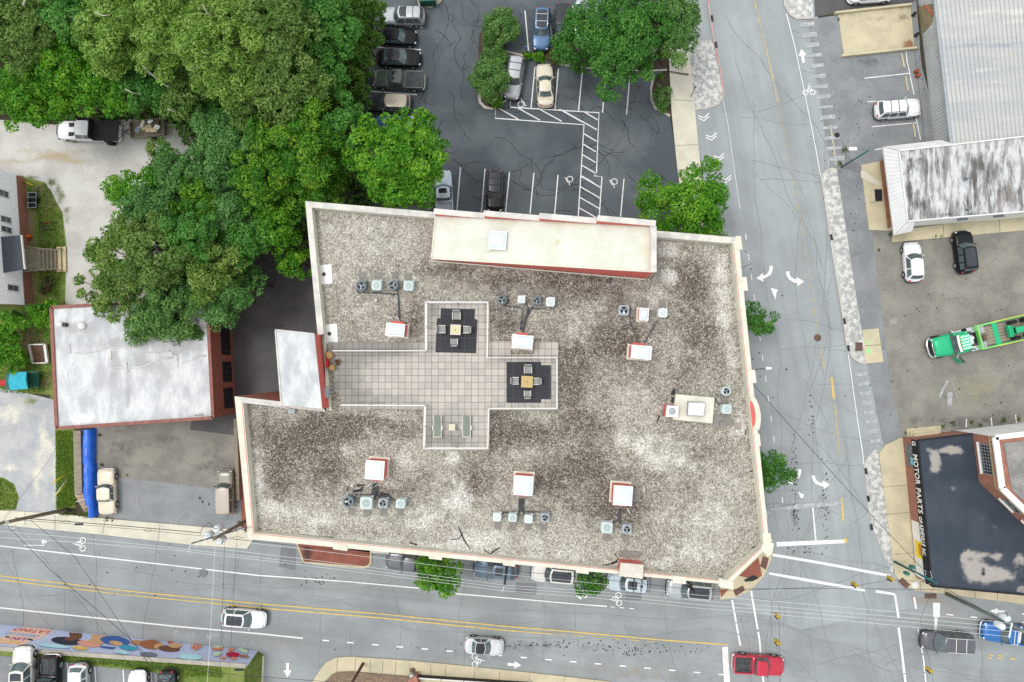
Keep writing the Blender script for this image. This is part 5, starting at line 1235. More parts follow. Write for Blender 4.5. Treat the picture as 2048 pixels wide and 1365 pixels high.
leafmat('weedleaf',(.05,.08,.015),(.10,.14,.03),(.2,.22,.06))
tag(mb.build('weed_clump','weedleaf'),'yellow-green weed clump growing on the corner of the streaked white roof','plant')
# dark doormat, tan forecourt things
q=PX([(1749,379),(1764,379),(1765,402),(1751,403)],.15);mb=MB(q[0]);mb.prism([(p.x,p.y)for p in q],.125,.15);tag(mb.build('doormat','blackband',loc=q[0]),'black doormat on the tan forecourt by the pale mansard','doormat')
bpy.data.objects['doormat'].location.z=q[0].z
# -- tan loading pad with low walls
q=PX([(1676,26),(1826,10),(1834,95),(1688,112)],.10)
mb=MB();
slab('loading_pad',[(1676,26),(1826,10),(1834,95),(1688,112)],-.02,.06,'tanconcrete',.6,[(1750,40,60,8,0,.5),(1700,30,40,5,0,.6),(1808,30,18,22,0,.5),(1812,16,12,8,2,.9),(1818,90,14,10,2,1.2),(1750,80,40,20,1,.3)])
for(x0,y0,x1,y1,lab)in((1671,25,1824,8,'low tan concrete wall along the upper edge of the loading pad'),(1684,111,1834,95,'low tan concrete wall along the lower edge of the loading pad')):
 a,b=P(x0,y0,.4),P(x1,y1,.4);m_=(a+b)/2;mb=MB((m_.x,m_.y,0));mb.bar(Vector((a.x,a.y,.2)),Vector((b.x,b.y,.2)),.22,.42);tag(mb.build('low_wall','tanconcrete',loc=(m_.x,m_.y,0)),lab,'wall','low walls of the loading pad')
slab('concrete_strip',[(1822,8),(1832,0),(1838,60),(1840,100),(1862,300),(1852,300),(1830,96)],-.02,.14,'apron',.8)
for x,y,t in((1829,28,'black bollard stub on the kerb strip, upper of two beside the loading pad'),(1834,69,'black bollard stub on the kerb strip, lower of two beside the loading pad')):
 c=P(x,y,.5);mb=MB();mb.cyl((0,0,0),.16,.55,12);mb.lathe((0,0,.55),[(.16,0),(.12,.05),(.02,.07)],12);tag(mb.build('bollard','black',loc=(c.x,c.y,.14)),t,'bollard','bollards by the shed')
for x0,y0,x1,y1,t in((1803,107,1809,136,'concrete wheel stop nearest the loading pad'),(1811,153,1816,182,'concrete wheel stop just above the white parked car'),(1826,246,1831,275,'concrete wheel stop just below the white parked car')):
 a,b=P(x0,y0,.1),P(x1,y1,.1);m_=(a+b)/2;L=(b-a).length;mb=MB();mb.box((0,0,.07),(L,.18,.14),bev=.03);o=mb.build('wheel_stop','tanconcrete',loc=(m_.x,m_.y,.022));o.rotation_euler=(0,0,math.atan2(b.y-a.y,b.x-a.x));tag(o,t,'wheel stop','wheel stops by the metal shed')
for x,y,t in((1835,141,'rusty red barrel beside the metal wall, upper of two'),(1838,150,'rusty red barrel beside the metal wall, lower of two')):
 c=P(x,y,.5);mb=MB();mb.lathe((0,0,0),[(.18,0),(.2,.2),(.19,.22),(.2,.4),(.18,.55),(.06,.56),(.02,.55)],14);tag(mb.build('barrel','rustred',loc=(c.x,c.y,.02))if 'rustred' in MATS else mb.build('barrel',surf('rustred',(.32,.07,.03),(.22,.06,.03),4),loc=(c.x,c.y,.02)),t,'barrel','barrels by the metal wall')
# -- dark-roofed parts shop
ZS=2.9
s6=[(1836,881),(1946,868),(1959,965),(2180,1180),(2180,1202),(1864,1173)]
sw=PX(s6,ZS);so_=Vector(((sw[0].x+sw[4].x)/2,(sw[0].y+sw[4].y)/2,0))
PS=empty('parts_shop',so_,'brick corner shop with dark blue-black roof and white lettering along its side','building')
mb=MB(so_);mb.prism([(p.x,p.y)for p in sw],0,ZS-.12);mb.build('wall','brick',PS)
pl=[(p.x,p.y)for p in sw];vs,fs=grid_poly(pl,.35)
me=bpy.data.meshes.new('roof');me.from_pydata([(x-so_.x,y-so_.y,ZS-.05)for x,y in vs],[],fs)
PB=[(1900,898,22,7,0,.9),(1915,905,14,10,0,.8),(1872,925,12,18,0,1.2),(1868,910,8,10,0,.7),(1868,940,8,8,0,.6),(1855,900,8,8,0,.5),(1885,905,8,6,0,.5),(1908,977,6,8,0,.75),(1963,1043,8,12,0,.6),(1938,998,8,5,2,.6),(1990,1053,14,5,2,.5),
(1935,1115,14,14,0,1.3),(1950,1140,24,22,0,1.2),(1975,1150,30,16,0,1.2),(1995,1112,14,9,0,.9),(1965,1110,16,8,0,.8),(2010,1150,24,14,0,.9),(2040,1120,14,16,0,.9),(2045,1180,14,8,0,.8),(1942,1120,7,7,2,.9),(1968,1145,5,8,1,1.2),(1985,1125,8,4,1,1.2),(2045,1160,14,8,1,1.0),(1950,1135,6,5,2,.9),(1880,1000,14,60,1,.25),(1920,1080,40,20,1,.3),(1895,950,2,60,2,.35)]
paint_attr(me,[b_+(ZS,)for b_ in PB],vs);me.materials.append(MATS['tarroof']);me.update();o=bpy.data.objects.new('roof',me);COL.objects.link(o);o.parent=PS
mb=MB(so_)
for i in(0,4,5):a,b=sw[i],sw[(i+1)%6];mb.bar((a.x,a.y,ZS-.03),(b.x,b.y,ZS-.03),.16,.16)
mb.build('roof_edge','blackband',PS)
A,B=sw[0],sw[5];t=Vector((B.x-A.x,B.y-A.y,0));L=t.length;t.normalize();nn=Vector((t.y,-t.x,0));nn=nn if nn.x<0 else-nn
a0=Vector((A.x,A.y,0))
SG=empty('fascia_sign',(0,0,0));SG.parent=PS
mb=MB(so_)
mb.add([a0+nn*.14+Vector((0,0,1.95)),a0+t*L+nn*.14+Vector((0,0,1.95)),a0+t*L+nn*.10+Vector((0,0,ZS-.1)),a0+nn*.10+Vector((0,0,ZS-.1))],[(0,1,2,3)])
mb.bar(a0+nn*.06+Vector((0,0,1.93)),a0+t*L+nn*.06+Vector((0,0,1.93)),.14,.05)
mb.build('board','blackband',SG)
def text_mesh(name,body,mat,parent,origin,xdir,ydir,size,off,width=None,ext=.006,bold=.012,offset_from=None):
 cu=bpy.data.curves.new(name,'FONT');cu.body=body;cu.size=size;cu.extrude=ext;cu.offset=bold;cu.space_character=1.06;cu.resolution_u=3
 to=bpy.data.objects.new(name,cu);COL.objects.link(to)
 me=bpy.data.meshes.new_from_object(to.evaluated_get(bpy.context.evaluated_depsgraph_get()))
 bpy.data.objects.remove(to);bpy.data.curves.remove(cu)
 xs=[v.co.x for v in me.vertices];w_=max(xs)-min(xs);k=(width/w_)if width else 1.0;x0=min(xs)
 zd=xdir.cross(ydir)
 for v in me.vertices:
  p=origin+xdir*((v.co.x-x0)*k)+ydir*v.co.y+zd*(v.co.z+off)
  v.co=p-(offset_from or Vector((0,0,0)))
 me.materials.clear();me.materials.append(MATS[mat]);me.name=name
 o=bpy.data.objects.new(name,me);COL.objects.link(o)
 if parent is not None:o.parent=parent
 return o
up3=Vector((0,0,1))
def along(py):return(py-881)/(1173-881)*L
for body,y0,y1,sz in(('G',884,893,.8),('MOTOR',911,972,.98),('PARTS',979,1030,.98),('OF',1037,1050,.62),('ASHEVILLE',1052,1096,.8),('INC.',1101,1116,.72)):
 text_mesh('lettering',body,'signwhite',SG,a0+t*along(y0)+nn*.12+Vector((0,0,2.04)),t,(up3-nn*.05).normalized(),sz,.03,width=along(y1)-along(y0),offset_from=so_,bold=.02)
mb=MB(so_);mb.add([a0+t*along(1052)+nn*.02+up3*.3,a0+t*along(1168)+nn*.02+up3*.3,a0+t*along(1168)+nn*.02+up3*1.9,a0+t*along(1052)+nn*.02+up3*1.9],[(0,1,2,3)]);mb.build('white_panel','whitewall',PS)
YS=empty('yellow_sign',(0,0,0));YS.parent=PS
mb=MB(so_);mb.add([a0+t*along(1092)+nn*.05+up3*.65,a0+t*along(1127)+nn*.05+up3*.65,a0+t*along(1127)+nn*.05+up3*1.88,a0+t*along(1092)+nn*.05+up3*1.88],[(0,1,2,3)]);mb.build('board','yellow',YS)
mb=MB(so_)
for i in range(3):mb.add([a0+t*along(1096)+nn*.06+up3*(1.62-i*.17),a0+t*along(1123-i*3)+nn*.06+up3*(1.62-i*.17),a0+t*along(1123-i*3)+nn*.06+up3*(1.72-i*.17),a0+t*along(1096)+nn*.06+up3*(1.72-i*.17)],[(0,1,2,3)])
mb.build('lettering','redplastic',YS)
for y0,y1 in((894,914),(916,938)):window_on(PS,so_,A,B,along(y0),along(y1),.7,1.88,frame='acdark',glass='windowglass',bars=(2,1))
mb=MB(so_);mb.add([a0+t*along(919)+nn*.1+up3*1.4,a0+t*along(934)+nn*.1+up3*1.4,a0+t*along(934)+nn*.1+up3*1.85,a0+t*along(919)+nn*.1+up3*1.85],[(0,1,2,3)]);mb.build('window_poster',surf('posterblue',(.10,.35,.5),(.3,.5,.6),4),PS)
# upper storey
ZU=6.2
u0,u1,u2=sw[1],sw[2],sw[3];far=Vector((u0.x+22,u0.y+2.6,0));fa2=Vector((u2.x+6,u2.y,0))
uq=[Vector((p.x,p.y,0))for p in(u0,u1,u2)]+[fa2,far]
US=empty('upper_storey',(0,0,0));US.parent=PS
mb=MB(so_);mb.prism([(p.x,p.y)for p in uq],ZS-.5,ZU-.25);mb.build('wall','brick',US)
cxy=Vector((sum(p.x for p in uq)/5,sum(p.y for p in uq)/5,0))
inn=[p+(cxy-p).normalized()*1.0 for p in uq]
mb=MB(so_);mb.prism([(p.x,p.y)for p in inn],ZU-.24,ZU-.16);mb.build('roof','greygravelroof',US)
mb=MB(so_)
for i in range(3):a,b=uq[i],uq[i+1];mb.bar(a+up3*(ZU-.1),b+up3*(ZU-.1),.55,.2)
mb.bar(uq[4]+up3*(ZU-.1),uq[0]+up3*(ZU-.1),.5,.2)
mb.build('parapet_coping','whitewall',US)
mb=MB(so_)
for i in range(3):
 a,b=uq[i],uq[i+1];tt=(b-a).normalized();n2=Vector((tt.y,-tt.x,0));n2=n2 if n2.x<0 else-n2;mb.bar(a+n2*.04+up3*5.3,b+n2*.04+up3*5.3,.1,.18)
mb.build('string_course',surf('ochre',(.42,.33,.18),(.35,.24,.13),3),US)
mb=MB(so_);a,b=uq[4],uq[0];tt=(b-a).normalized();n2=Vector((0,1,0));mb.add([a+n2*.03,b+n2*.03,b+n2*.03+up3*(ZU-.25),a+n2*.03+up3*(ZU-.25)],[(0,1,2,3)]);mb.build('painted_wall','whitewall',US)
LL=(uq[1]-uq[0]).length
window_on(US,so_,uq[0],uq[1],LL*.18,LL*.78,3.7,5.2,frame='acgrey',glass='darkglass',bars=(9,4))
t12=(uq[2]-uq[1]).normalized();n12=Vector((t12.y,-t12.x,0));n12=n12 if n12.x<0 else-n12
for u in(2.0,5.0):window_on(US,so_,uq[1],uq[2],u,u+1.7,3.9,5.0,frame='acgrey',glass='darkglass',bars=(2,2))
mb=MB(so_)
t01=(uq[1]-uq[0]).normalized();n01=Vector((t01.y,-t01.x,0));n01=n01 if n01.x<0 else-n01
mb.bar(uq[0]+t01*LL*.15+n01*.1+up3*3.55,uq[0]+t01*LL*.8+n01*.1+up3*3.55,.2,.12)
for u in(2.0,5.0):mb.bar(uq[1]+t12*(u-.1)+n12*.1+up3*3.78,uq[1]+t12*(u+1.8)+n12*.1+up3*3.78,.2,.12)
mb.build('window_sills','whitewall',US)
# concrete steps on its north side
st=P(1850,868,0);ST=empty('concrete_steps',(st.x,st.y,0),'tan concrete steps against the north wall of the brick corner shop','steps')
for i,(x0,y0,x1,y1)in enumerate(((1814,858,1882,880),(1821,863,1880,880),(1828,868,1878,880))):
 mb=MB((st.x,st.y,0));q=PX([(x0,y0),(x1,y0-6),(x1,y1-5),(x0,y1)],.2*(i+1));mb.prism([(p.x,p.y)for p in q],.2*i+.003,.2*(i+1));mb.build('step','tanconcrete',ST)
# weeds along the edge of the east lot
def weeds(name,pts,label,mat='weedleaf',n=40,s=.18):
 mb=MB()
 for(px,py,r)in pts:
  for i in range(int(n*r)):
   c=P(px+random.gauss(0,3*r),py+random.gauss(0,3*r),0);c.z=random.uniform(.02,.3*r)
   e=Vector((random.uniform(-1,1),random.uniform(-1,1),random.uniform(-.4,.8))).normalized()*s*random.uniform(.5,1.2);g=Vector((-e.y,e.x,random.uniform(-.3,.3))).normalized()*s*.35
   mb.add([c+e,c+g,c-e,c-g],[(0,1,2,3)])
 o=mb.build(name,mat);tag(o,kind='stuff')
 at=o.data.attributes.new('tint','FLOAT','POINT');at.data.foreach_set('value',np.repeat(np.random.rand(len(o.data.vertices)//4).astype(np.float32),4))
# -- mural retaining wall with raised ground behind
zA,zB=4.75,3.1
mA,mB_=P(-120,1237,0),P(516,1302.5,0)
pA,pB=P(69,1257,0),P(511,1302,0)
def wz(x):return zA+(zB-zA)*(x-pA.x)/(pB.x-pA.x)
mo2=(mA+mB_)/2
MW=empty('mural_wall',mo2,'long retaining wall painted with a colourful mural of faces and lettering','wall')
tm=(mB_-mA).normalized();nm_=Vector((-tm.y,tm.x,0));nm_=nm_ if nm_.y>0 else-nm_
mb=MB(mo2)
K=12;pts=[mA.lerp(mB_,i/K)for i in range(K+1)]
for i in range(K):
 a,b=pts[i],pts[i+1];za,zb_=wz(a.x),wz(b.x)
 back=nm_*-.35
 mb.add([a,b,b+up3*zb_,a+up3*za],[(1,0,3,2)])
 mb.add([a+back,b+back,b+back+up3*zb_,a+back+up3*za],[(0,1,2,3)])
mb.add([mB_,mB_-nm_*.35,mB_-nm_*.35+up3*wz(mB_.x),mB_+up3*wz(mB_.x)],[(0,1,2,3)])
mb.build('painted_face','muralblue',MW)
mb=MB(mo2)
for i in range(K):a,b=pts[i],pts[i+1];mb.bar(a-nm_*.17+up3*(wz(a.x)+.03),b-nm_*.17+up3*(wz(b.x)+.03),.42,.12)
mb.build('coping',surf('agedcoping',(.38,.35,.29),(.29,.27,.23),1.5,speck=.3),MW)
LV=[0]
def mpoly(pts_,mat,name='mural_figure'):
 LV[0]+=1
 mb=MB(mo2);q=[onwall(a,b,mA,mB_,.006+.0035*LV[0])for a,b in pts_]
 ar=sum((q[i]-q[0]).cross(q[i+1]-q[0]).dot(nm_)for i in range(1,len(q)-1))
 if ar<0:q=q[::-1]
 uv=[((p-mA).dot(tm),p.z)for p in q]
 mb.add(q,[tuple(f)for f in tess(uv)]);
 return mb.build(name,mat,MW)
def mell(px,py,rx,ry,mat,rot=0,name='mural_figure',a0=0,a1=360):
 return mpoly([(px+math.cos(R(a))*rx*math.cos(R(rot))-math.sin(R(a))*ry*math.sin(R(rot)),py+math.cos(R(a))*rx*math.sin(R(rot))+math.sin(R(a))*ry*math.cos(R(rot)))for a in range(a0,a1,18)],mat,name)
for nme,c_ in(('m_peach',(.80,.52,.42)),('m_red',(.55,.09,.07)),('m_blue',(.20,.42,.62)),('m_purple',(.33,.08,.22)),('m_gold',(.75,.48,.12)),('m_black',(.03,.035,.05)),('m_brown',(.17,.07,.04)),('m_tan',(.62,.36,.18)),('m_pink',(.75,.33,.26)),('m_skin',(.50,.24,.12)),('m_navy',(.05,.12,.35)),('m_teal',(.05,.34,.48)),('m_sienna',(.35,.13,.05)),('m_aqua',(.45,.74,.80)),('m_green',(.52,.66,.45)),('m_orange',(.72,.25,.12)),('m_crimson',(.48,.01,.05)),('m_grey',(.17,.18,.24))):surf(nme,c_,tuple(min(1,k*1.12)for k in c_),2.0,speck=.08)
mpoly([(-6,1287),(45,1293),(62,1282),(82,1278),(103,1264),(102,1259),(50,1255),(22,1262),(10,1275),(-6,1276)],'m_peach','lettering_ground')
# lettering reads from the street side (facing south)
xd=-tm
def mtext(body,pxr,pyr,pxl,pyl,size,mat):
 LV[0]+=1
 a=onwall(pxr,pyr,mA,mB_,0);b=onwall(pxl,pyl,mA,mB_,0);w_=(b-a).length;sl=(b-a).normalized()
 text_mesh('lettering',body,mat,MW,a,sl,up3,size,.006+.0035*LV[0],width=w_,offset_from=mo2,bold=.03,ext=.001)
mtext('LATINO',102,1263,33,1256,1.05,'m_red');mtext('ORGULLO',82,1271,16,1265,.95,'m_blue');mtext('UN',55,1277,27,1275,.8,'m_purple');mtext('ARTS',48,1284,-2,1279,1.0,'m_gold')
mell(60,1280,7,1.6,'m_black',10);mell(15,1275,5,1.5,'m_black',10)
mell(134,1283,32,8,'m_black',5);mell(152,1273,12,6,'m_brown',0);mpoly([(138,1266),(164,1268),(162,1278),(140,1276)],'m_brown');mell(142,1279,14,3.6,'m_brown',0)
mell(178,1289,24,6,'m_pink',8);mpoly([(182,1270),(220,1274),(214,1286),(186,1284)],'m_tan');mell(192,1285,18,5,'m_tan',5)
mell(230,1283,30,9,'m_navy',6);mell(232,1288,14,4.5,'m_tan',10);mpoly([(198,1293),(232,1296),(226,1300),(202,1297)],'m_navy')
mell(256,1297,19,5,'m_teal',8);mell(277,1287,17,5,'m_skin',4);mell(303,1291,24,9,'m_sienna',5);mell(318,1294,11,5,'m_tan',-8);mell(338,1299,22,6,'m_brown',4);mell(350,1293,13,5,'m_tan',0);mell(340,1286,5,3,'m_red',0)
mell(108,1294,32,3.5,'m_aqua',5);mell(160,1298,16,3.6,'m_gold',5);mell(297,1311,17,4.5,'m_grey',3);mell(380,1316,24,6,'m_aqua',3);mell(243,1307,16,3,'m_aqua',5)
for dx,dy in((0,0),(8,-1),(-8,0),(4,-4),(-4,-4),(0,4)):mell(392+dx,1297+dy,4.5,1.8,'m_orange',15*dx)
mell(435,1300,12,3,'m_orange',0);mell(436,1296,10,2.4,'m_green',0);mell(434,1311,9,4,'m_green',-10);mell(462,1302,7,2.8,'m_orange',-10);mell(486,1304,10,4,'m_green',20)
mell(465,1312,14,5,'m_crimson',0);mell(447,1319,6,2.4,'m_orange',0);mell(467,1320,6,2.4,'m_orange',0)
for i in range(3):mell(482+i*6,1315+i*.6,3.4,2.4,'m_sienna',40)
# raised ground
def terr(px,py):
 z=4.6-px/511*1.6
 return P(px,py,z)
def zt_(x):return wz(x)-.05
outl=[terr(a,b)for a,b in((-120,1282),(0,1293),(200,1309),(440,1328),(484,1331))]+[terr(490,1420),terr(-120,1420)]
pl=[(p.x,p.y)for p in outl];pl[0:5]=[((mA.lerp(mB_,k)-nm_*.36).x,(mA.lerp(mB_,k)-nm_*.36).y)for k in(0,.25,.5,.8,.995)]
vs,fs=grid_poly(pl,.6);me=bpy.data.meshes.new('raised_lawn');me.from_pydata([(x,y,zt_(x))for x,y in vs],[],fs)
paint_attr(me,[(480,1355,40,14,1,.7,3.2),(250,1330,60,8,1,.4,4)],vs);me.materials.append(MATS['lawn']);me.update();o=bpy.data.objects.new('raised_lawn',me);COL.objects.link(o);o['kind']='structure'
q=[terr(a,b)for a,b in((-120,1303),(60,1315),(130,1323),(200,1333),(300,1344),(350,1350),(358,1420),(-120,1420))]
vs,fs=grid_poly([(p.x,p.y)for p in q],1.0);me=bpy.data.meshes.new('raised_parking_lot');me.from_pydata([(x,y,zt_(x)+.03)for x,y in vs],[],fs);paint_attr(me,[],vs);me.materials.append(MATS['apron']);me.update();o=bpy.data.objects.new('raised_parking_lot',me);COL.objects.link(o);o['kind']='structure'
mb=MB()
for x,y0 in((74,1316),(136,1325),(191,1333),(247,1339),(303,1345)):
 a,b=terr(x,y0),terr(x+4,1400);
 for p in(a,b):p.z=zt_(p.x)+.045
 d=(b-a).normalized();s_=Vector((-d.y,d.x,0))*.055;mb.add([a+s_,b+s_,b-s_,a-s_],[(3,2,1,0)])
tag(mb.build('stall_lines','white_mark'),kind='structure')
sp=[Vector((p[0],p[1],z))for p,z in((pl[4],zt_(pl[4][0])),(P(517,1303,0),.03),(P(527,1310,0),.03),(P(524,1372,0),.03),(P(520,1440,0),.03),(pl[5],zt_(pl[5][0])))]
mb=MB();mb.add(sp,[(0,2,1),(0,3,2),(0,5,3),(5,4,3)]);o=mb.build('grass_bank','lawn');tag(o,kind='structure')
mb=MB();mb.bar(P(527,1312,.08),P(522,1440,.08),.16,.18);tag(mb.build('kerb','concrete'),kind='structure')
# -- blue tarp, garden wall, brick steps, left lot edge
random.seed(5)
def draped(name,pts,w0,label,cat,mat):
 c=P(*pts[len(pts)//2][:2],0);mb=MB((c.x,c.y,0));mb.smooth=True
 L=[]
 for(x0,x1,y)in pts:
  row=[]
  for k,(u,z)in enumerate(((0,.02),(.06,.55),(.2,.95),(.4,1.05),(.6,1.0),(.8,.9),(.95,.5),(1,.02))):
   p=P(x0+(x1-x0)*u,y,0);row.append(Vector((p.x+random.gauss(0,.03),p.y+random.gauss(0,.03),z*w0*random.uniform(.9,1.1))))
  L.append(row)
 V=[p for r_ in L for p in r_];n_=8
 mb.add(V,[(i*n_+j,(i+1)*n_+j,(i+1)*n_+j+1,i*n_+j+1)for i in range(len(L)-1)for j in range(n_-1)])
 return tag(mb.build(name,mat,loc=(c.x,c.y,0)),label,cat)
surf('bluetarp',(.005,.09,.50),(.01,.13,.62),1.4,rough=.35,spec=.5)
draped('tarpaulin',[(172,193,858+i*8)for i in range(9)]+[(172+i*.3,194,930+i*8)for i in range(8)]+[(175,195,996),(178,196,1004),(181,197,1012),(183,198,1022),(184,197,1033)],.9,'long bright blue tarpaulin draped along the edge of the left parking lot','tarpaulin','bluetarp')
c=P(153,930,0);mb=MB((c.x,c.y,0));q=PX([(146,862),(161,862),(164,990),(149,990)],.5);mb.prism([(p.x,p.y)for p in q],0,.5);tag(mb.build('retaining_wall','agedwood',loc=(c.x,c.y,0)),'weathered narrow retaining wall between grass strip and blue tarpaulin','wall')
c=P(163,1008,0);BS=empty('brick_steps',(c.x,c.y,0),'short flight of pale brick steps by the end of the blue tarpaulin','steps')
for i in range(5):mb=MB((c.x,c.y,0));z=.5-i*.09;q=PX([(150+i*4,990+i*7.2),(166+i*4,988+i*7.2),(168+i*4,994.5+i*7.2),(152+i*4,997+i*7.2)],z);mb.prism([(p.x,p.y)for p in q],0,z);mb.build('step',surf('palebrick',(.42,.34,.26),(.3,.2,.15),4)if i==0 else 'palebrick',BS)
mb=MB((c.x,c.y,0));mb.tube([P(152,1004,1.0),P(170,1000,1.0)],.03,6);a=P(152,1004,1.0);mb.tube([(a.x,a.y,0),a],.03,6);a=P(170,1000,1.0);mb.tube([(a.x,a.y,0),a],.03,6);mb.build('handrail','whitemetal',BS)
c=P(472,930,0);mb=MB((c.x,c.y,0));q=PX([(467,838),(474,838),(479,1000),(472,1002)],.5);mb.prism([(p.x,p.y)for p in q],0,.5);tag(mb.build('timber_planter','agedwood',loc=(c.x,c.y,0)),'narrow mossy timber planter running beside the red base of the cream parapet','planter')
q=PX([(474,840),(500,840),(520,1060),(484,1060)],.02);mb=MB();mb.flat(q,.03);tag(mb.build('brick_path','brickpave'),kind='structure')
# yellow and white guy-wire guards
for x0,y0,x1,y1,m_,t_ in((103,969,134,947,'yellow','upper yellow guy-wire guard on the grass strip'),(102,966,132,949,'yellow','second yellow guy-wire guard crossing close to the upper one'),(109,993,135,967,'yellow','lower yellow guy-wire guard on the grass strip'),(112,988,136,957,'signwhite','white guy-wire guard between the yellow ones on the grass strip')):
 mb=MB();a=P(x1,y1,.05);b=P(x0,y0,2.1);mb.tube([a-a,b-a],.035,6);tag(mb.build('guy_guard',m_,loc=a),t_,'guy guard','guy-wire guards on the grass strip')
# -- play yard
c=P(45,762,0);PH=empty('playhouse',(c.x,c.y,0),'plastic playhouse with turquoise roof and dark green deck by the gravel yard','playhouse')
surf('turquoise',(.03,.38,.48),(.05,.45,.55),2,rough=.4);surf('darkgreen',(.012,.075,.05),(.02,.10,.065),2,rough=.5)
mb=MB((c.x,c.y,0));q=PX([(20,746),(53,744),(56,778),(20,781)],1.9);mm=(q[0]+q[3])/2,(q[1]+q[2])/2
mb.add([q[0],q[1],q[2],q[3],mm[0]+up3*.25,mm[1]+up3*.25],[(0,4,5,1),(4,3,2,5),(1,5,2),(0,3,4)])
for k in range(14):
 f=(k+.5)/14;a=q[0].lerp(q[1],f);b=mm[0].lerp(mm[1],f)+up3*.25;d=q[3].lerp(q[2],f);mb.bar(a+up3*.015,b+up3*.015,.05,.03);mb.bar(b+up3*.015,d+up3*.015,.05,.03)
mb.build('roof','turquoise',PH)
mb=MB((c.x,c.y,0));q=PX([(20,748),(54,746),(55,776),(21,779)],1.0);mb.prism([(p.x,p.y)for p in q],0,1.75);mb.build('wall','darkgreen',PH)
mb=MB((c.x,c.y,0));q=PX([(55,743),(77,743),(78,776),(56,777)],.7);mb.prism([(p.x,p.y)for p in q],.55,.7);mb.build('deck','darkgreen',PH)
for y in(744,775):mb=MB((c.x,c.y,0));mb.bar(P(56,y,1.3),P(77,y,1.3),.07,.07);[mb.bar(Vector((p.x,p.y,.6)),p,.06,.06)for p in(P(58,y,1.3),P(67,y,1.3),P(76,y,1.3))];mb.build('railing','darkgreen',PH)
c=P(8,766,0);mb=MB((c.x,c.y,0));
for k in range(8):
 a,b=P(19-k*3.4,766,1.0-k*.11),P(19-(k+1)*3.4,766,1.0-(k+1)*.11)
 mb.bar(a,b,.5,.05);mb.bar(a+Vector((0,.26,.08)),b+Vector((0,.26,.08)),.05,.2);mb.bar(a-Vector((0,.26,-.08)),b-Vector((0,.26,-.08)),.05,.2)
tag(mb.build('slide','redplastic',loc=(c.x,c.y,0)),'red plastic slide leading from the turquoise playhouse','slide')
c=P(75,708,0);SB=empty('sandbox',(c.x,c.y,0),'white framed rectangular sandbox full of brown soil in the play yard','sandbox')
q=PX([(57,690),(89,689),(94,726),(65,727)],.45);mb=MB((c.x,c.y,0))
for i in range(4):a,b=q[i],q[(i+1)%4];mb.bar(a-up3*.1,b-up3*.1,.13 if i!=1 else.26,.3)
mb.build('frame','whitemetal',SB);mb=MB((c.x,c.y,0));mb.prism([(p.x,p.y)for p in q],.05,.25);mb.build('soil_bed',surf('bedsoil',(.16,.095,.06),(.12,.07,.045),3,speck=.4),SB)
c=P(36,708,0);mb=MB((c.x,c.y,0))
for a,b in(((22,698),(34,725)),((35,693),(51,722))):mb.tube([P(*a,1.6),P(*b,1.6)],.035,6)
for a in((22,698),(34,725),(35,693),(51,722)):p=P(*a,1.6);mb.tube([(p.x,p.y,0),p],.03,6);
for a,b in(((22,698),(35,693)),((34,725),(51,722))):mb.tube([P(*a,1.6),P(*b,1.6)],.025,6)
tag(mb.build('climbing_frame','acgrey',loc=(c.x,c.y,0)),'grey metal climbing frame beside the leafy shrubs in the play yard','climbing frame')
# -- clutter in front of the house
c=P(71,403,0);CT=empty('utility_cart',(c.x,c.y,.02),'black and grey open trailer cart standing in weeds before the house','cart')
mb=MB();mb.box((0,0,.35),(.85,1.7,.08));mb.build('bed','black',CT);mb=MB()
for y in(-.8,-.3,.3,.8):mb.bar((-.5,y,.55),(.5,y,.55),.06,.05)
for x in(-.45,.45):mb.bar((x,-.85,.5),(x,.85,.5),.05,.05)
mb.build('rails','acgrey',CT)
for x in(-.5,.5):mb=MB();mb.cyl((x-.05,0,.28),.28,.1,14,m=Matrix.Rotation(R(90),3,'Y'));mb.build('wheel','black',CT)
c=P(94,450,0)
def bicycle(px,py,rot,label,col):
 c=P(px,py,.5);r=empty('bicycle',(c.x,c.y,.02),label,'bicycle','bicycles in the house yard',R(rot))
 for x in(-.52,.52):
  mb=MB();mb.tube([(x+.33*math.cos(a),0,.34+.33*math.sin(a))for a in np.linspace(0,2*math.pi,19)],.025,5,cap=False)
  for k in range(6):mb.tube([(x,0,.34),(x+.32*math.cos(k),0,.34+.32*math.sin(k))],.006,3)
  mb.build('wheel','black',r)
 mb=MB();mb.tube([(-.52,0,.34),(-.15,0,.34),(.36,0,.8),(-.22,0,.78),(-.15,0,.34)],.028,6);mb.tube([(-.52,0,.34),(-.22,0,.78)],.02,6);mb.tube([(.52,0,.34),(.36,0,.95)],.024,6);mb.build('frame',col,r)
 mb=MB();mb.tube([(.3,-.28,.98),(.38,-.2,.97),(.36,0,.95),(.38,.2,.97),(.3,.28,.98)],.018,6);mb.build('handlebar','black',r)
 mb=MB();mb.box((-.25,0,.86),(.26,.15,.06),bev=.02);mb.build('saddle','black',r)
bicycle(95,446,8,'red bicycle leaning in the grass before the white house','redplastic');bicycle(93,457,-10,'dark bicycle lying next to the red one in the grass','acdark')
c=P(57,473,.3);mb=MB();mb.ball((0,0,.26),(.34,.26,.28),10,6);mb.ball((-.3,.15,.25),(.16,.14,.2),8,5);tag(mb.build('orange_bag',surf('orangebag',(.62,.13,.01),(.5,.1,.01),5),loc=(c.x,c.y,.02)),'bright orange bag on the path by the brick foundation','bag')
mb=MB();a=P(34,358,.4);b=P(66,371,.4);mb.tube([a-a,b-a],[.05,.06],6);tag(mb.build('striped_pole','yellow',loc=a),'yellow and black pole lying beside the weeds north of the house','pole')
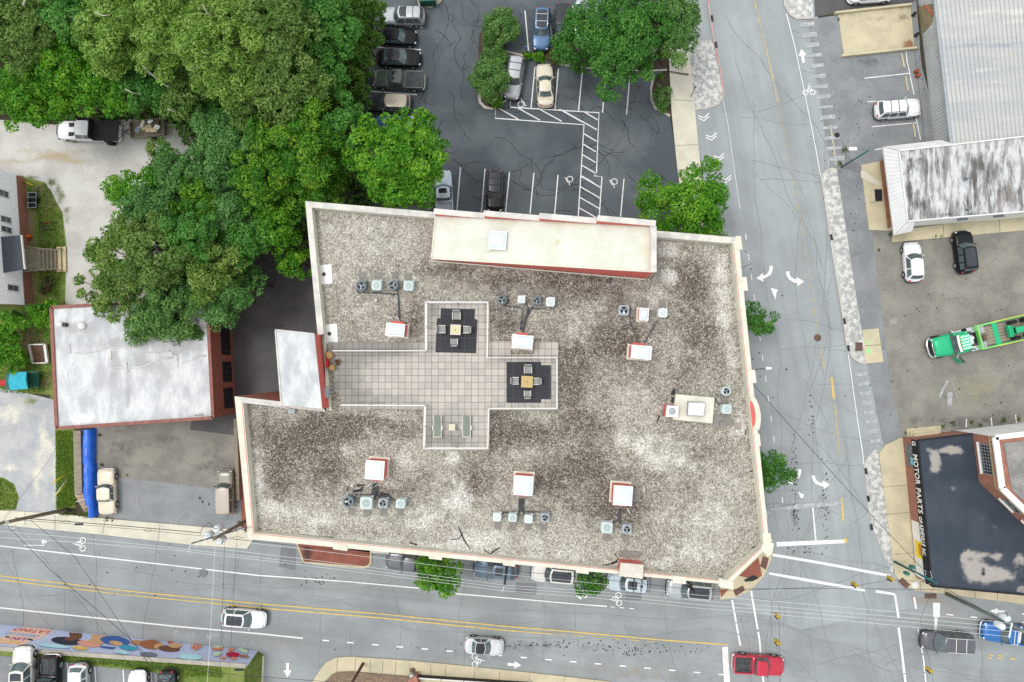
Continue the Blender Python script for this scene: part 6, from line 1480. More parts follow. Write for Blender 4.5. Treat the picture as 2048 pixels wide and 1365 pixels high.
mb=MB();q=PX([(66,372),(34,358)],.4);d=(q[1]-q[0]);mb.tube([d*.45,d*1.01],.07,6);o=mb.build('black_sleeve','black',bpy.data.objects['striped_pole']);o.location=q[0]-a
# -- dumpster, bottom paved bed, fence
c=P(855,-4,.8);DU=empty('dumpster',(c.x,c.y,0),'dark green dumpster at the top edge of the dark parking lot','dumpster',rz=R(3))
mb=MB();mb.box((0,0,.7),(1.75,1.2,1.1),bev=.04);
for x in(-.6,-.2,.2,.6):mb.box((x,-.62,.7),(.08,.06,1.0))
mb.build('body','darkgreen',DU);mb=MB();mb.box((0,0,1.29),(1.82,1.28,.08),bev=.02);mb.build('lid','darkgreen',DU);mb=MB();mb.box((.05,-.3,1.34),(.5,.3,.012));mb.build('sticker','signwhite',DU)
slab('dumpster_pad',[(830,-20),(895,-20),(880,6),(862,16),(838,14)],-.01,.06,'tanconcrete',.5,[(845,8,14,6,2,.7)])
pavermat('basketpaver',(.25,.17,.105),(.15,.10,.07),(.10,.075,.055),.42,.03,rotz=.6,off=.5,rowh=.21)
slab('patterned_bed',[(645,1380),(650,1364),(664,1350),(676,1345),(705,1344),(760,1349),(822,1354),(826,1400)],.0,.25,'basketpaver',.6)
c=P(826,1360,1.0);mb=MB((c.x,c.y,0));q=PX([(816,1360),(832,1352),(838,1372),(818,1376)],1.2);mb.prism([(p.x,p.y)for p in q],0,1.2);tag(mb.build('brick_pillar','brick',loc=(c.x,c.y,0)),'red brick pillar beside the patterned bed at the bottom edge','pillar')
c=P(824,1353,.8);mb=MB();mb.lathe((0,0,0),[(.22,0),(.24,.7),(.26,.75),(.2,.85),(.02,.9)],14);tag(mb.build('bin','aclight',loc=(c.x,c.y,.13)),'small pale grey bin in front of the brick pillar','bin')
a,b=P(837,1357,.9),P(1064,1372,.9);m_=(a+b)/2;FE=empty('fence',(m_.x,m_.y,0),'low black fence with a pale top rail along the tan pavement','fence')
mb=MB((m_.x,m_.y,0));mb.bar(a,b,.12,.08);mb.build('top_rail','railwhite',FE);mb=MB((m_.x,m_.y,0));mb.bar(a-up3*.45,b-up3*.45,.04,.8);mb.build('panel','black',FE)
for k in range(6):p=a.lerp(b,k/5);mb=MB((m_.x,m_.y,0));mb.bar((p.x,p.y,.13),(p.x,p.y,.95),.09,.09);mb.build('post','black',FE)
for px,py,t_,mt,rr in((826,1340,'round brown manhole cover in the tan pavement at the bottom','rustbrown',.3),(407,1146,'round manhole cover with ring in the main street','patch',.45),(1635,676,'round rusty manhole cover on the side street centre line','rustbrown',.38),(1674,271,'dark round utility cover near the tan kerb','crack',.28),(1829,1170,'white oval utility cover on the corner pavement','whitemetal',.34)):
 c=P(px,py,0);z=.135 if py in(1340,1170)else.036;mb=MB();mb.lathe((0,0,0),[(rr,0),(rr,.012),(rr*.8,.014),(rr*.78,.006),(rr*.6,.006),(rr*.58,.014),(rr*.3,.014),(.01,.016)],20);tag(mb.build('manhole_cover',mt,loc=(c.x,c.y,z)),t_,'manhole cover','manhole covers')
for px,py,w_,h_,t_ in((1718,694,.75,.9,'dark storm drain grate beside the tan pad with green marks'),(1862,1193,1.2,.5,'rusty storm drain inlet by the corner shop kerb')):
 c=P(px,py,.1);mb=MB()
 for k in range(7):mb.box((-w_/2+w_*(k+.5)/7,0,.02),(w_/7*.6,h_,.04))
 mb.box((0,0,.005),(w_,h_,.01));tag(mb.build('drain_grate','rustbrown',loc=(c.x,c.y,.105 if px<1800 else.035)),t_,'drain grate')
for i,(px,py,w_)in enumerate(((1663,471,5),(1689,642,6),(1697,697,6),(1731,943,6),(1737,1000,6),(1742,1055,6),(1428,36,5),(1432,90,6))):
 pass
# inlets: dark slots in the kerb lines
mb=MB()
for(px,py)in((1663,475),(1689,643),(1697,697),(1732,943),(1737,998),(1743,1055),(1424,37),(1432,90)):
 line_px(mb,[(px-1,py-6),(px+1,py+6)],.26,.112)
tag(mb.build('kerb_inlets','crack'),kind='structure')
# ------------------------------------------------------------------ poles, lamps, signals, wires
surf('polewood',(.20,.165,.10),(.135,.11,.075),1.5,speck=.35,sc=(1,1,.3))
surf('darkpole',(.05,.055,.05),(.07,.07,.06),2)
surf('greenpole',(.02,.12,.11),(.03,.14,.13),2,rough=.45)
surf('greypole',(.15,.19,.175),(.11,.14,.13),2,rough=.5)
surf('signalyellow',(.50,.36,.05),(.42,.30,.05),4)
surf('transformer',(.66,.69,.69),(.56,.60,.61),2,rough=.4)
surf('wirelight',(.62,.64,.64),rough=.4)
surf('wiredark',(.03,.033,.036))
def pole(name,label,base,top,r0,r1,mat,cat,h=None,group=None):
 """base/top: points; local origin at the base"""
 r=empty(name,base,label,cat,group)
 mb=MB(base);mb.tube([base,base.lerp(top,.5),top],[r0,(r0+r1)/2,r1],10);mb.build('pole',mat,r)
 return r
def ext(b,q,z):
 """continue the line from b through q up to height z"""
 return b+(q-b)*((z-b.z)/(q.z-b.z))
# west pole
b=P(136,1019,0);t=ext(b,P(2,1047,9.3),11.0)
U1=pole('utility_pole','brown wooden utility pole leaning over the pavement at the left edge',b,t,.21,.15,'polewood','utility pole',None,'utility poles')
mb=MB(b);a=ext(b,t,8.8);mb.box(a,(.5,.3,.3));mb.tube([a+Vector((.2,-.3,.2)),a+Vector((.9,-.5,.3)),a+Vector((1.3,-.4,.1))],.03,6);mb.build('bracket','whitemetal',U1)
# transformer pole by the commercial building
b=P(531,1020,0);t=Vector((b.x,b.y,12.0));U2=pole('utility_pole','utility pole with three white transformers beside the cream parapet corner',b,t,.19,.14,'polewood','utility pole',None,'utility poles')
for px,py in((413,1073),(432,1059),(438,1083)):
 c=P(px,py,10.2);mb=MB(b);mb.lathe((c.x,c.y,9.2),[(.30,0),(.32,.06),(.32,.95),(.26,1.04),(.1,1.08),(.02,1.08)],18)
 q=MB(b);q.bar((c.x,c.y,9.7),(b.x,b.y,9.7),.08,.1)
 for k in(-1,1):mb.lathe((c.x+.12*k,c.y+.08,10.28),[(.04,0),(.05,.08),(.03,.14),(.04,.2),(.01,.26)],8)
 tr=mb.build('transformer','transformer',U2);q.build('transformer_bracket','acgrey',tr)
mb=MB(b);a0_,a1_=P(384,1087,11.4),P(494,1055,11.4);mb.bar(a0_,a1_,.12,.14);mb.build('crossarm','darkpole',U2)
for f in(.0,.13,.25,.42,.86,.9,.95):
 p=a0_.lerp(a1_,f);mb=MB(b);mb.lathe(p+Vector((0,0,.07)),[(.03,0),(.06,.05),(.035,.1),(.06,.15),(.03,.22),(.01,.25)],8)
 if f<.3:mb.tube([p+Vector((0,0,.05)),p+Vector((-.18,-.5,.2))],.03,6)
 mb.build('insulator','transformer',U2)
mb=MB(b);mb.tube([P(432,1059,10.6),P(418,1046,10.6),P(405,1056,10.4),P(400,1070,10.1)],.025,5);mb.tube([P(440,1075,10.6),P(446,1080,10.4),P(444,1090,10.2)],.025,5);mb.build('jumper_cable','wiredark',U2)
# kerbside poles hidden below the south parapet
for(bx,by,tx,ty,z,lab)in((1017,1110,1009,1171,10.2,'dark kerbside utility pole with white insulator hook by the blue parked car'),(1352,1124,1388,1183,10.0,'dark kerbside pole standing over the silver car with the dark glass roof')):
 b=P(bx,by,.12);t=P(tx,ty,z);r=pole('kerbside_pole',lab,b,t,.14,.11,'darkpole','utility pole',None,'utility poles')
 mb=MB(b);d=Vector((-.1,-.35,.15))if bx<1100 else Vector((-.6,.5,0));mb.tube([t,t+d,t+d*1.3+Vector((-.1,0,.1))],.035 if bx<1100 else.09,6);mb.build('bracket','transformer' if bx<1100 else 'black',r)
# south-east pole
b=P(1893,1188,.12);t=ext(b,P(2012,1246,8.8),11.0);U3=pole('utility_pole','green-grey utility pole with transformers above the blue pickup at the right',b,t,.20,.15,'greypole','utility pole',None,'utility poles')
for px,py in((2015,1238),(2005,1254)):
 c=P(px,py,9.2);mb=MB(b);mb.lathe((c.x,c.y,8.4),[(.28,0),(.3,.05),(.3,.85),(.2,.95),(.02,.98)],16);mb.build('transformer','transformer',U3)
for z,px0,py0,px1,py1 in((10.0,2024,1246,2018,1276),(10.6,2043,1254,2038,1286)):
 mb=MB(b);mb.bar(P(px0,py0,z),P(px1,py1,z),.1,.1);mb.build('crossarm','transformer',U3)
mb=MB(b);mb.tube([P(2006,1226,9.6),P(2012,1224,9.6),P(2016,1234,9.4)],.03,5);mb.build('jumper_cable','wiredark',U3)
# signal pole
b=P(1789,1124,.13);t=P(1874,1167,7.6);SGP=pole('signal_pole','dark green signal pole leaning out over the corner pavement beside the white panel',b,t,.13,.10,'greenpole','signal pole')
for px,py in((1813,1147),(1824,1134)):
 c=P(px,py,3.0);mb=MB(b);mb.box(c,(.4,.3,.6),bev=.05);mb.build('pedestrian_signal','greenpole',SGP)
mb=MB(b);c=P(1848,1158,5.4);[mb.tube([c+Vector((math.cos(k)*.1,math.sin(k)*.1,0)),c+Vector((math.cos(k)*.9,math.sin(k)*.7,-.2)),c+Vector((math.cos(k+.6)*1.1,math.sin(k+.6)*1.0,-.5))],.02,5)for k in(0,1.2,2.4,3.8,5)];mb.build('cable_coil','whitemetal',SGP)
# street lamps
b=P(1683,335,0);t=P(1738,301,5.9);LA=pole('street_lamp','dark green street lamp with white lamp head beside the pale mansard building',b,t,.09,.07,'greenpole','street lamp',None,'street lamps')
mb=MB(b);mb.tube([t,P(1722,299,6.1),P(1712,299,6.1)],.035,6);mb.build('arm','greypole',LA);mb=MB(b);c=P(1706,298,6.1);mb.box(c,(.8,.32,.12),bev=.05);mb.build('lamp_head','signwhite',LA)
b=P(1462,740,.12);t=P(1500,741,6.0);t=Vector((b.x,b.y,6.0));LB=pole('street_lamp','street lamp whose white head reaches over the street from the cream parapet',b,t,.09,.07,'darkpole','street lamp',None,'street lamps')
mb=MB(b);mb.tube([t,P(1515,739,6.2),P(1532,737,6.2)],.04,6);mb.build('arm','darkpole',LB);mb=MB(b);c=P(1537,737,6.2);mb.box(c,(.6,.26,.12),bev=.05);mb.build('lamp_head','signwhite',LB)
b=P(726,1328,.13);t=ext(b,P(704,1366,4.3),7.0);pole('lamp_post','brown post rising from the tan pavement over the patterned bed',b,t,.16,.13,'rustbrown','post')
# signs
for bx,by,tx,ty,z,w_,h_,mat_,lab in((1381,195,1391,174,2.5,.12,.5,'darkpole','thin dark sign post at the edge of the pavement by the faded pad'),(1053,104,1052,94,1.9,.3,.45,'signblue','small blue parking sign in front of the blue parked car'),(607,1127,602,1127,2.3,.35,.5,'aclight','small sign post at the corner of the brick paved island')):
 if mat_ not in MATS:surf(mat_,(.1,.2,.45))
 b=P(bx,by,0);t=P(tx,ty,z);r=empty('sign_post',b,lab,'sign','sign posts');mb=MB(b);mb.tube([b,t],.04,6);mb.build('post','darkpole',r);mb=MB(b);mb.box(t-Vector((0,.03,.1)),(w_,.04,h_));mb.build('sign_panel',mat_,r)
c=P(1310,99,1.0);mb=MB();mb.box((0,0,.6),(1.0,.35,1.0),bev=.03);mb.box((.45,0,.55),(.15,.4,1.1));o=mb.build('stone_sign','stone',loc=(c.x,c.y,0));tag(o,'pale stone sign half under the dark tree in the parking island','sign')
# traffic signals hanging on span wires
for px,py,rz_,lab in((1714,1172,-30,'yellow traffic signal hanging above the far end of the crosswalk line'),(1786,1160,-35,'yellow traffic signal hanging at the corner pavement edge'),(1558,1235,-30,'upper yellow traffic signal on the west span wire'),(1558,1288,-25,'lower yellow traffic signal on the west span wire, above the red pickup'),(1864,1344,-35,'yellow traffic signal hanging at the bottom right')):
 c=P(px,py,5.5);r=empty('traffic_signal',c,lab,'traffic signal','hanging traffic signals',R(rz_));mb=MB();mb.box((0,0,-.45),(.34,.3,.95),bev=.04);mb.box((0,0,.1),(.06,.06,.3));mb.build('housing','signalyellow',r)
 for k in range(3):mb=MB();mb.cyl((0,-.16,-.15-k*.3),.1,.12,10,m=Matrix.Rotation(R(90),3,'X'));mb.build('lens_hood','black',r)
def wire(label,pts,mat='wirelight',r=.02,sag=.25,name='overhead_wire'):
 W3=[P(*q)for q in pts];path=[]
 for a,b in zip(W3[:-1],W3[1:]):
  n_=10
  for i in range(n_):f=i/n_;path.append(a.lerp(b,f)-Vector((0,0,sag*4*f*(1-f))))
 path.append(W3[-1]);mb=MB(path[0]);mb.tube(path,r*.72,4);tag(mb.build(name,mat,loc=path[0]),label,'wire','overhead wires')
wire('pale overhead wire along the main street nearest the south parapet',[(390,1074,11.5),(1016,1150,10.3),(1388,1190,10),(2024,1247,10.1)])
wire('second pale overhead wire along the main street crossing the street trees',[(384,1092,11.5),(1010,1171,10.2),(1388,1201,10),(2022,1256,10.1)])
wire('third pale overhead wire along the main street',[(378,1100,11.5),(1006,1176,10.2),(1388,1209,10),(2020,1264,10.1)])
wire('pale overhead wire farthest from the parapet, running over the white bike symbol',[(375,1104,11.5),(1004,1182,10.2),(1388,1216,10),(2018,1274,10.1)])
wire('faint pale wire over the pavement from the left edge to the transformer pole',[(-10,1062,10.6),(378,1100,11.5)]);wire('thin pale wire above the left end of the bike lane',[(-10,1075,10.6),(384,1104,11.3)])
wire('thick dark cable bundle above the pavement left of the transformers',[(30,1036,8.6),(400,1066,8.8)],'wiredark',.045,.2);wire('second dark cable under the bundle left of the transformers',[(30,1040,8.2),(420,1074,8.2)],'wiredark',.025,.3)
wire('dark cable passing from the transformers along the street front',[(440,1076,8.4),(1018,1142,8.2),(1386,1180,8.4),(1880,1180,7)],'wiredark',.028,.3)
wire('western pale wire running straight south from the transformers',[(430,1090,11.4),(412,1400,11)],'wirelight',.022,.1);wire('middle dark wire running straight south from the transformers',[(449,1085,11.4),(437,1400,11)],'wiredark',.022,.1);wire('eastern dark wire running straight south over the white sunroof car',[(476,1030,11.2),(470,1140,11.2),(455,1400,11)],'wiredark',.02,.05)
wire('thick dark diagonal wire from the left pole across the street to the mural',[(12,1050,10),(100,1140,10),(256,1275,9.5),(380,1400,9)],'wiredark',.035,.05);wire('second dark diagonal wire parallel to the thick one',[(60,1040,9),(150,1115,9),(262,1280,9),(350,1400,9)],'wiredark',.03,.05);wire('third thin diagonal wire crossing the double yellow line at left',[(30,1050,9.5),(170,1215,9),(310,1400,9)],'wiredark',.016,.05);wire('thin diagonal wire at the far left over the road',[(-10,1095,9),(80,1230,8.5),(160,1330,8)],'wiredark',.012,.05)
wire('dark guy wire from the left pole up over the gray gravel yard',[(4,1046,9.6),(38,1000,7),(104,912,1.0)],'wiredark',.02,0);wire('thin service wire from the left pole over the round lawn',[(0,1040,9.8),(36,1005,7.5),(-20,1030,7)],'wiredark',.015,0)
wire('long dark wire crossing the side street diagonally from the east parapet',[(1503,765,10.4),(1700,985,9.6),(1872,1166,7.6),(2000,1240,9.4)],'wiredark',.032,.1)
wire('dark span wire holding the northern pair of traffic signals',[(1388,1186,9),(1714,1172,6.0),(1786,1160,6.0),(1872,1166,7.5)],'wiredark',.02,.1);wire('dark span wire holding the western traffic signals',[(1500,1195,6.6),(1558,1204,6.4),(1559,1235,6.0),(1559,1288,6.0),(1562,1400,6.2)],'wiredark',.02,.03);wire('dark span wire at the lower right holding one traffic signal',[(1872,1168,7.5),(1840,1240,6.6),(1864,1344,6.0),(1872,1400,6)],'wiredark',.018,.05)
wire('dark wire across the lower left lawn to the grey splice box',[(180,1322,8),(470,1350,8),(900,1385,8)],'wiredark',.03,.1)
for(px,py,z,w_,lab)in((158,1049,8.5,.7,'dark splice enclosure hanging on the cable bundle over the pavement'),(478,1340,7.8,.8,'dark splice enclosure on the wire over the lower left lawn')):
 c=P(px,py,z);mb=MB();mb.cyl((-w_/2,0,0),.1,w_,12,m=Matrix.Rotation(R(90),3,'Y'));tag(mb.build('splice_enclosure','wiredark',loc=c),lab,'cable box')
c=P(297,1044,8.4)
for px,py,lab in((133,1044,'coiled cable loop on the bundle at left above the pavement'),(296,1061,'coiled cable loop nearer the transformers'),(474,1076,'coiled cable loop right of the transformers by the parapet corner')):
 c=P(px,py,8.3);mb=MB();mb.tube([(.32*math.cos(a),.14*math.sin(a),0)for a in np.linspace(0,6.28,17)],.015,4,cap=False);mb.tube([(-.7,.03,0),(-.3,.03,0)],.015,4);mb.tube([(.3,0,0),(.7,0,0)],.015,4);tag(mb.build('cable_loop','wiredark',loc=c),lab,'cable','cable loops')
# ------------------------------------------------------------------ vegetation
rng=np.random.default_rng(11)
leafmat('oak',(.075,.165,.02),(.18,.325,.045),(.36,.52,.13))
leafmat('oakdull',(.065,.145,.022),(.13,.24,.045),(.25,.37,.10))
leafmat('vivid',(.035,.16,.009),(.09,.29,.014),(.25,.46,.035))
leafmat('maple',(.03,.13,.010),(.07,.23,.014),(.24,.40,.03))
leafmat('deep',(.03,.135,.018),(.07,.23,.034),(.165,.37,.065))
leafmat('blueleaf',(.05,.155,.035),(.10,.25,.06),(.20,.38,.11))
leafmat('olive',(.065,.16,.022),(.14,.26,.042),(.31,.42,.10))
leafmat('shrubgreen',(.05,.15,.03),(.115,.25,.055),(.23,.39,.11))
leafmat('ivyleaf',(.035,.11,.012),(.075,.19,.022),(.17,.31,.05))
leafmat('redflower',(.05,.09,.03),(.08,.13,.04),(.5,.09,.1))
leafmat('bronze',(.05,.07,.02),(.10,.11,.035),(.20,.16,.06))
surf('bark',(.11,.085,.06),(.07,.055,.04),3,speck=.4)
surf('palebark',(.42,.39,.33),(.28,.25,.21),3,speck=.3)
def leafmesh(name,C,Nrm,S,T,mat,parent,off,aspect=.5):
 n=len(C);rd=rng.normal(size=(n,3));nn=Nrm*.75+rng.normal(size=(n,3))*.55;nn[:,2]+=.35
 nn/=np.linalg.norm(nn,axis=1)[:,None]+1e-9
 a=np.cross(nn,rd);a/=np.linalg.norm(a,axis=1)[:,None]+1e-9;b=np.cross(nn,a)
 a*=S[:,None];b*=(S*aspect)[:,None]
 tip=nn*(S*.18)[:,None]
 V=np.empty((n,4,3),np.float32);V[:,0]=C-a-tip;V[:,1]=C-b;V[:,2]=C+a-tip;V[:,3]=C+b
 V=(V.reshape(-1,3)-np.array(off,np.float32))
 me=bpy.data.meshes.new(name);me.vertices.add(4*n);me.vertices.foreach_set('co',V.ravel())
 me.loops.add(4*n);me.loops.foreach_set('vertex_index',np.arange(4*n,dtype=np.int32));me.polygons.add(n);me.polygons.foreach_set('loop_start',np.arange(0,4*n,4,dtype=np.int32));me.polygons.foreach_set('loop_total',np.full(n,4,np.int32))
 at=me.attributes.new('tint','FLOAT','POINT');at.data.foreach_set('value',np.repeat(np.clip(T,0,1).astype(np.float32),4))
 me.materials.append(MATS[mat]);me.update(calc_edges=True)
 o=bpy.data.objects.new(name,me);COL.objects.link(o)
 if parent is not None:o.parent=parent
 return o
def tree(name,label,px,py,ztop,rpx,mat,cat='tree',leaf=.15,dens=1.0,depth=.8,rx=1.0,trunk='bark',group=None,cl=.26,show=0,ground=0.0,tintj=.2,lobes=.16,base=None,nleaf=150):
 zc=ztop-.0
 c=P(px,py,ztop*.85);Rr=rpx*(HC-ztop*.85)/F
 D=min(Rr*depth,ztop*.55);cz=ztop-D
 b=Vector((c.x,c.y,ground))if base is None else base
 r=empty(name,b,label,cat,group)
 ph=rng.uniform(0,6.28,3)
 nc=int(dens*(26+5.5*Rr*Rr));nc=min(nc,150)
 az=rng.uniform(0,2*np.pi,nc);cosz=rng.uniform(-.35,1.0,nc);sinz=np.sqrt(1-cosz**2)
 lob=1+lobes*np.sin(3*az+ph[0])+lobes*.7*np.sin(5*az+ph[1])+lobes*.5*np.sin(8*az+ph[2])
 rad=rng.uniform(.62,.92,nc);rad[:nc//5]*=.6
 ck=np.stack([c.x+Rr*rx*lob*sinz*rad*np.cos(az),c.y+Rr*lob*sinz*rad*np.sin(az),cz+D*cosz*rad*np.where(cosz>0,1,.7)],1)
 rk=Rr*cl*rng.uniform(.45,1.35,nc)*(1.6/(1.1+.28*Rr)if Rr>2 else 1.0)
 tk=rng.uniform(-1,1,nc)*tintj+.5
 per=np.maximum(24,(nleaf*(rk/.8)**2*(.15/leaf)**2*.9)).astype(int)
 idx=np.repeat(np.arange(nc),per);n=len(idx)
 d=rng.normal(size=(n,3));d[:,2]=np.where(d[:,2]<-.15,-d[:,2]*.8,d[:,2]);d/=np.linalg.norm(d,axis=1)[:,None]
 q=rng.uniform(.45,1.08,n)**.6
 pos=ck[idx]+d*(rk[idx]*q)[:,None]*np.array([1,1,.72])
 T=tk[idx]+rng.normal(size=n)*.19
 out=d+(pos-np.array([c.x,c.y,cz]))/Rr*.5
 out/=np.linalg.norm(out,axis=1)[:,None]+1e-9
 leafmesh('crown',pos,out,leaf*rng.uniform(.5,1.55,n),T,mat,r,b)
 mb=MB(b);tr=max(.07,Rr*.06);top=Vector((c.x,c.y,cz+D*.3));mid=Vector((c.x+random.uniform(-.2,.2),c.y+random.uniform(-.2,.2),max(ground+.3,cz*.55)))
 mb.tube([b,mid,Vector((c.x,c.y,cz)),top],[tr,tr*.8,tr*.5,tr*.12],8)
 for k in range(min(nc,9+show)):
  j=rng.integers(nc);e=Vector(ck[j]);s_=mid.lerp(Vector((c.x,c.y,cz)),rng.uniform(.3,1));m_=s_.lerp(e,.5)+Vector((0,0,.12*Rr))
  tip=e+(e-Vector((c.x,c.y,cz))).normalized()*(rk[j]*(1.0 if k<show else.3))+Vector((0,0,rk[j]*(.8 if k<show else 0)))
  mb.tube([s_,m_,e,tip],[tr*.34,tr*.24,tr*.14,tr*.05],5)
 mb.build('trunk',trunk,r)
 return r
FG='trees of the wood behind the parking lot'
for a in((40,55,14,80,'oakdull','yellow-green oak crown in the top left corner of the wood'),(128,125,12,62,'vivid','brighter green tree between the corner oak and the gravel drive'),(52,180,10.5,78,'vivid','low bright green tree at the left edge above the gravel drive'),(145,40,14,60,'deep','dark tree with a bare grey trunk showing at the top left'),(232,60,15,88,'oak','large light green oak second from the left along the top'),
(330,75,15,78,'oak','light green oak left of the big rounded one'),(438,105,17,98,'oak','big rounded light green oak at the centre of the wood'),(345,12,15,70,'oak','light green oak touching the top edge above the big rounded one'),(470,10,15,75,'oak','light green oak at the top edge right of centre of the wood'),(556,45,16,82,'oakdull','dull green oak at the top, left of the dark trees'),(560,160,15,84,'oakdull','dull green oak right of the big rounded one'),(505,215,13,60,'oakdull','dull green oak below the big rounded one'),
(205,175,11,66,'vivid','bright tree overhanging the black flatbed truck'),(120,195,9,45,'vivid','small bright tree just above the white cab of the flatbed truck'),(288,176,11,54,'deep','darker tree above the loaded trailer'),(372,192,11,50,'oakdull','dull green tree between trailer and big rounded oak'),(420,222,9,46,'deep','dark understorey tree right of the loaded trailer'),
(645,45,13,72,'deep','dark green tree at the top right of the wood'),(640,130,12,62,'deep','dark green tree with pale blossom patches left of the ivy bank'),(600,210,11,50,'deep','dark tree in the hollow above the maples'),(700,15,9,50,'ivyleaf','leafy tree beside the white car with the roof rack'),(655,190,8,46,'ivyleaf','low leafy tree beside the tan-roofed car bank')):
 px,py,zt_2,rp,m_,lab=a
 tree('tree',lab,px,py,zt_2,rp,m_,leaf=.13 if m_ in('oak','oakdull')else.15,show=3 if m_ in('oak','oakdull')else 0,trunk='palebark' if m_=='oak' else 'bark',group=FG,dens=1.15,cl=.26)
MG='trees between the gravel drive and the gravel roof'
for a in((440,290,12,78,'blueleaf','blue-green tree right of the loaded trailer'),(515,300,11,46,'blueleaf','small blue-green tree touching the dark maple'),(318,302,6,28,'olive','small olive tree at the end of the gravel drive'),(355,345,10,55,'blueleaf','blue-green tree at the edge of the gravel drive'),(258,380,9,58,'vivid','bright bushy tree jutting into the gravel drive'),(300,420,10,66,'blueleaf','grey-green tree right of the bright bushy one'),(395,400,10,62,'maple','yellow-tipped dark tree below the blue-green ones'),(460,420,10,56,'blueleaf','blue-green tree left of the tall maples'),
(590,285,14,92,'maple','tall dark maple with yellow-green tips'),(618,362,10.6,82,'maple','dark maple against the cream parapet corner'),(520,350,12,66,'maple','dark maple left of the tall one'),(552,450,9.5,66,'vivid','bright green tree beside the left parapet of the gravel roof'),(590,520,7,38,'vivid','small bright tree over the dark alley'),(690,250,12,54,'deep','dark tree between tall maple and bright round maple'),(500,560,7,34,'blueleaf','small blue-green tree at the mouth of the dark alley'),(495,480,10,52,'deep','dark tree above the alley mouth'),
(235,510,10,84,'olive','sparse olive birch over the gravel drive'),(305,500,12,84,'oakdull','tall grey-green tree above the white membrane roof'),(215,590,8,62,'olive','low olive tree overhanging the corner of the white membrane roof'),(335,610,9,92,'shrubgreen','broad green tree overhanging the white membrane roof'),(415,530,11,74,'olive','yellowish olive tree right above the white membrane roof'),(445,590,9,62,'blueleaf','blue-green tree at the brick wall with dark windows'),(385,470,12,56,'deep','dark tree in the middle of the left grove')):
 px,py,zt_2,rp,m_,lab=a
 tree('tree',lab,px,py,zt_2,rp,m_,leaf=.13,lobes=.24,show=6 if m_ in('olive','oakdull','shrubgreen')else 0,trunk='palebark' if m_ in('olive','oakdull')else 'bark',group=MG,dens=(.8 if m_=='olive' else 1.1),cl=.25,tintj=.26 if m_=='maple' else.2)
tree('tree','vivid bright green round maple at the corner of the dark parking lot',796,306,14,110,'vivid',leaf=.16,dens=1.35,cl=.24,lobes=.06,tintj=.25,nleaf=190)
tree('street_tree','vivid green street tree north of the penthouse beside the side street',1384,404,10,94,'vivid',leaf=.14,dens=.85,lobes=.28,show=4)
tree('street_tree','small dense green street tree halfway along the east parapet',1513,645,6.5,36,'deep',leaf=.12,dens=1.0,group='small street trees by the commercial building',lobes=.2)
tree('street_tree','small dense green street tree over the turn arrow near the corner',1548,944,6.5,40,'deep',leaf=.12,dens=1.0,group='small street trees by the commercial building',lobes=.2)
tree('street_tree','larger green street tree covering the grey pickup on the main street',878,1148,8.0,46,'vivid',leaf=.15,dens=1.2,group='small street trees by the commercial building',lobes=.12,depth=.9)
tree('street_tree','small dark green street tree between the two parked cars by the chimney',1181,1166,7.0,29,'deep',leaf=.14,dens=1.4,group='small street trees by the commercial building',depth=1.0)
for a in((1190,60,9,76,'deep','dark green tree over the parked cars at the top centre'),(1275,45,10,84,'deep','tall dark green tree at the top right of the parking lot'),(1238,125,8.5,62,'deep','dark green tree whose branches reach over the empty stalls'),(1345,40,9,70,'shrubgreen','green tree leaning over the pavement at the top of the side street')):
 px,py,zt_2,rp,m_,lab=a;tree('tree',lab,px,py,zt_2,rp,m_,leaf=.13,group='trees of the parking island',dens=1.0,lobes=.26,show=3)
SHG='clipped shrubs in the parking island'
for a in((998,46,3.4,40,'shrubgreen','rounded green shrub at the top of the narrow parking island'),(988,102,2.2,26,'shrubgreen','low shrub in the middle of the narrow parking island'),(981,152,4.2,42,'shrubgreen','tall dense grey-green shrub at the lower end of the narrow island'),(988,200,1.2,17,'vivid','bright low plant at the tip of the narrow parking island')):
 px,py,zt_2,rp,m_,lab=a;tree('shrub',lab,px,py,zt_2,rp,m_,cat='shrub',leaf=.1,group=SHG,dens=1.6,lobes=.06,depth=1.0,nleaf=170)
for a in((1078,112,1.2,14,'vivid','bright low bush in front of the blue car'),(1110,110,1.6,18,'bronze','bronze-leaved bush right of the blue car'),(1135,95,3.2,28,'bronze','bronze-green bush below the black parked car'),(1160,120,2.5,24,'deep','dark bush at the edge of the upper stalls'),(1325,185,1.3,20,'shrubgreen','grey-green shrub in the planted bed beside the pavement'),(1326,210,.9,14,'shrubgreen','low shrub at the lower tip of the planted bed'),(1322,152,.5,5,'vivid','tiny round bright shrub at the top of the planted bed'),(1328,105,1.3,12,'vivid','bright bush beside the stone sign'),(1055,110,.9,10,'vivid','low bright plants by the blue parking sign')):
 px,py,zt_2,rp,m_,lab=a;tree('shrub',lab,px,py,zt_2,rp,m_,cat='shrub',leaf=.1,group='shrubs of the parking island',dens=1.3,depth=.9)
for i,(px,py,zt_2,rp,lab)in enumerate(((742,25,5,30,'ivy-covered bush beside the front of the white roof-rack car'),(728,75,5,32,'ivy-covered bush behind the black hatchback'),(715,118,5.5,32,'ivy-covered bush behind the black saloon'),(700,160,6,34,'ivy-covered bush in front of the green pickup'),(712,195,5,30,'ivy-covered bush in front of the tan-roofed car'),(690,90,7,34,'taller ivy-covered bush in the bank behind the black cars'),(672,225,7,30,'ivy-covered bush above the bright round maple'))):
 tree('bush',lab,px,py,zt_2,rp,'ivyleaf',cat='bush',leaf=.13,group='ivy bank along the parking lot',dens=1.5,depth=1.0)
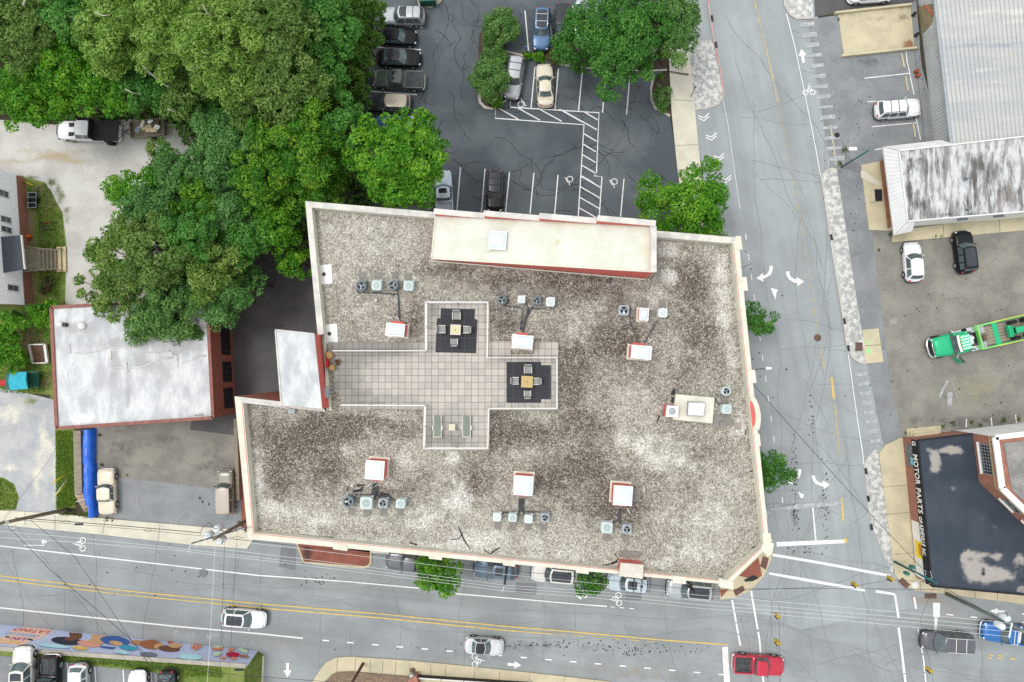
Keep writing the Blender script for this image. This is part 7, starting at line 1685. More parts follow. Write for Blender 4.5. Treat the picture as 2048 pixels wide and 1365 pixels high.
for a in((78,632,3.0,36,'vivid','feathery bright bush between the white house and the brick building',.13),(8,655,3.5,36,'vivid','bright shrub at the left edge of the play yard, upper one',.15),(8,715,3.2,34,'vivid','bright shrub at the left edge of the play yard, lower one',.15),(92,566,1.0,13,'redflower','small rose bush with red flowers beside the wooden stairs',.09),(85,580,.8,9,'redflower','second small rose bush below the first one',.08),(30,632,1.5,12,'deep','dark bush under the corner of the white house',.1)):
 tree('bush',a[5-0]if False else a[5],a[0],a[1],a[2],a[3],a[4],cat='bush',leaf=a[6],group='bushes of the house yard',dens=1.2,depth=.9)
# bare dead limbs over the wood
DB=(([(272,115,12),(295,142,12),(330,170,11),(365,190,9),(395,205,7)],.12,'long pale dead limb lying across the middle of the wood'),([(250,178,11),(265,186,11),(282,190,10.5)],.05,'short dead twig above the loaded trailer'),([(405,10,15.5),(415,28,15.5),(430,36,15)],.05,'thin dead limb near the top edge of the wood'),([(190,25,15),(205,32,15.3),(220,30,15.4)],.06,'thin dead limb over the large light oak'),([(335,218,10.5),(350,224,10),(362,228,9)],.07,'broken pale limb end right of the loaded trailer'),([(42,35,9),(46,15,13),(50,0,14)],.15,'bare grey trunk top showing in the top left corner'))
for pts,r0,lab in DB:
 w_3=[P(*q)for q in pts];mb=MB(w_3[0]);mb.tube(w_3,[r0*(1-.7*i/len(w_3))for i in range(len(w_3))],6);tag(mb.build('dead_branch','palebark',loc=w_3[0]),lab,'branch','dead limbs in the wood')
# ground cover under the wood, grass tufts, weeds
def cover(name,poly_px,n,zlo,zhi,leaf,mat,holes=(),aspect=.5,base=None,zpix=0):
 pl=[(p.x,p.y)for p in PX(poly_px,zpix)];xs=[p[0]for p in pl];ys=[p[1]for p in pl];out=[]
 while len(out)<n:
  x=random.uniform(min(xs),max(xs));y=random.uniform(min(ys),max(ys))
  if inside((x,y),pl):out.append((x,y))
 A=np.array(out);z=rng.uniform(zlo,zhi,n)
 if base is not None:z=z+np.array([base(x)for x,y in out])
 C=np.stack([A[:,0],A[:,1],z],1);N=rng.normal(size=(n,3))*.5;N[:,2]+=1
 N/=np.linalg.norm(N,axis=1)[:,None]
 cl_=np.sin(A[:,0]*1.7)*np.cos(A[:,1]*1.3)*.15
 o=leafmesh(name,C,N,leaf*rng.uniform(.6,1.5,n),.5+cl_+rng.normal(size=n)*.2,mat,None,(0,0,0),aspect);tag(o,kind='stuff');return o
cover('undergrowth',[(-160,-200),(745,-200),(735,100),(715,240),(760,420),(640,470),(520,480),(400,330),(350,250),(110,243),(-160,230)],26000,.1,2.2,.28,'ivyleaf')
cover('undergrowth',[(300,330),(400,330),(560,430),(490,560),(440,610),(330,560)],6000,.1,1.2,.25,'deep')
leafmat('grassblade',(.08,.17,.012),(.14,.26,.02),(.26,.35,.06));
cover('grass',[(112,862),(148,862),(152,1012),(113,1018)],5200,.02,.1,.12,'grassblade',aspect=.22);cover('grass',[(-60,957),(5,957),(26,968),(36,995),(31,1018),(-60,1022)],2200,.03,.1,.12,'grassblade',aspect=.22)
cover('grass',[(100,780),(112,700),(112,640),(60,640),(20,660),(0,700),(0,785),(60,788)],2600,.02,.1,.12,'grassblade',aspect=.22);cover('grass',[(72,375),(92,368),(124,430),(130,500),(118,600),(80,560),(78,480)],2600,.03,.16,.11,'grassblade',aspect=.25)
cover('grass',[(160,870),(173,862),(180,1000),(190,1035),(168,1036),(166,960)],1200,.02,.25,.11,'grassblade',aspect=.25)
cover('grass',[(60,1296),(300,1317),(430,1330),(440,1362),(360,1358),(350,1349),(200,1330),(100,1317),(60,1312)],4200,.0,.08,.11,'grassblade',aspect=.22,base=lambda x:wz(x)-.03,zpix=4.0)
weeds('weeds',[(1690,112,.3),(1700,112,.3),(1720,108,.3),(1760,104,.4),(1790,101,.4),(1676,40,.4),(1834,100,.6),(1838,118,.5),(1842,160,.5),(1846,180,.5),(1688,302,1.0),(1680,328,.8),(1780,470,.8),(1870,474,.7),(1882,474,.6),(1757,500,.4),(1885,853,.6),(1905,848,.9),(1942,845,.9),(2005,840,.9),(2036,838,.8),(1830,858,.5),(1812,866,.6),(1960,850,.6),(215,1038,.8),(226,1040,.6),(205,930,.8),(204,940,.6),(200,870,.6),(480,1045,.6),(492,1062,.7),(484,1050,.6),(400,997,.3),(405,1004,.3),(418,1009,.3),(255,950,.3),(130,1026,1.2),(145,1026,1.0),(160,1030,.6),(1343,1000,.3)],'weeds',n=45,s=.13)
mb=MB();mb.flat(PX([(958,70),(985,30),(1010,20),(1012,100),(1000,140),(1008,190),(995,212),(972,214),(960,195),(956,140)],.12));tag(mb.build('planting_bed','mulch'),kind='structure')
mb=MB();line_px(mb,[(1000,100),(1008,130),(1004,190),(997,212),(985,218),(970,215),(960,205),(958,190)],.28,.13);line_px(mb,[(1308,150),(1302,178),(1303,200),(1312,218),(1340,232)],.25,.05);line_px(mb,[(1008,102),(1050,112),(1110,128),(1180,137),(1300,142),(1334,140)],.2,.05);tag(mb.build('island_kerb','kerbstone'),kind='structure')
mb=MB();mb.flat(PX([(1310,152),(1338,148),(1346,232),(1314,218),(1305,200),(1304,178)],.04));mb.flat(PX([(1008,104),(1050,106),(1100,100),(1180,110),(1280,90),(1336,80),(1336,138),(1300,140),(1180,135),(1110,126),(1050,110)],.04));tag(mb.build('planting_bed','mulch'),kind='structure')
# ------------------------------------------------------------------ vehicles
surf('autoglass',(.05,.075,.078),(.10,.135,.135),1.2,rough=.07,spec=.7,world=False)  # teal base tone carries the reflected sky in its colour
surf('roofglass',(.012,.017,.024),(.02,.026,.034),1.2,rough=.06,spec=.7,world=False)
surf('tyre',(.012,.012,.013),(.02,.02,.02),5,rough=.85)
surf('rim',(.45,.46,.47),(.35,.36,.37),4,rough=.3,metal=.6)
surf('headlamp',(.72,.75,.77),rough=.12,spec=.7)
surf('taillamp',(.45,.01,.012),rough=.2,spec=.6)
surf('trim',(.018,.019,.02),rough=.6)
surf('chrome',(.62,.63,.64),rough=.18,metal=.9)
surf('bedliner',(.04,.044,.048),(.065,.07,.072),2,rough=.8,world=False)
for n_,c_,k in(('white',(.66,.67,.67),.0),('silver',(.36,.38,.39),.4),('grey',(.10,.11,.118),.3),('black',(.006,.0065,.008),.0),('blue',(.07,.14,.26),.35),('deepblue',(.01,.11,.33),.2),('steelblue',(.085,.13,.18),.3),('greygreen',(.10,.125,.11),.3),('iceblue',(.44,.52,.57),.2),('palesilver',(.52,.53,.54),.2),('drab',(.19,.18,.135),.0),('red',(.42,.012,.035),.15),('cream',(.58,.53,.41),.0),('champagne',(.50,.44,.33),.3),('tan',(.42,.36,.27),.1),('olive',(.06,.078,.06),.1),('green',(.0,.36,.15),.1),('limegreen',(.16,.52,.12),.0),('pearl',(.58,.57,.52),.1),('plum',(.09,.088,.105),.3),('darkgrey',(.035,.038,.042),.2),('oldbeige',(.55,.50,.38),.0),('dustytan',(.36,.31,.25),.0)):carpaint(n_,c_,k)  # darkgrey, as roof of black cars, stands in for reflected sky
def lerp_tab(tab,x):
 if x<=tab[0][0]:return tab[0][1]
 for(a,va),(b_,vb)in zip(tab[:-1],tab[1:]):
  if x<=b_:
   t=(x-a)/(b_-a);t=t*t*(3-2*t);return va+(vb-va)*t
 return tab[-1][1]
STY={
'sedan':dict(rb=-.36,rt=-.21,ft=.04,fb=.20,belt=.90,rw=.66,hf=.66,hr=.92,deck=.96,ex=(6,3.6)),
'suv':dict(rb=-.485,rt=-.42,ft=.09,fb=.22,belt=1.02,rw=.72,hf=.86,hr=1.06,deck=1.04,ex=(8,4.2)),
'hatch':dict(rb=-.47,rt=-.36,ft=.06,fb=.22,belt=.93,rw=.68,hf=.70,hr=.96,deck=.95,ex=(6,3.8)),
'pickup':dict(rb=-.115,rt=-.095,ft=.13,fb=.215,belt=1.12,rw=.76,hf=1.0,hr=1.16,deck=.86,ex=(10,5)),
'van':dict(rb=-.485,rt=-.44,ft=.14,fb=.29,belt=1.05,rw=.78,hf=.84,hr=1.05,deck=1.04,ex=(8,4.4)),
'oldsedan':dict(rb=-.235,rt=-.16,ft=.115,fb=.185,belt=.86,rw=.74,hf=.82,hr=.92,deck=.90,ex=(14,6)),
'boxy':dict(rb=-.48,rt=-.46,ft=.14,fb=.21,belt=1.1,rw=.80,hf=1.0,hr=1.08,deck=1.08,ex=(14,6)),
}
def car(label,cat,px,py,ang,L,W,H,style,paint,name=None,z0=.03,roof=None,glassroof=None,rails=None,group=None,zvis=.8,wheel=.33,bed='open',rear_red=True,hoodscoop=False,spare=False,cover=None,rimmat='rim'):
 S=STY[style];paint='paint_'+paint;roof='paint_'+roof if roof else paint
 c=P(px,py,z0+zvis)
 r=empty(name or{'sedan':'parked_car','hatch':'parked_car','suv':'parked_suv','pickup':'pickup_truck','van':'parked_van','oldsedan':'parked_car','boxy':'parked_suv'}[style],(c.x,c.y,z0),label,cat,group,R(ang))
 p_,q_=S['ex'];zb=.24
 def hw(x):
  u=min(.9999,abs(2*x/L));return W/2*(1-u**p_)**(1/q_)
 top=[(-L/2,S['deck']-.16),(-L*.47,S['deck']-.03),(-L*.44,S['deck']),(S['rb']*L,S['deck']),(S['rb']*L+.1,S['belt']),(S['fb']*L-.15,S['belt']+.02),(S['fb']*L,S['hr']),(L*.40,(S['hf']+S['hr'])/2+.03),(L*.47,S['hf']),(L/2,S['hf']-.18)]
 xs=[-.5,-.497,-.488,-.475,-.455,-.43,-.4,-.36,-.3,-.24,-.18,-.1,0,.08,.15,.2,.24,.29,.34,.38,.41,.44,.465,.482,.493,.499,.5]
 prof=[(0,.035),(.35,.032),(.62,.018),(.82,-.008),(.93,-.05),(.985,-.12),(1.0,-.24)]
 mb=MB();mb.smooth=True;V=[];m_=None
 for f in xs:
  x=f*L;h=max(hw(x),.03);zt2=lerp_tab(top,x)
  endk=1-min(1,(abs(f)-.44)/.06)*.35 if abs(f)>.44 else 1
  half=[(yf*h,zt2+dz)for yf,dz in prof]+[(h*.995,.55),(h*.975,.36),(h*.93,zb+(1-endk)*.3)]
  row=[(x,y,z)for y,z in half]+[(x,-y,z)for y,z in reversed(half)][:-1]
  m_=len(row);V+=row
 n_=len(xs)
 fs=[(i*m_+j,i*m_+(j+1)%m_,(i+1)*m_+(j+1)%m_,(i+1)*m_+j)for i in range(n_-1)for j in range(m_)]
 fs=[tuple(reversed(f))for f in fs]
 fs+=[tuple(range(m_)),tuple((n_-1)*m_+j for j in reversed(range(m_)))]
 mb.add(V,fs)
 body=mb.build('body',paint,r)
 rb,rt,ft,fb=(S[k]*L for k in('rb','rt','ft','fb'))
 zbelt,rw=S['belt'],S['rw']*W/2;wb=W/2*.945
 bul={'f':.10*W,'r':.05*W}
 def surfp(s_,t_):
  if s_<=1:x=rb+(rt-rb)*s_;z=zbelt+(H-.03-zbelt)*s_;w_=wb+(rw-wb)*s_;bx=bul['r']*t_*t_;sgn=1
  elif s_<=2:
   k=s_-1;x=rt+(ft-rt)*k;z=H-.03+.035*math.sin(math.pi*k);w_=rw;bx=bul['r']*(1-k)*t_*t_-bul['f']*k*t_*t_;sgn=1
  else:k=s_-2;x=ft+(fb-ft)*k;z=H-.03+(zbelt-(H-.03))*k;w_=rw+(wb-rw)*k;bx=-bul['f']*(1+k*.6)*t_*t_;sgn=1
  cr=.045*(1-t_*t_)if.9<s_<2.1 else.02*(1-t_*t_)
  return Vector((x+bx,w_*t_,z+cr))
 SS=[0,.25,.5,.75,.93,1.0,1.07,1.25,1.5,1.75,1.93,2.0,2.07,2.25,2.5,2.75,3.0];TT=[-1,-.96,-.8,-.4,0,.4,.8,.96,1]
 mb=MB();mb.smooth=True;V=[surfp(s_,t_)for s_ in SS for t_ in TT];k_=len(TT)
 mb.add(V,[(i*k_+j,(i+1)*k_+j,(i+1)*k_+j+1,i*k_+j+1)for i in range(len(SS)-1)for j in range(k_-1)])
 mb.smooth=False
 for sy in(-1,1):
  ring=[surfp(s_,sy)for s_ in SS];low=[Vector((p.x,sy*wb*.995,zbelt-.03))for p in ring]
  n0=len(SS);f2=[(i,i+1,n0+i+1,n0+i)for i in range(n0-1)]
  mb.add(ring+low,f2 if sy<0 else[tuple(reversed(f))for f in f2])
 mb.build('roof',roof,r)
 def patch(nm,mat_,s0,s1,t0,t1,off=.008,ns=5,ntt=7,parent=r):
  mb=MB();mb.smooth=True;V=[]
  for i in range(ns+1):
   for j in range(ntt+1):
    s_=s0+(s1-s0)*i/ns;t_=t0+(t1-t0)*j/ntt;p=surfp(s_,t_);e=.01
    ds=surfp(min(3,s_+e),t_)-surfp(max(0,s_-e),t_);dt=surfp(s_,min(1,t_+e))-surfp(s_,max(-1,t_-e));nrm=ds.cross(dt).normalized()
    if nrm.z<0:nrm=-nrm
    V.append(p+nrm*off)
  k2=ntt+1
  mb.add(V,[(i*k2+j,(i+1)*k2+j,(i+1)*k2+j+1,i*k2+j+1)for i in range(ns)for j in range(ntt)])
  return mb.build(nm,mat_,parent)
 patch('windshield','autoglass',2.08,2.93,-.91,.91)
 patch('rear_window','autoglass',.30 if style not in('pickup',)else.2,.92,-.84,.84)
 if glassroof=='pano':patch('glass_roof','roofglass',1.1,1.95,-.78,.78)
 elif glassroof=='sun':patch('sunroof','roofglass',1.45,1.88,-.62,.62)
 elif glassroof=='front':patch('sunroof','roofglass',1.62,1.93,-.8,.8)
 elif glassroof=='black':patch('black_roof','trim',1.02,1.98,-.95,.95)
 cuts={'sedan':[(.10,.47),(.53,.92)],'suv':[(.04,.30),(.34,.62),(.67,.95)],'hatch':[(.06,.40),(.46,.94)],'pickup':[(.06,.46),(.53,.95)],'van':[(.04,.30),(.34,.62),(.67,.93)],'oldsedan':[(.06,.46),(.52,.95)],'boxy':[(.03,.45),(.52,.95)]}[style]
 for sy in(-1,1):
  for u0,u1 in cuts:
   def edge(u):
    tx=rt+(ft-rt)*u;bx=rb+.16+(fb-.28-rb-.16)*u
    tp=Vector((tx,sy*rw*1.0,H-.10));bt=Vector((bx,sy*wb*.995,zbelt+.05));d=Vector((0,sy,.5)).normalized()*.012
    f=(H-.10-zbelt)/(H-.03-zbelt);tp.y=sy*(wb+(rw-wb)*f);bt.y=sy*(wb+(rw-wb)*.05)
    return tp+d,bt+d
   a,b_=edge(u0);c2,d2=edge(u1);mb=MB();mb.add([b_,d2,c2,a],[(0,1,2,3)]if sy<0 else[(3,2,1,0)]);mb.build('side_window','autoglass',r)
 for wx in(-.30*L,.315*L):
  for sy in(-1,1):
   m90=Matrix.Rotation(R(90),3,'X');yw=sy*(W/2-.1)
   mb=MB();mb.lathe((wx,yw+.11,wheel),[(wheel*.6,0),(wheel*.93,0),(wheel,.04),(wheel,.18),(wheel*.93,.22),(wheel*.6,.22)],20,m=m90);wo_=mb.build('wheel','tyre',r)
   mb=MB();ys=sy*(W/2+.014)
   mb.lathe((wx,ys+.01,wheel),[(.02,0),(wheel*.58,0),(wheel*.62,.01),(wheel*.58,.02),(.02,.02)],16,m=m90);mb.build('rim',rimmat,wo_)
   rr=wheel*1.17;pts=[(wx+rr*math.cos(R(a)),wheel+rr*math.sin(R(a)))for a in range(0,181,15)]
   mb=MB();yy=sy*(W/2+.004);q=[Vector((x,yy,max(z,.2)))for x,z in pts];mb.add(q,[tuple(range(len(q)))if sy<0 else tuple(reversed(range(len(q))))]);mb.build('wheel_arch','trim',r)
 for sy in(-1,1):
  zf=lerp_tab(top,L*.465);x=L*.457
  mb=MB();mb.ball((x,sy*hw(x)*.80,zf-.10),(.17,W*.075,.085),10,6,m=Matrix.Rotation(R(-22*sy),3,'Z'));mb.build('headlight','headlamp',r)
  zr_2=lerp_tab(top,-L*.47);x=-L*.474
  mb=MB();mb.ball((x,sy*hw(x)*.84,zr_2-.11+(.06 if style in('suv','van','hatch')else 0)),(.11,W*.06,.10),10,6);mb.build('taillight','taillamp',r)
  xm=fb-.28;mb=MB();mb.box((xm,sy*(W/2+.08),zbelt+.06),(.12,.2,.13),bev=.04);mb.build('mirror',paint if style!='boxy' else 'trim',r)
 for sx,nm in((1,'front_bumper'),(-1,'rear_bumper')):
  mb=MB();pts=[]
  for t_ in np.linspace(-1,1,13):
   y=t_*W*.46;u=max(0,1-abs(2*y/W)**q_)**(1/p_)if True else 1;pts.append((sx*(L/2*u*.985+.025),y,.42))
  mb.tube(pts,.085,6);mb.build(nm,'trim' if style in('suv','hatch','van')else('chrome' if style in('oldsedan','pickup')else paint),r)
 mb=MB();mb.box((L*.488,0,S['hf']-.26),(.06,W*.46,.14),bev=.02);mb.build('grille','trim',r)
 mb=MB();V=[]
 for t_ in np.linspace(-.9,.9,9):p=surfp(3.0,t_);V+=[p+Vector((.0,0,.012)),p+Vector((.10,0,.02))]
 mb.add(V,[(2*i,2*i+1,2*i+3,2*i+2)for i in range(8)]);mb.build('cowl','trim',r)
 mb=MB()
 for sy in(-1,1):
  pts=[(x,sy*hw(x)*.70,lerp_tab(top,x)+.018)for x in np.linspace(fb+.12,L*.45,7)]
  mb.tube(pts,.007,3)
 pts=[(L*.452,y*W,lerp_tab(top,L*.452)+.03)for y in np.linspace(-.32,.32,5)];mb.tube(pts,.008,3)
 if style in('sedan','oldsedan'):mb.tube([(rb-.06,y*W,S['deck']+.034)for y in np.linspace(-.36,.36,5)],.007,3)
 mb.build('panel_gaps','trim',r)
 if rails:
  for sy in(-1,1):
   mb=MB();x0,x1=rt+.15,ft-.25;mb.tube([(x0,sy*rw*.93,H-.01),(x0+.12,sy*rw*.93,H+.06),(x1-.12,sy*rw*.93,H+.06),(x1,sy*rw*.93,H-.01)],.022,6);mb.build('roof_rail',rails,r)
  mb=MB()
  for f in(.3,.7):x=x0+(x1-x0)*f;mb.bar((x,-rw*.93,H+.07),(x,rw*.93,H+.07),.05,.03)
  mb.build('roof_bars',rails,r)
 if style=='pickup':
  x0,x1=-L*.485,rb-.10;zf,zt3=.80,1.14;mb=MB()
  for sy in(-1,1):mb.box(((x0+x1)/2,sy*(W/2-.09),(zf+zt3)/2),(x1-x0,.16,zt3-zf),bev=.03)
  mb.box((x0+.04,0,(zf+zt3)/2),(.09,W-.34,zt3-zf),bev=.02);mb.box((x1-.05,0,(zf+zt3)/2+.02),(.09,W-.34,zt3-zf),bev=.02);mb.build('cargo_bed',paint,r)
  mb=MB();mb.box(((x0+x1)/2,0,.93 if bed!='cover' else zt3),(x1-x0-.17,W-.35,.03))
  if bed=='ribs' or bed=='open':
   for k in range(9):mb.box(((x0+x1)/2,(k-4)*(W-.5)/9,.95),(x1-x0-.2,.05,.02))
   for sy in(-1,1):mb.box(((x0+x1)/2+.1,sy*(W/2-.26),1.0),(.8,.16,.13),bev=.03)
  else:
   for k in range(1,4):mb.box((x0+(x1-x0)*k/4,0,zt3+.017),(.03,W-.36,.012))
  mb.build('bed_liner' if bed!='cover' else 'tonneau_cover','bedliner' if bed!='ribs' else paint,r)
 if hoodscoop:
  for sy in(-1,1):mb=MB();mb.box((fb+.2,sy*W*.25,S['hr']+.08),(.5,.42,.09),bev=.03);mb.build('hood_vent','trim',r)
 if spare:
  mb=MB();mb.lathe((-L*.33,-W/2-.06,.95),[(.2,0),(.36,.0),(.38,.08),(.36,.2),(.2,.22)],18,m=Matrix.Rotation(R(90),3,'X'));mb.build('spare_wheel','tyre',r)
 return r
PL='cars nosed in along the ivy bank'
car('white SUV with black roof panel and roof rack, topmost beside the green dumpster','SUV',806,33,179,4.65,1.88,1.78,'suv','silver',glassroof='front',rails='trim',group=PL,wheel=.36)
car('small black hatchback below the white roof-rack SUV','car',795,73,-2,4.0,1.78,1.45,'hatch','black',group=PL)
car('black saloon, roof painted grey for sky reflection, above the olive pickup','car',797,115,-2,4.75,1.85,1.46,'sedan','black',roof='darkgrey',group=PL)  # roof paint lightened to imitate the sky reflecting on black
car('olive green pickup with covered bed and sunroof','pickup truck',797,160,177,5.5,1.9,1.82,'pickup','olive',glassroof='sun',bed='cover',group=PL,wheel=.4)
car('grey SUV with tan roof half under the bright maple','SUV',780,207,177,4.5,1.85,1.7,'suv','darkgrey',roof='tan',group=PL)
car('blue car almost hidden under the bright round maple','car',788,249,177,4.5,1.8,1.45,'sedan','blue',group=PL)
UL='cars in the upper stalls'
car('blue SUV with black glass roof nose down beside the blue parking sign','SUV',1083,58,-92,4.5,1.84,1.58,'suv','blue',glassroof='pano',rails='chrome',group=UL)
car('black SUV parked right of the blue one, under the dark trees','SUV',1125,50,-92,4.5,1.84,1.6,'suv','black',roof='darkgrey',group=UL)
car('grey car mostly hidden by the dark trees at the top','car',1166,38,-92,4.5,1.8,1.46,'sedan','silver',group=UL)
car('grey SUV with silver roof parked against the tall island shrub','SUV',1028,155,-99,4.6,1.86,1.66,'suv','silver',roof='silver',rails='trim')
car('cream saloon with pale roof in the stalls below the planted island','car',1090,169,92,4.6,1.8,1.45,'sedan','cream')
car('black SUV with roof rails facing the penthouse wall','SUV',990,382,-91,4.3,1.82,1.62,'suv','black',roof='darkgrey',rails='trim')
car('ice blue pickup half under the bright round maple','pickup truck',888,392,93,5.4,1.86,1.8,'pickup','iceblue',bed='ribs',glassroof='sun')
car('white SUV parked alone beside the ribbed metal shed','SUV',1796,218,4,4.7,1.88,1.75,'suv','white',rails='trim',wheel=.36)
car('white hatchback parked nose up in the cracked east lot','car',1827,524,93,4.15,1.8,1.52,'hatch','white')
car('black SUV with dark glass roof parked beside the white mansard building','SUV',1930,504,96,4.4,1.86,1.64,'suv','black',glassroof='pano')
car('white car just peeping in at the top edge of the driveway','car',1742,-14,3,4.7,1.84,1.5,'sedan','white')
MS='cars moving on the main street'
car('white car with dark sunroof driving on the main street','car',487,1238,-4,4.7,1.86,1.55,'hatch','white',glassroof='pano',group=MS)
car('silver convertible with black roof driving on the main street','car',968,1294,-4,3.95,1.74,1.34,'sedan','palesilver',glassroof='black',group=MS)
car('red pickup waiting at the stop line near the bottom','pickup truck',1517,1330,-3,5.15,1.86,1.75,'pickup','red',group=MS,wheel=.38)
car('dark plum van with white roof rails entering the junction','van',1894,1284,177,5.1,1.95,1.75,'van','plum',rails='signwhite',group=MS)
car('bright blue pickup with a white rack below the right-hand utility pole','pickup truck',2018,1268,173,5.4,1.92,1.85,'pickup','deepblue',group=MS,rails='signwhite',wheel=.4)
PS_='cars parked along the south parapet'
car('grey pickup partly covered by the larger street tree','pickup truck',823,1125,175,5.3,1.9,1.85,'pickup','grey',roof='grey',bed='cover',group=PS_)
car('steel blue car parked between street tree and kerbside pole','car',991,1140,175,4.55,1.84,1.5,'hatch','steelblue',glassroof='sun',group=PS_)
car('white SUV with long glass roof parked left of the small dark tree','SUV',1108,1148,175,4.7,1.88,1.66,'suv','pearl',glassroof='pano',group=PS_)
C4=car('ice blue hatchback with two bicycles on its roof below the chimney','car',1256,1166,175,4.3,1.82,1.55,'suv','iceblue',glassroof='sun',group=PS_)
car('silver SUV with dark glass roof parked nearest the junction','SUV',1380,1180,175,4.8,1.9,1.66,'suv','silver',glassroof='pano',group=PS_)
car('white car showing only a sliver beyond the east parapet','car',1514,1012,-84,4.6,1.85,1.5,'hatch','white')
car('old cream saloon parked against the blue tarpaulin','car',212,984,93,4.75,1.78,1.38,'oldsedan','oldbeige',wheel=.33)
car('faded drab old SUV with dusty tan roof beside the mossy timber planter','SUV',451,985,92,4.6,1.72,1.65,'boxy','drab',roof='dustytan',wheel=.34)
TR_='cars on the raised lot behind the mural'
def zt_px(px):return wz(P(px,1340,4.3).x)-.02
car('white SUV with dark sunroof parked nose to the mural wall','SUV',46,1343,92,4.7,1.9,1.8,'suv','pearl',glassroof='front',group=TR_,z0=zt_px(46));car('black pickup with spare wheel, its open bed facing the mural wall','pickup truck',98,1364,-90,5.0,1.9,1.8,'pickup','black',group=TR_,z0=zt_px(98),spare=True,wheel=.42)
car('silver-white hatchback backed towards the mural','car',157,1371,-89,4.2,1.8,1.5,'hatch','silver',roof='white',group=TR_,z0=zt_px(157));car('white rounded car right of the silver-white hatchback','car',274,1388,91,4.4,1.84,1.5,'hatch','white',group=TR_,z0=zt_px(274));car('black and red hatchback at the right end of the raised lot','car',334,1385,-89,4.2,1.8,1.5,'hatch','black',roof='darkgrey',group=TR_,z0=zt_px(334))
# bicycles on the roof of the ice blue car
for px,lab in((1267,'dark bicycle on the car roof carrier, left one'),(1282,'dark bicycle on the car roof carrier, right one')):
 c=P(px,1166,1.7);r=empty('roof_bicycle',(c.x,c.y,1.6),lab,'bicycle','bicycles on a car roof',R(87))
 for x in(-.5,.5):mb=MB();mb.tube([(x+.32*math.cos(a),0,.34+.32*math.sin(a))for a in np.linspace(0,6.283,17)],.03,5,cap=False);mb.build('wheel','black',r)
 mb=MB();mb.tube([(-.5,0,.34),(-.12,0,.34),(.36,0,.8),(-.2,0,.78),(-.12,0,.34)],.03,6);mb.tube([(.5,0,.34),(.36,0,.95)],.026,6);mb.build('frame','acdark',r)
 mb=MB();mb.tube([(.3,-.27,.98),(.36,0,.95),(.3,.27,.98)],.02,6);mb.build('handlebar','black',r);mb=MB();mb.box((-.22,0,.86),(.26,.14,.06),bev=.02);mb.build('saddle','black',r)
# white flatbed truck with black deck
T=car('white crew-cab truck with black flatbed parked under trees on the gravel drive','truck',178,263,178,6.7,2.0,1.95,'pickup','white',name='flatbed_truck',hoodscoop=True,bed='cover',wheel=.42)
mb=MB();mb.box((-6.7*.31,0,1.22),(2.7,2.25,.12),bev=.02);mb.build('flatbed','trim',T);mb=MB();mb.box((-6.7*.105,0,1.6),(.1,2.1,.85),bev=.02);mb.build('headboard','trim',T)
for s_ in(-1,1):mb=MB();mb.lathe((-6.7*.33,s_*1.12+.14,.42),[(.2,0),(.4,0),(.42,.05),(.42,.24),(.4,.28),(.2,.28)],18,m=Matrix.Rotation(R(90),3,'X'));mb.build('dual_wheel','tyre',T)
mb=MB();mb.tube([(6.7*.49,-.9,.55),(6.7*.515,-.6,.6),(6.7*.515,.6,.6),(6.7*.49,.9,.55)],.09,6);mb.tube([(6.7*.505,-.5,.95),(6.7*.505,.5,.95)],.04,6);mb.build('bull_bar','trim',T)
# trailer with junk
c=P(296,258,.8);TRL=empty('trailer',(c.x,c.y,.02),'small open trailer loaded with boards and scrap behind the flatbed truck','trailer',None,R(6))
mb=MB();mb.box((0,0,.55),(3.6,1.75,.1));
for s_ in(-1,1):mb.box((0,s_*.87,.85),(3.6,.06,.5))
for s_ in(-1,1):mb.box((s_*1.8,0,.85),(.06,1.68,.5))
mb.build('bed','agedwood',TRL);mb=MB();mb.bar((-1.8,-.5,.5),(-2.7,0,.5),.08,.08);mb.bar((-1.8,.5,.5),(-2.7,0,.5),.08,.08);mb.build('drawbar','black',TRL)
for s_ in(-1,1):mb=MB();mb.lathe((.3,s_*1.0+.1,.33),[(.15,0),(.32,0),(.33,.05),(.33,.15),(.15,.2)],16,m=Matrix.Rotation(R(90),3,'X'));mb.build('wheel','tyre',TRL)
random.seed(3)
for i,(x,y,w_,h_,m_,rz_,lab)in enumerate(((.1,.1,1.5,.5,'newwood',10,'pale plywood board on the trailer, longest one'),(.9,.35,.9,.5,'rustbrown',20,'brown scrap panel on top of the trailer load'),(.5,-.3,1.3,.45,'newwood',-5,'second plywood board at the trailer side'),(-.9,-.1,.7,.4,'bluetarp' if False else 'steelscrap',60,'bluish metal scrap near the trailer front'),(1.2,-.1,.6,.45,'signwhite',-25,'white sheet on the rear of the trailer load'),(-.3,.4,.8,.3,'cream',70,'cream board lying across the trailer front'),(.6,.55,.6,.35,'signwhite',40,'crumpled white scrap on the trailer edge'))):
 if m_ not in MATS:surf(m_,(.35,.45,.55),(.1,.14,.2),4)
 M2=Matrix.Rotation(R(6),3,'Z');p=Vector((c.x,c.y,0))+M2@Vector((x,y,0));mb=MB();mb.box((0,0,0),(w_,h_,.05),bev=.01)
 o=mb.build('scrap_board',m_,loc=(p.x,p.y,1.0+i*.06));o.rotation_euler=(R(random.uniform(-8,8)),R(random.uniform(-8,8)),R(rz_));tag(o,lab,'board','scrap on the trailer')
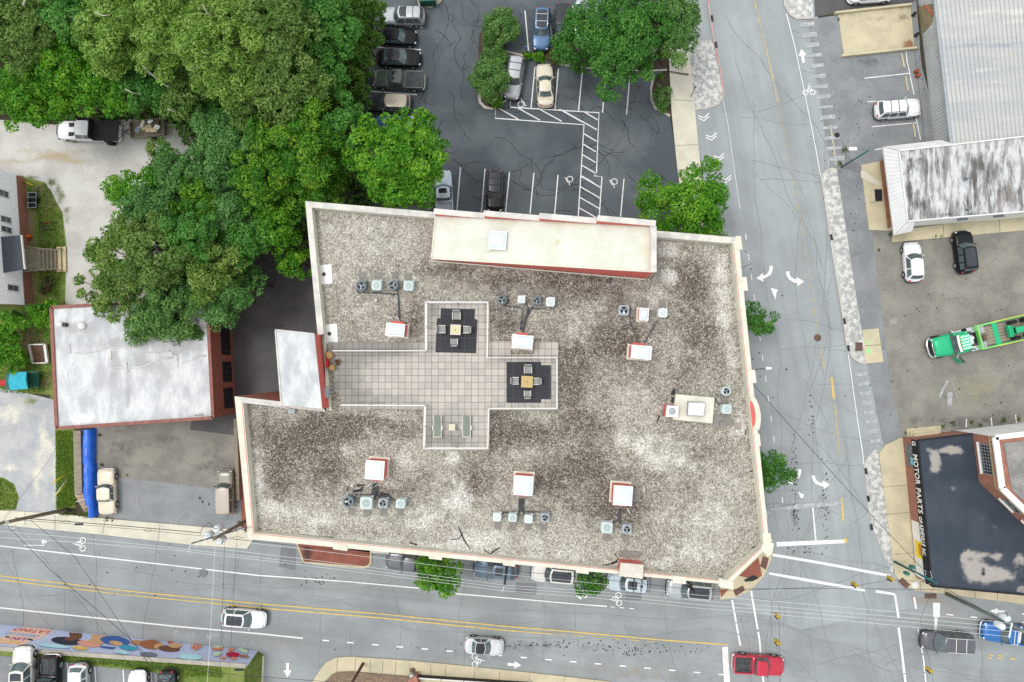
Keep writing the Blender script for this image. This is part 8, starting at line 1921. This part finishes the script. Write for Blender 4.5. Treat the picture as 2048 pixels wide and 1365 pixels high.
# green rollback truck carrying a tractor
c=P(1897,690,1.2);d2=P(2048,655,1.2)-c;ANG=math.degrees(math.atan2(-d2.y,-d2.x))
TT_=empty('tow_truck',(c.x,c.y,.02),'green rollback tow truck with open driver door and wooden bed','tow truck',None,R(ANG))
def gb(nm,mat,f,parent=TT_):
 mb=MB();f(mb);return mb.build(nm,mat,parent)
xs=[(1.15,.86,1.15),(1.3,.95,1.2),(1.6,1.02,1.32),(2.0,1.04,1.40),(-.6,0,0)]
def hood(mb):
 mb.smooth=True;V=[];rows=[(-.1,1.08,1.66),(.4,1.06,1.62),(1.0,1.02,1.54),(1.4,.97,1.46),(1.62,.86,1.36)]
 for x,w_,z in rows:
  V+=[(x,-w_,.75),(x,-w_,z-.28),(x,-w_*.92,z-.12),(x,-w_*.62,z-.02),(x,0,z+.03),(x,w_*.62,z-.02),(x,w_*.92,z-.12),(x,w_,z-.28),(x,w_,.75)]
 mb.add(V,[(i*9+j,(i+1)*9+j,(i+1)*9+j+1,i*9+j+1)for i in range(4)for j in range(8)]+[tuple(4*9+j for j in range(9))])
gb('hood','paint_green',hood)
gb('front_bumper','chrome',lambda mb:(mb.tube([(1.35,-1.1,.65),(1.72,-.85,.66),(1.86,-.4,.67),(1.86,.4,.67),(1.72,.85,.66),(1.35,1.1,.65)],.12,8),mb.tube([(1.6,-.75,1.28),(1.7,-.3,1.32),(1.7,.3,1.32),(1.6,.75,1.28)],.05,6)))
gb('grille','trim',lambda mb:mb.box((1.68,0,1.0),(.12,1.2,.5),bev=.03))
for s_ in(-1,1):
 mb=MB();mb.ball((1.5,s_*.8,1.12),(.16,.16,.12),10,6);mb.build('headlight','headlamp',TT_)
 mb=MB();mb.lathe((.85,s_*.98+.14,.5),[(.25,0),(.48,0),(.5,.06),(.5,.22),(.48,.28),(.25,.28)],20,m=Matrix.Rotation(R(90),3,'X'));mb.build('wheel','tyre',TT_)
 mb=MB();mb.tube([(-.35,s_*1.08,1.9),(-.15,s_*1.32,1.9),(-.15,s_*1.36,1.75)],.035,6);mb.box((-.15,s_*1.4,1.8),(.1,.2,.35),bev=.03);mb.build('mirror','chrome',TT_)
 mb=MB();mb.box((-2.65,s_*.95,.95),(.75,.5,.06),bev=.02);mb.lathe((-2.65,s_*.95+.2,.5),[(.25,0),(.46,0),(.48,.05),(.48,.35),(.46,.4),(.25,.4)],18,m=Matrix.Rotation(R(90),3,'X'));mb.build('rear_wheel','tyre',TT_)
 mb=MB();mb.box((-2.62,s_*.97,1.06),(.82,.52,.05),bev=.02);mb.build('mudguard','chrome',TT_)
gb('cab','paint_green',lambda mb:(mb.box((-.95,0,1.3),(1.3,2.1,1.3),bev=.12),mb.box((-1.0,0,2.15),(1.25,1.9,.5),bev=.18)))
gb('windshield','autoglass',lambda mb:mb.add([(-.02,-.93,1.68),(-.02,.93,1.68),(-.34,.8,2.32),(-.34,-.8,2.32)],[(0,1,2,3)]))
gb('sun_visor','signwhite',lambda mb:(mb.bar((-.36,-.85,2.42),(-.30,0,2.43),.22,.04),mb.bar((-.30,0,2.43),(-.36,.85,2.42),.22,.04)))
gb('roof_stripes',surf('mint',(.42,.72,.60),(.3,.6,.45),5),lambda mb:[mb.box((-1.05,y,2.41),(.95,.2,.02))for y in(-.6,-.3,0,.3,.6)])
for k in range(5):mb=MB();mb.ball((-.55,-.66+.33*k,2.43),(.1,.06,.06),8,5);mb.build('marker_light','signalyellow',TT_)
o=gb('door','paint_green',lambda mb:mb.box((-.28,0,0),(.9,.08,1.0),bev=.03));o.location=(-.25,1.42,1.35);o.rotation_euler=(0,0,R(-62))
q=gb('door_window','autoglass',lambda mb:mb.box((-.28,0,0),(.8,.04,.5)),o);q.location=(0,0,.72)
gb('side_tank','chrome',lambda mb:[mb.box((-1.35,s_*1.05,.7),(1.0,.4,.5),bev=.1)for s_ in(-1,1)])
gb('exhaust_stack','chrome',lambda mb:[mb.tube([(-1.78,s_*.9,.8),(-1.78,s_*.9,2.5),(-1.9,s_*.9,2.62)],.08,8)for s_ in(-1,1)])
gb('toolbox','acpale',lambda mb:(mb.box((-2.15,0,1.25),(.5,.9,.5),bev=.04),mb.box((-2.45,-.15,1.2),(.3,.3,.4),bev=.03)))
gb('chassis','trim',lambda mb:mb.box((-4.2,0,.75),(7.6,.9,.25)))
gb('bed','agedwood',lambda mb:[mb.box((-5.9,-.95+.317*(k+.5)-.0,1.1),(5.6,.29,.06))for k in range(6)])
gb('bed_frame','paint_limegreen',lambda mb:[mb.box((-5.9,s_*1.2,1.14),(5.7,.16,.2),bev=.02)for s_ in(-1,1)]+[mb.box((-3.1,0,1.3),(.16,2.4,.5),bev=.02)])
gb('bed_plate','paint_green',lambda mb:(mb.box((-5.0,0,1.16),(.5,2.2,.05)),))
gb('bed_toe_plate','acgrey',lambda mb:(mb.box((-3.55,-.75,1.16),(.7,.7,.05)),mb.box((-3.5,.8,1.16),(.6,.6,.05))))
gb('winch','rustbrown',lambda mb:mb.box((-3.7,.1,1.3),(.35,.6,.25),bev=.05))
# tractor on the bed
m2=Matrix.Rotation(R(ANG),3,'Z');tp=Vector((c.x,c.y,0))+m2@Vector((-6.9,0,0))
TRC=empty('tractor',(tp.x,tp.y,1.17),'green tractor with dark tyres chained on the tow truck bed','tractor',None,R(ANG))
gb('hood','paint_green',lambda mb:(mb.box((-.2,0,.95),(1.7,.62,.6),bev=.1),mb.box((.72,0,.75),(.25,.95,.55),bev=.1)),TRC)
gb('loader_bar','paint_green',lambda mb:(mb.bar((.95,-.6,.6),(.95,.6,.6),.3,.45),),TRC)
for s_ in(-1,1):
 for x,rr,w_ in((.35,.42,.3),(-1.1,.62,.42)):
  mb=MB();mb.lathe((x,s_*.82+w_/2,rr),[(rr*.5,0),(rr*.95,0),(rr,.06),(rr,w_-.06),(rr*.95,w_),(rr*.5,w_)],20,m=Matrix.Rotation(R(90),3,'X'))
  for k in range(14):a=k*6.283/14;mb.bar((x+rr*math.cos(a),s_*.82-w_*.4,rr+rr*math.sin(a)),(x+rr*math.cos(a+.2),s_*.82+w_*.4,rr+rr*math.sin(a+.2)),.06,.06)
  mb.build('wheel','tyre',TRC)
gb('seat','yellow',lambda mb:mb.box((-1.1,0,1.2),(.45,.5,.15),bev=.04),TRC);gb('fender','paint_green',lambda mb:[mb.box((-1.1,s_*.75,1.28),(.9,.4,.06),bev=.02)for s_ in(-1,1)],TRC)
mb=MB()
for s_ in(-1,1):mb.bar(Vector((-4.9,s_*1.27,1.2)),Vector((-8.6,s_*1.27,1.2)),.05,.16)
o=mb.build('yellow_rail','yellow',TT_)
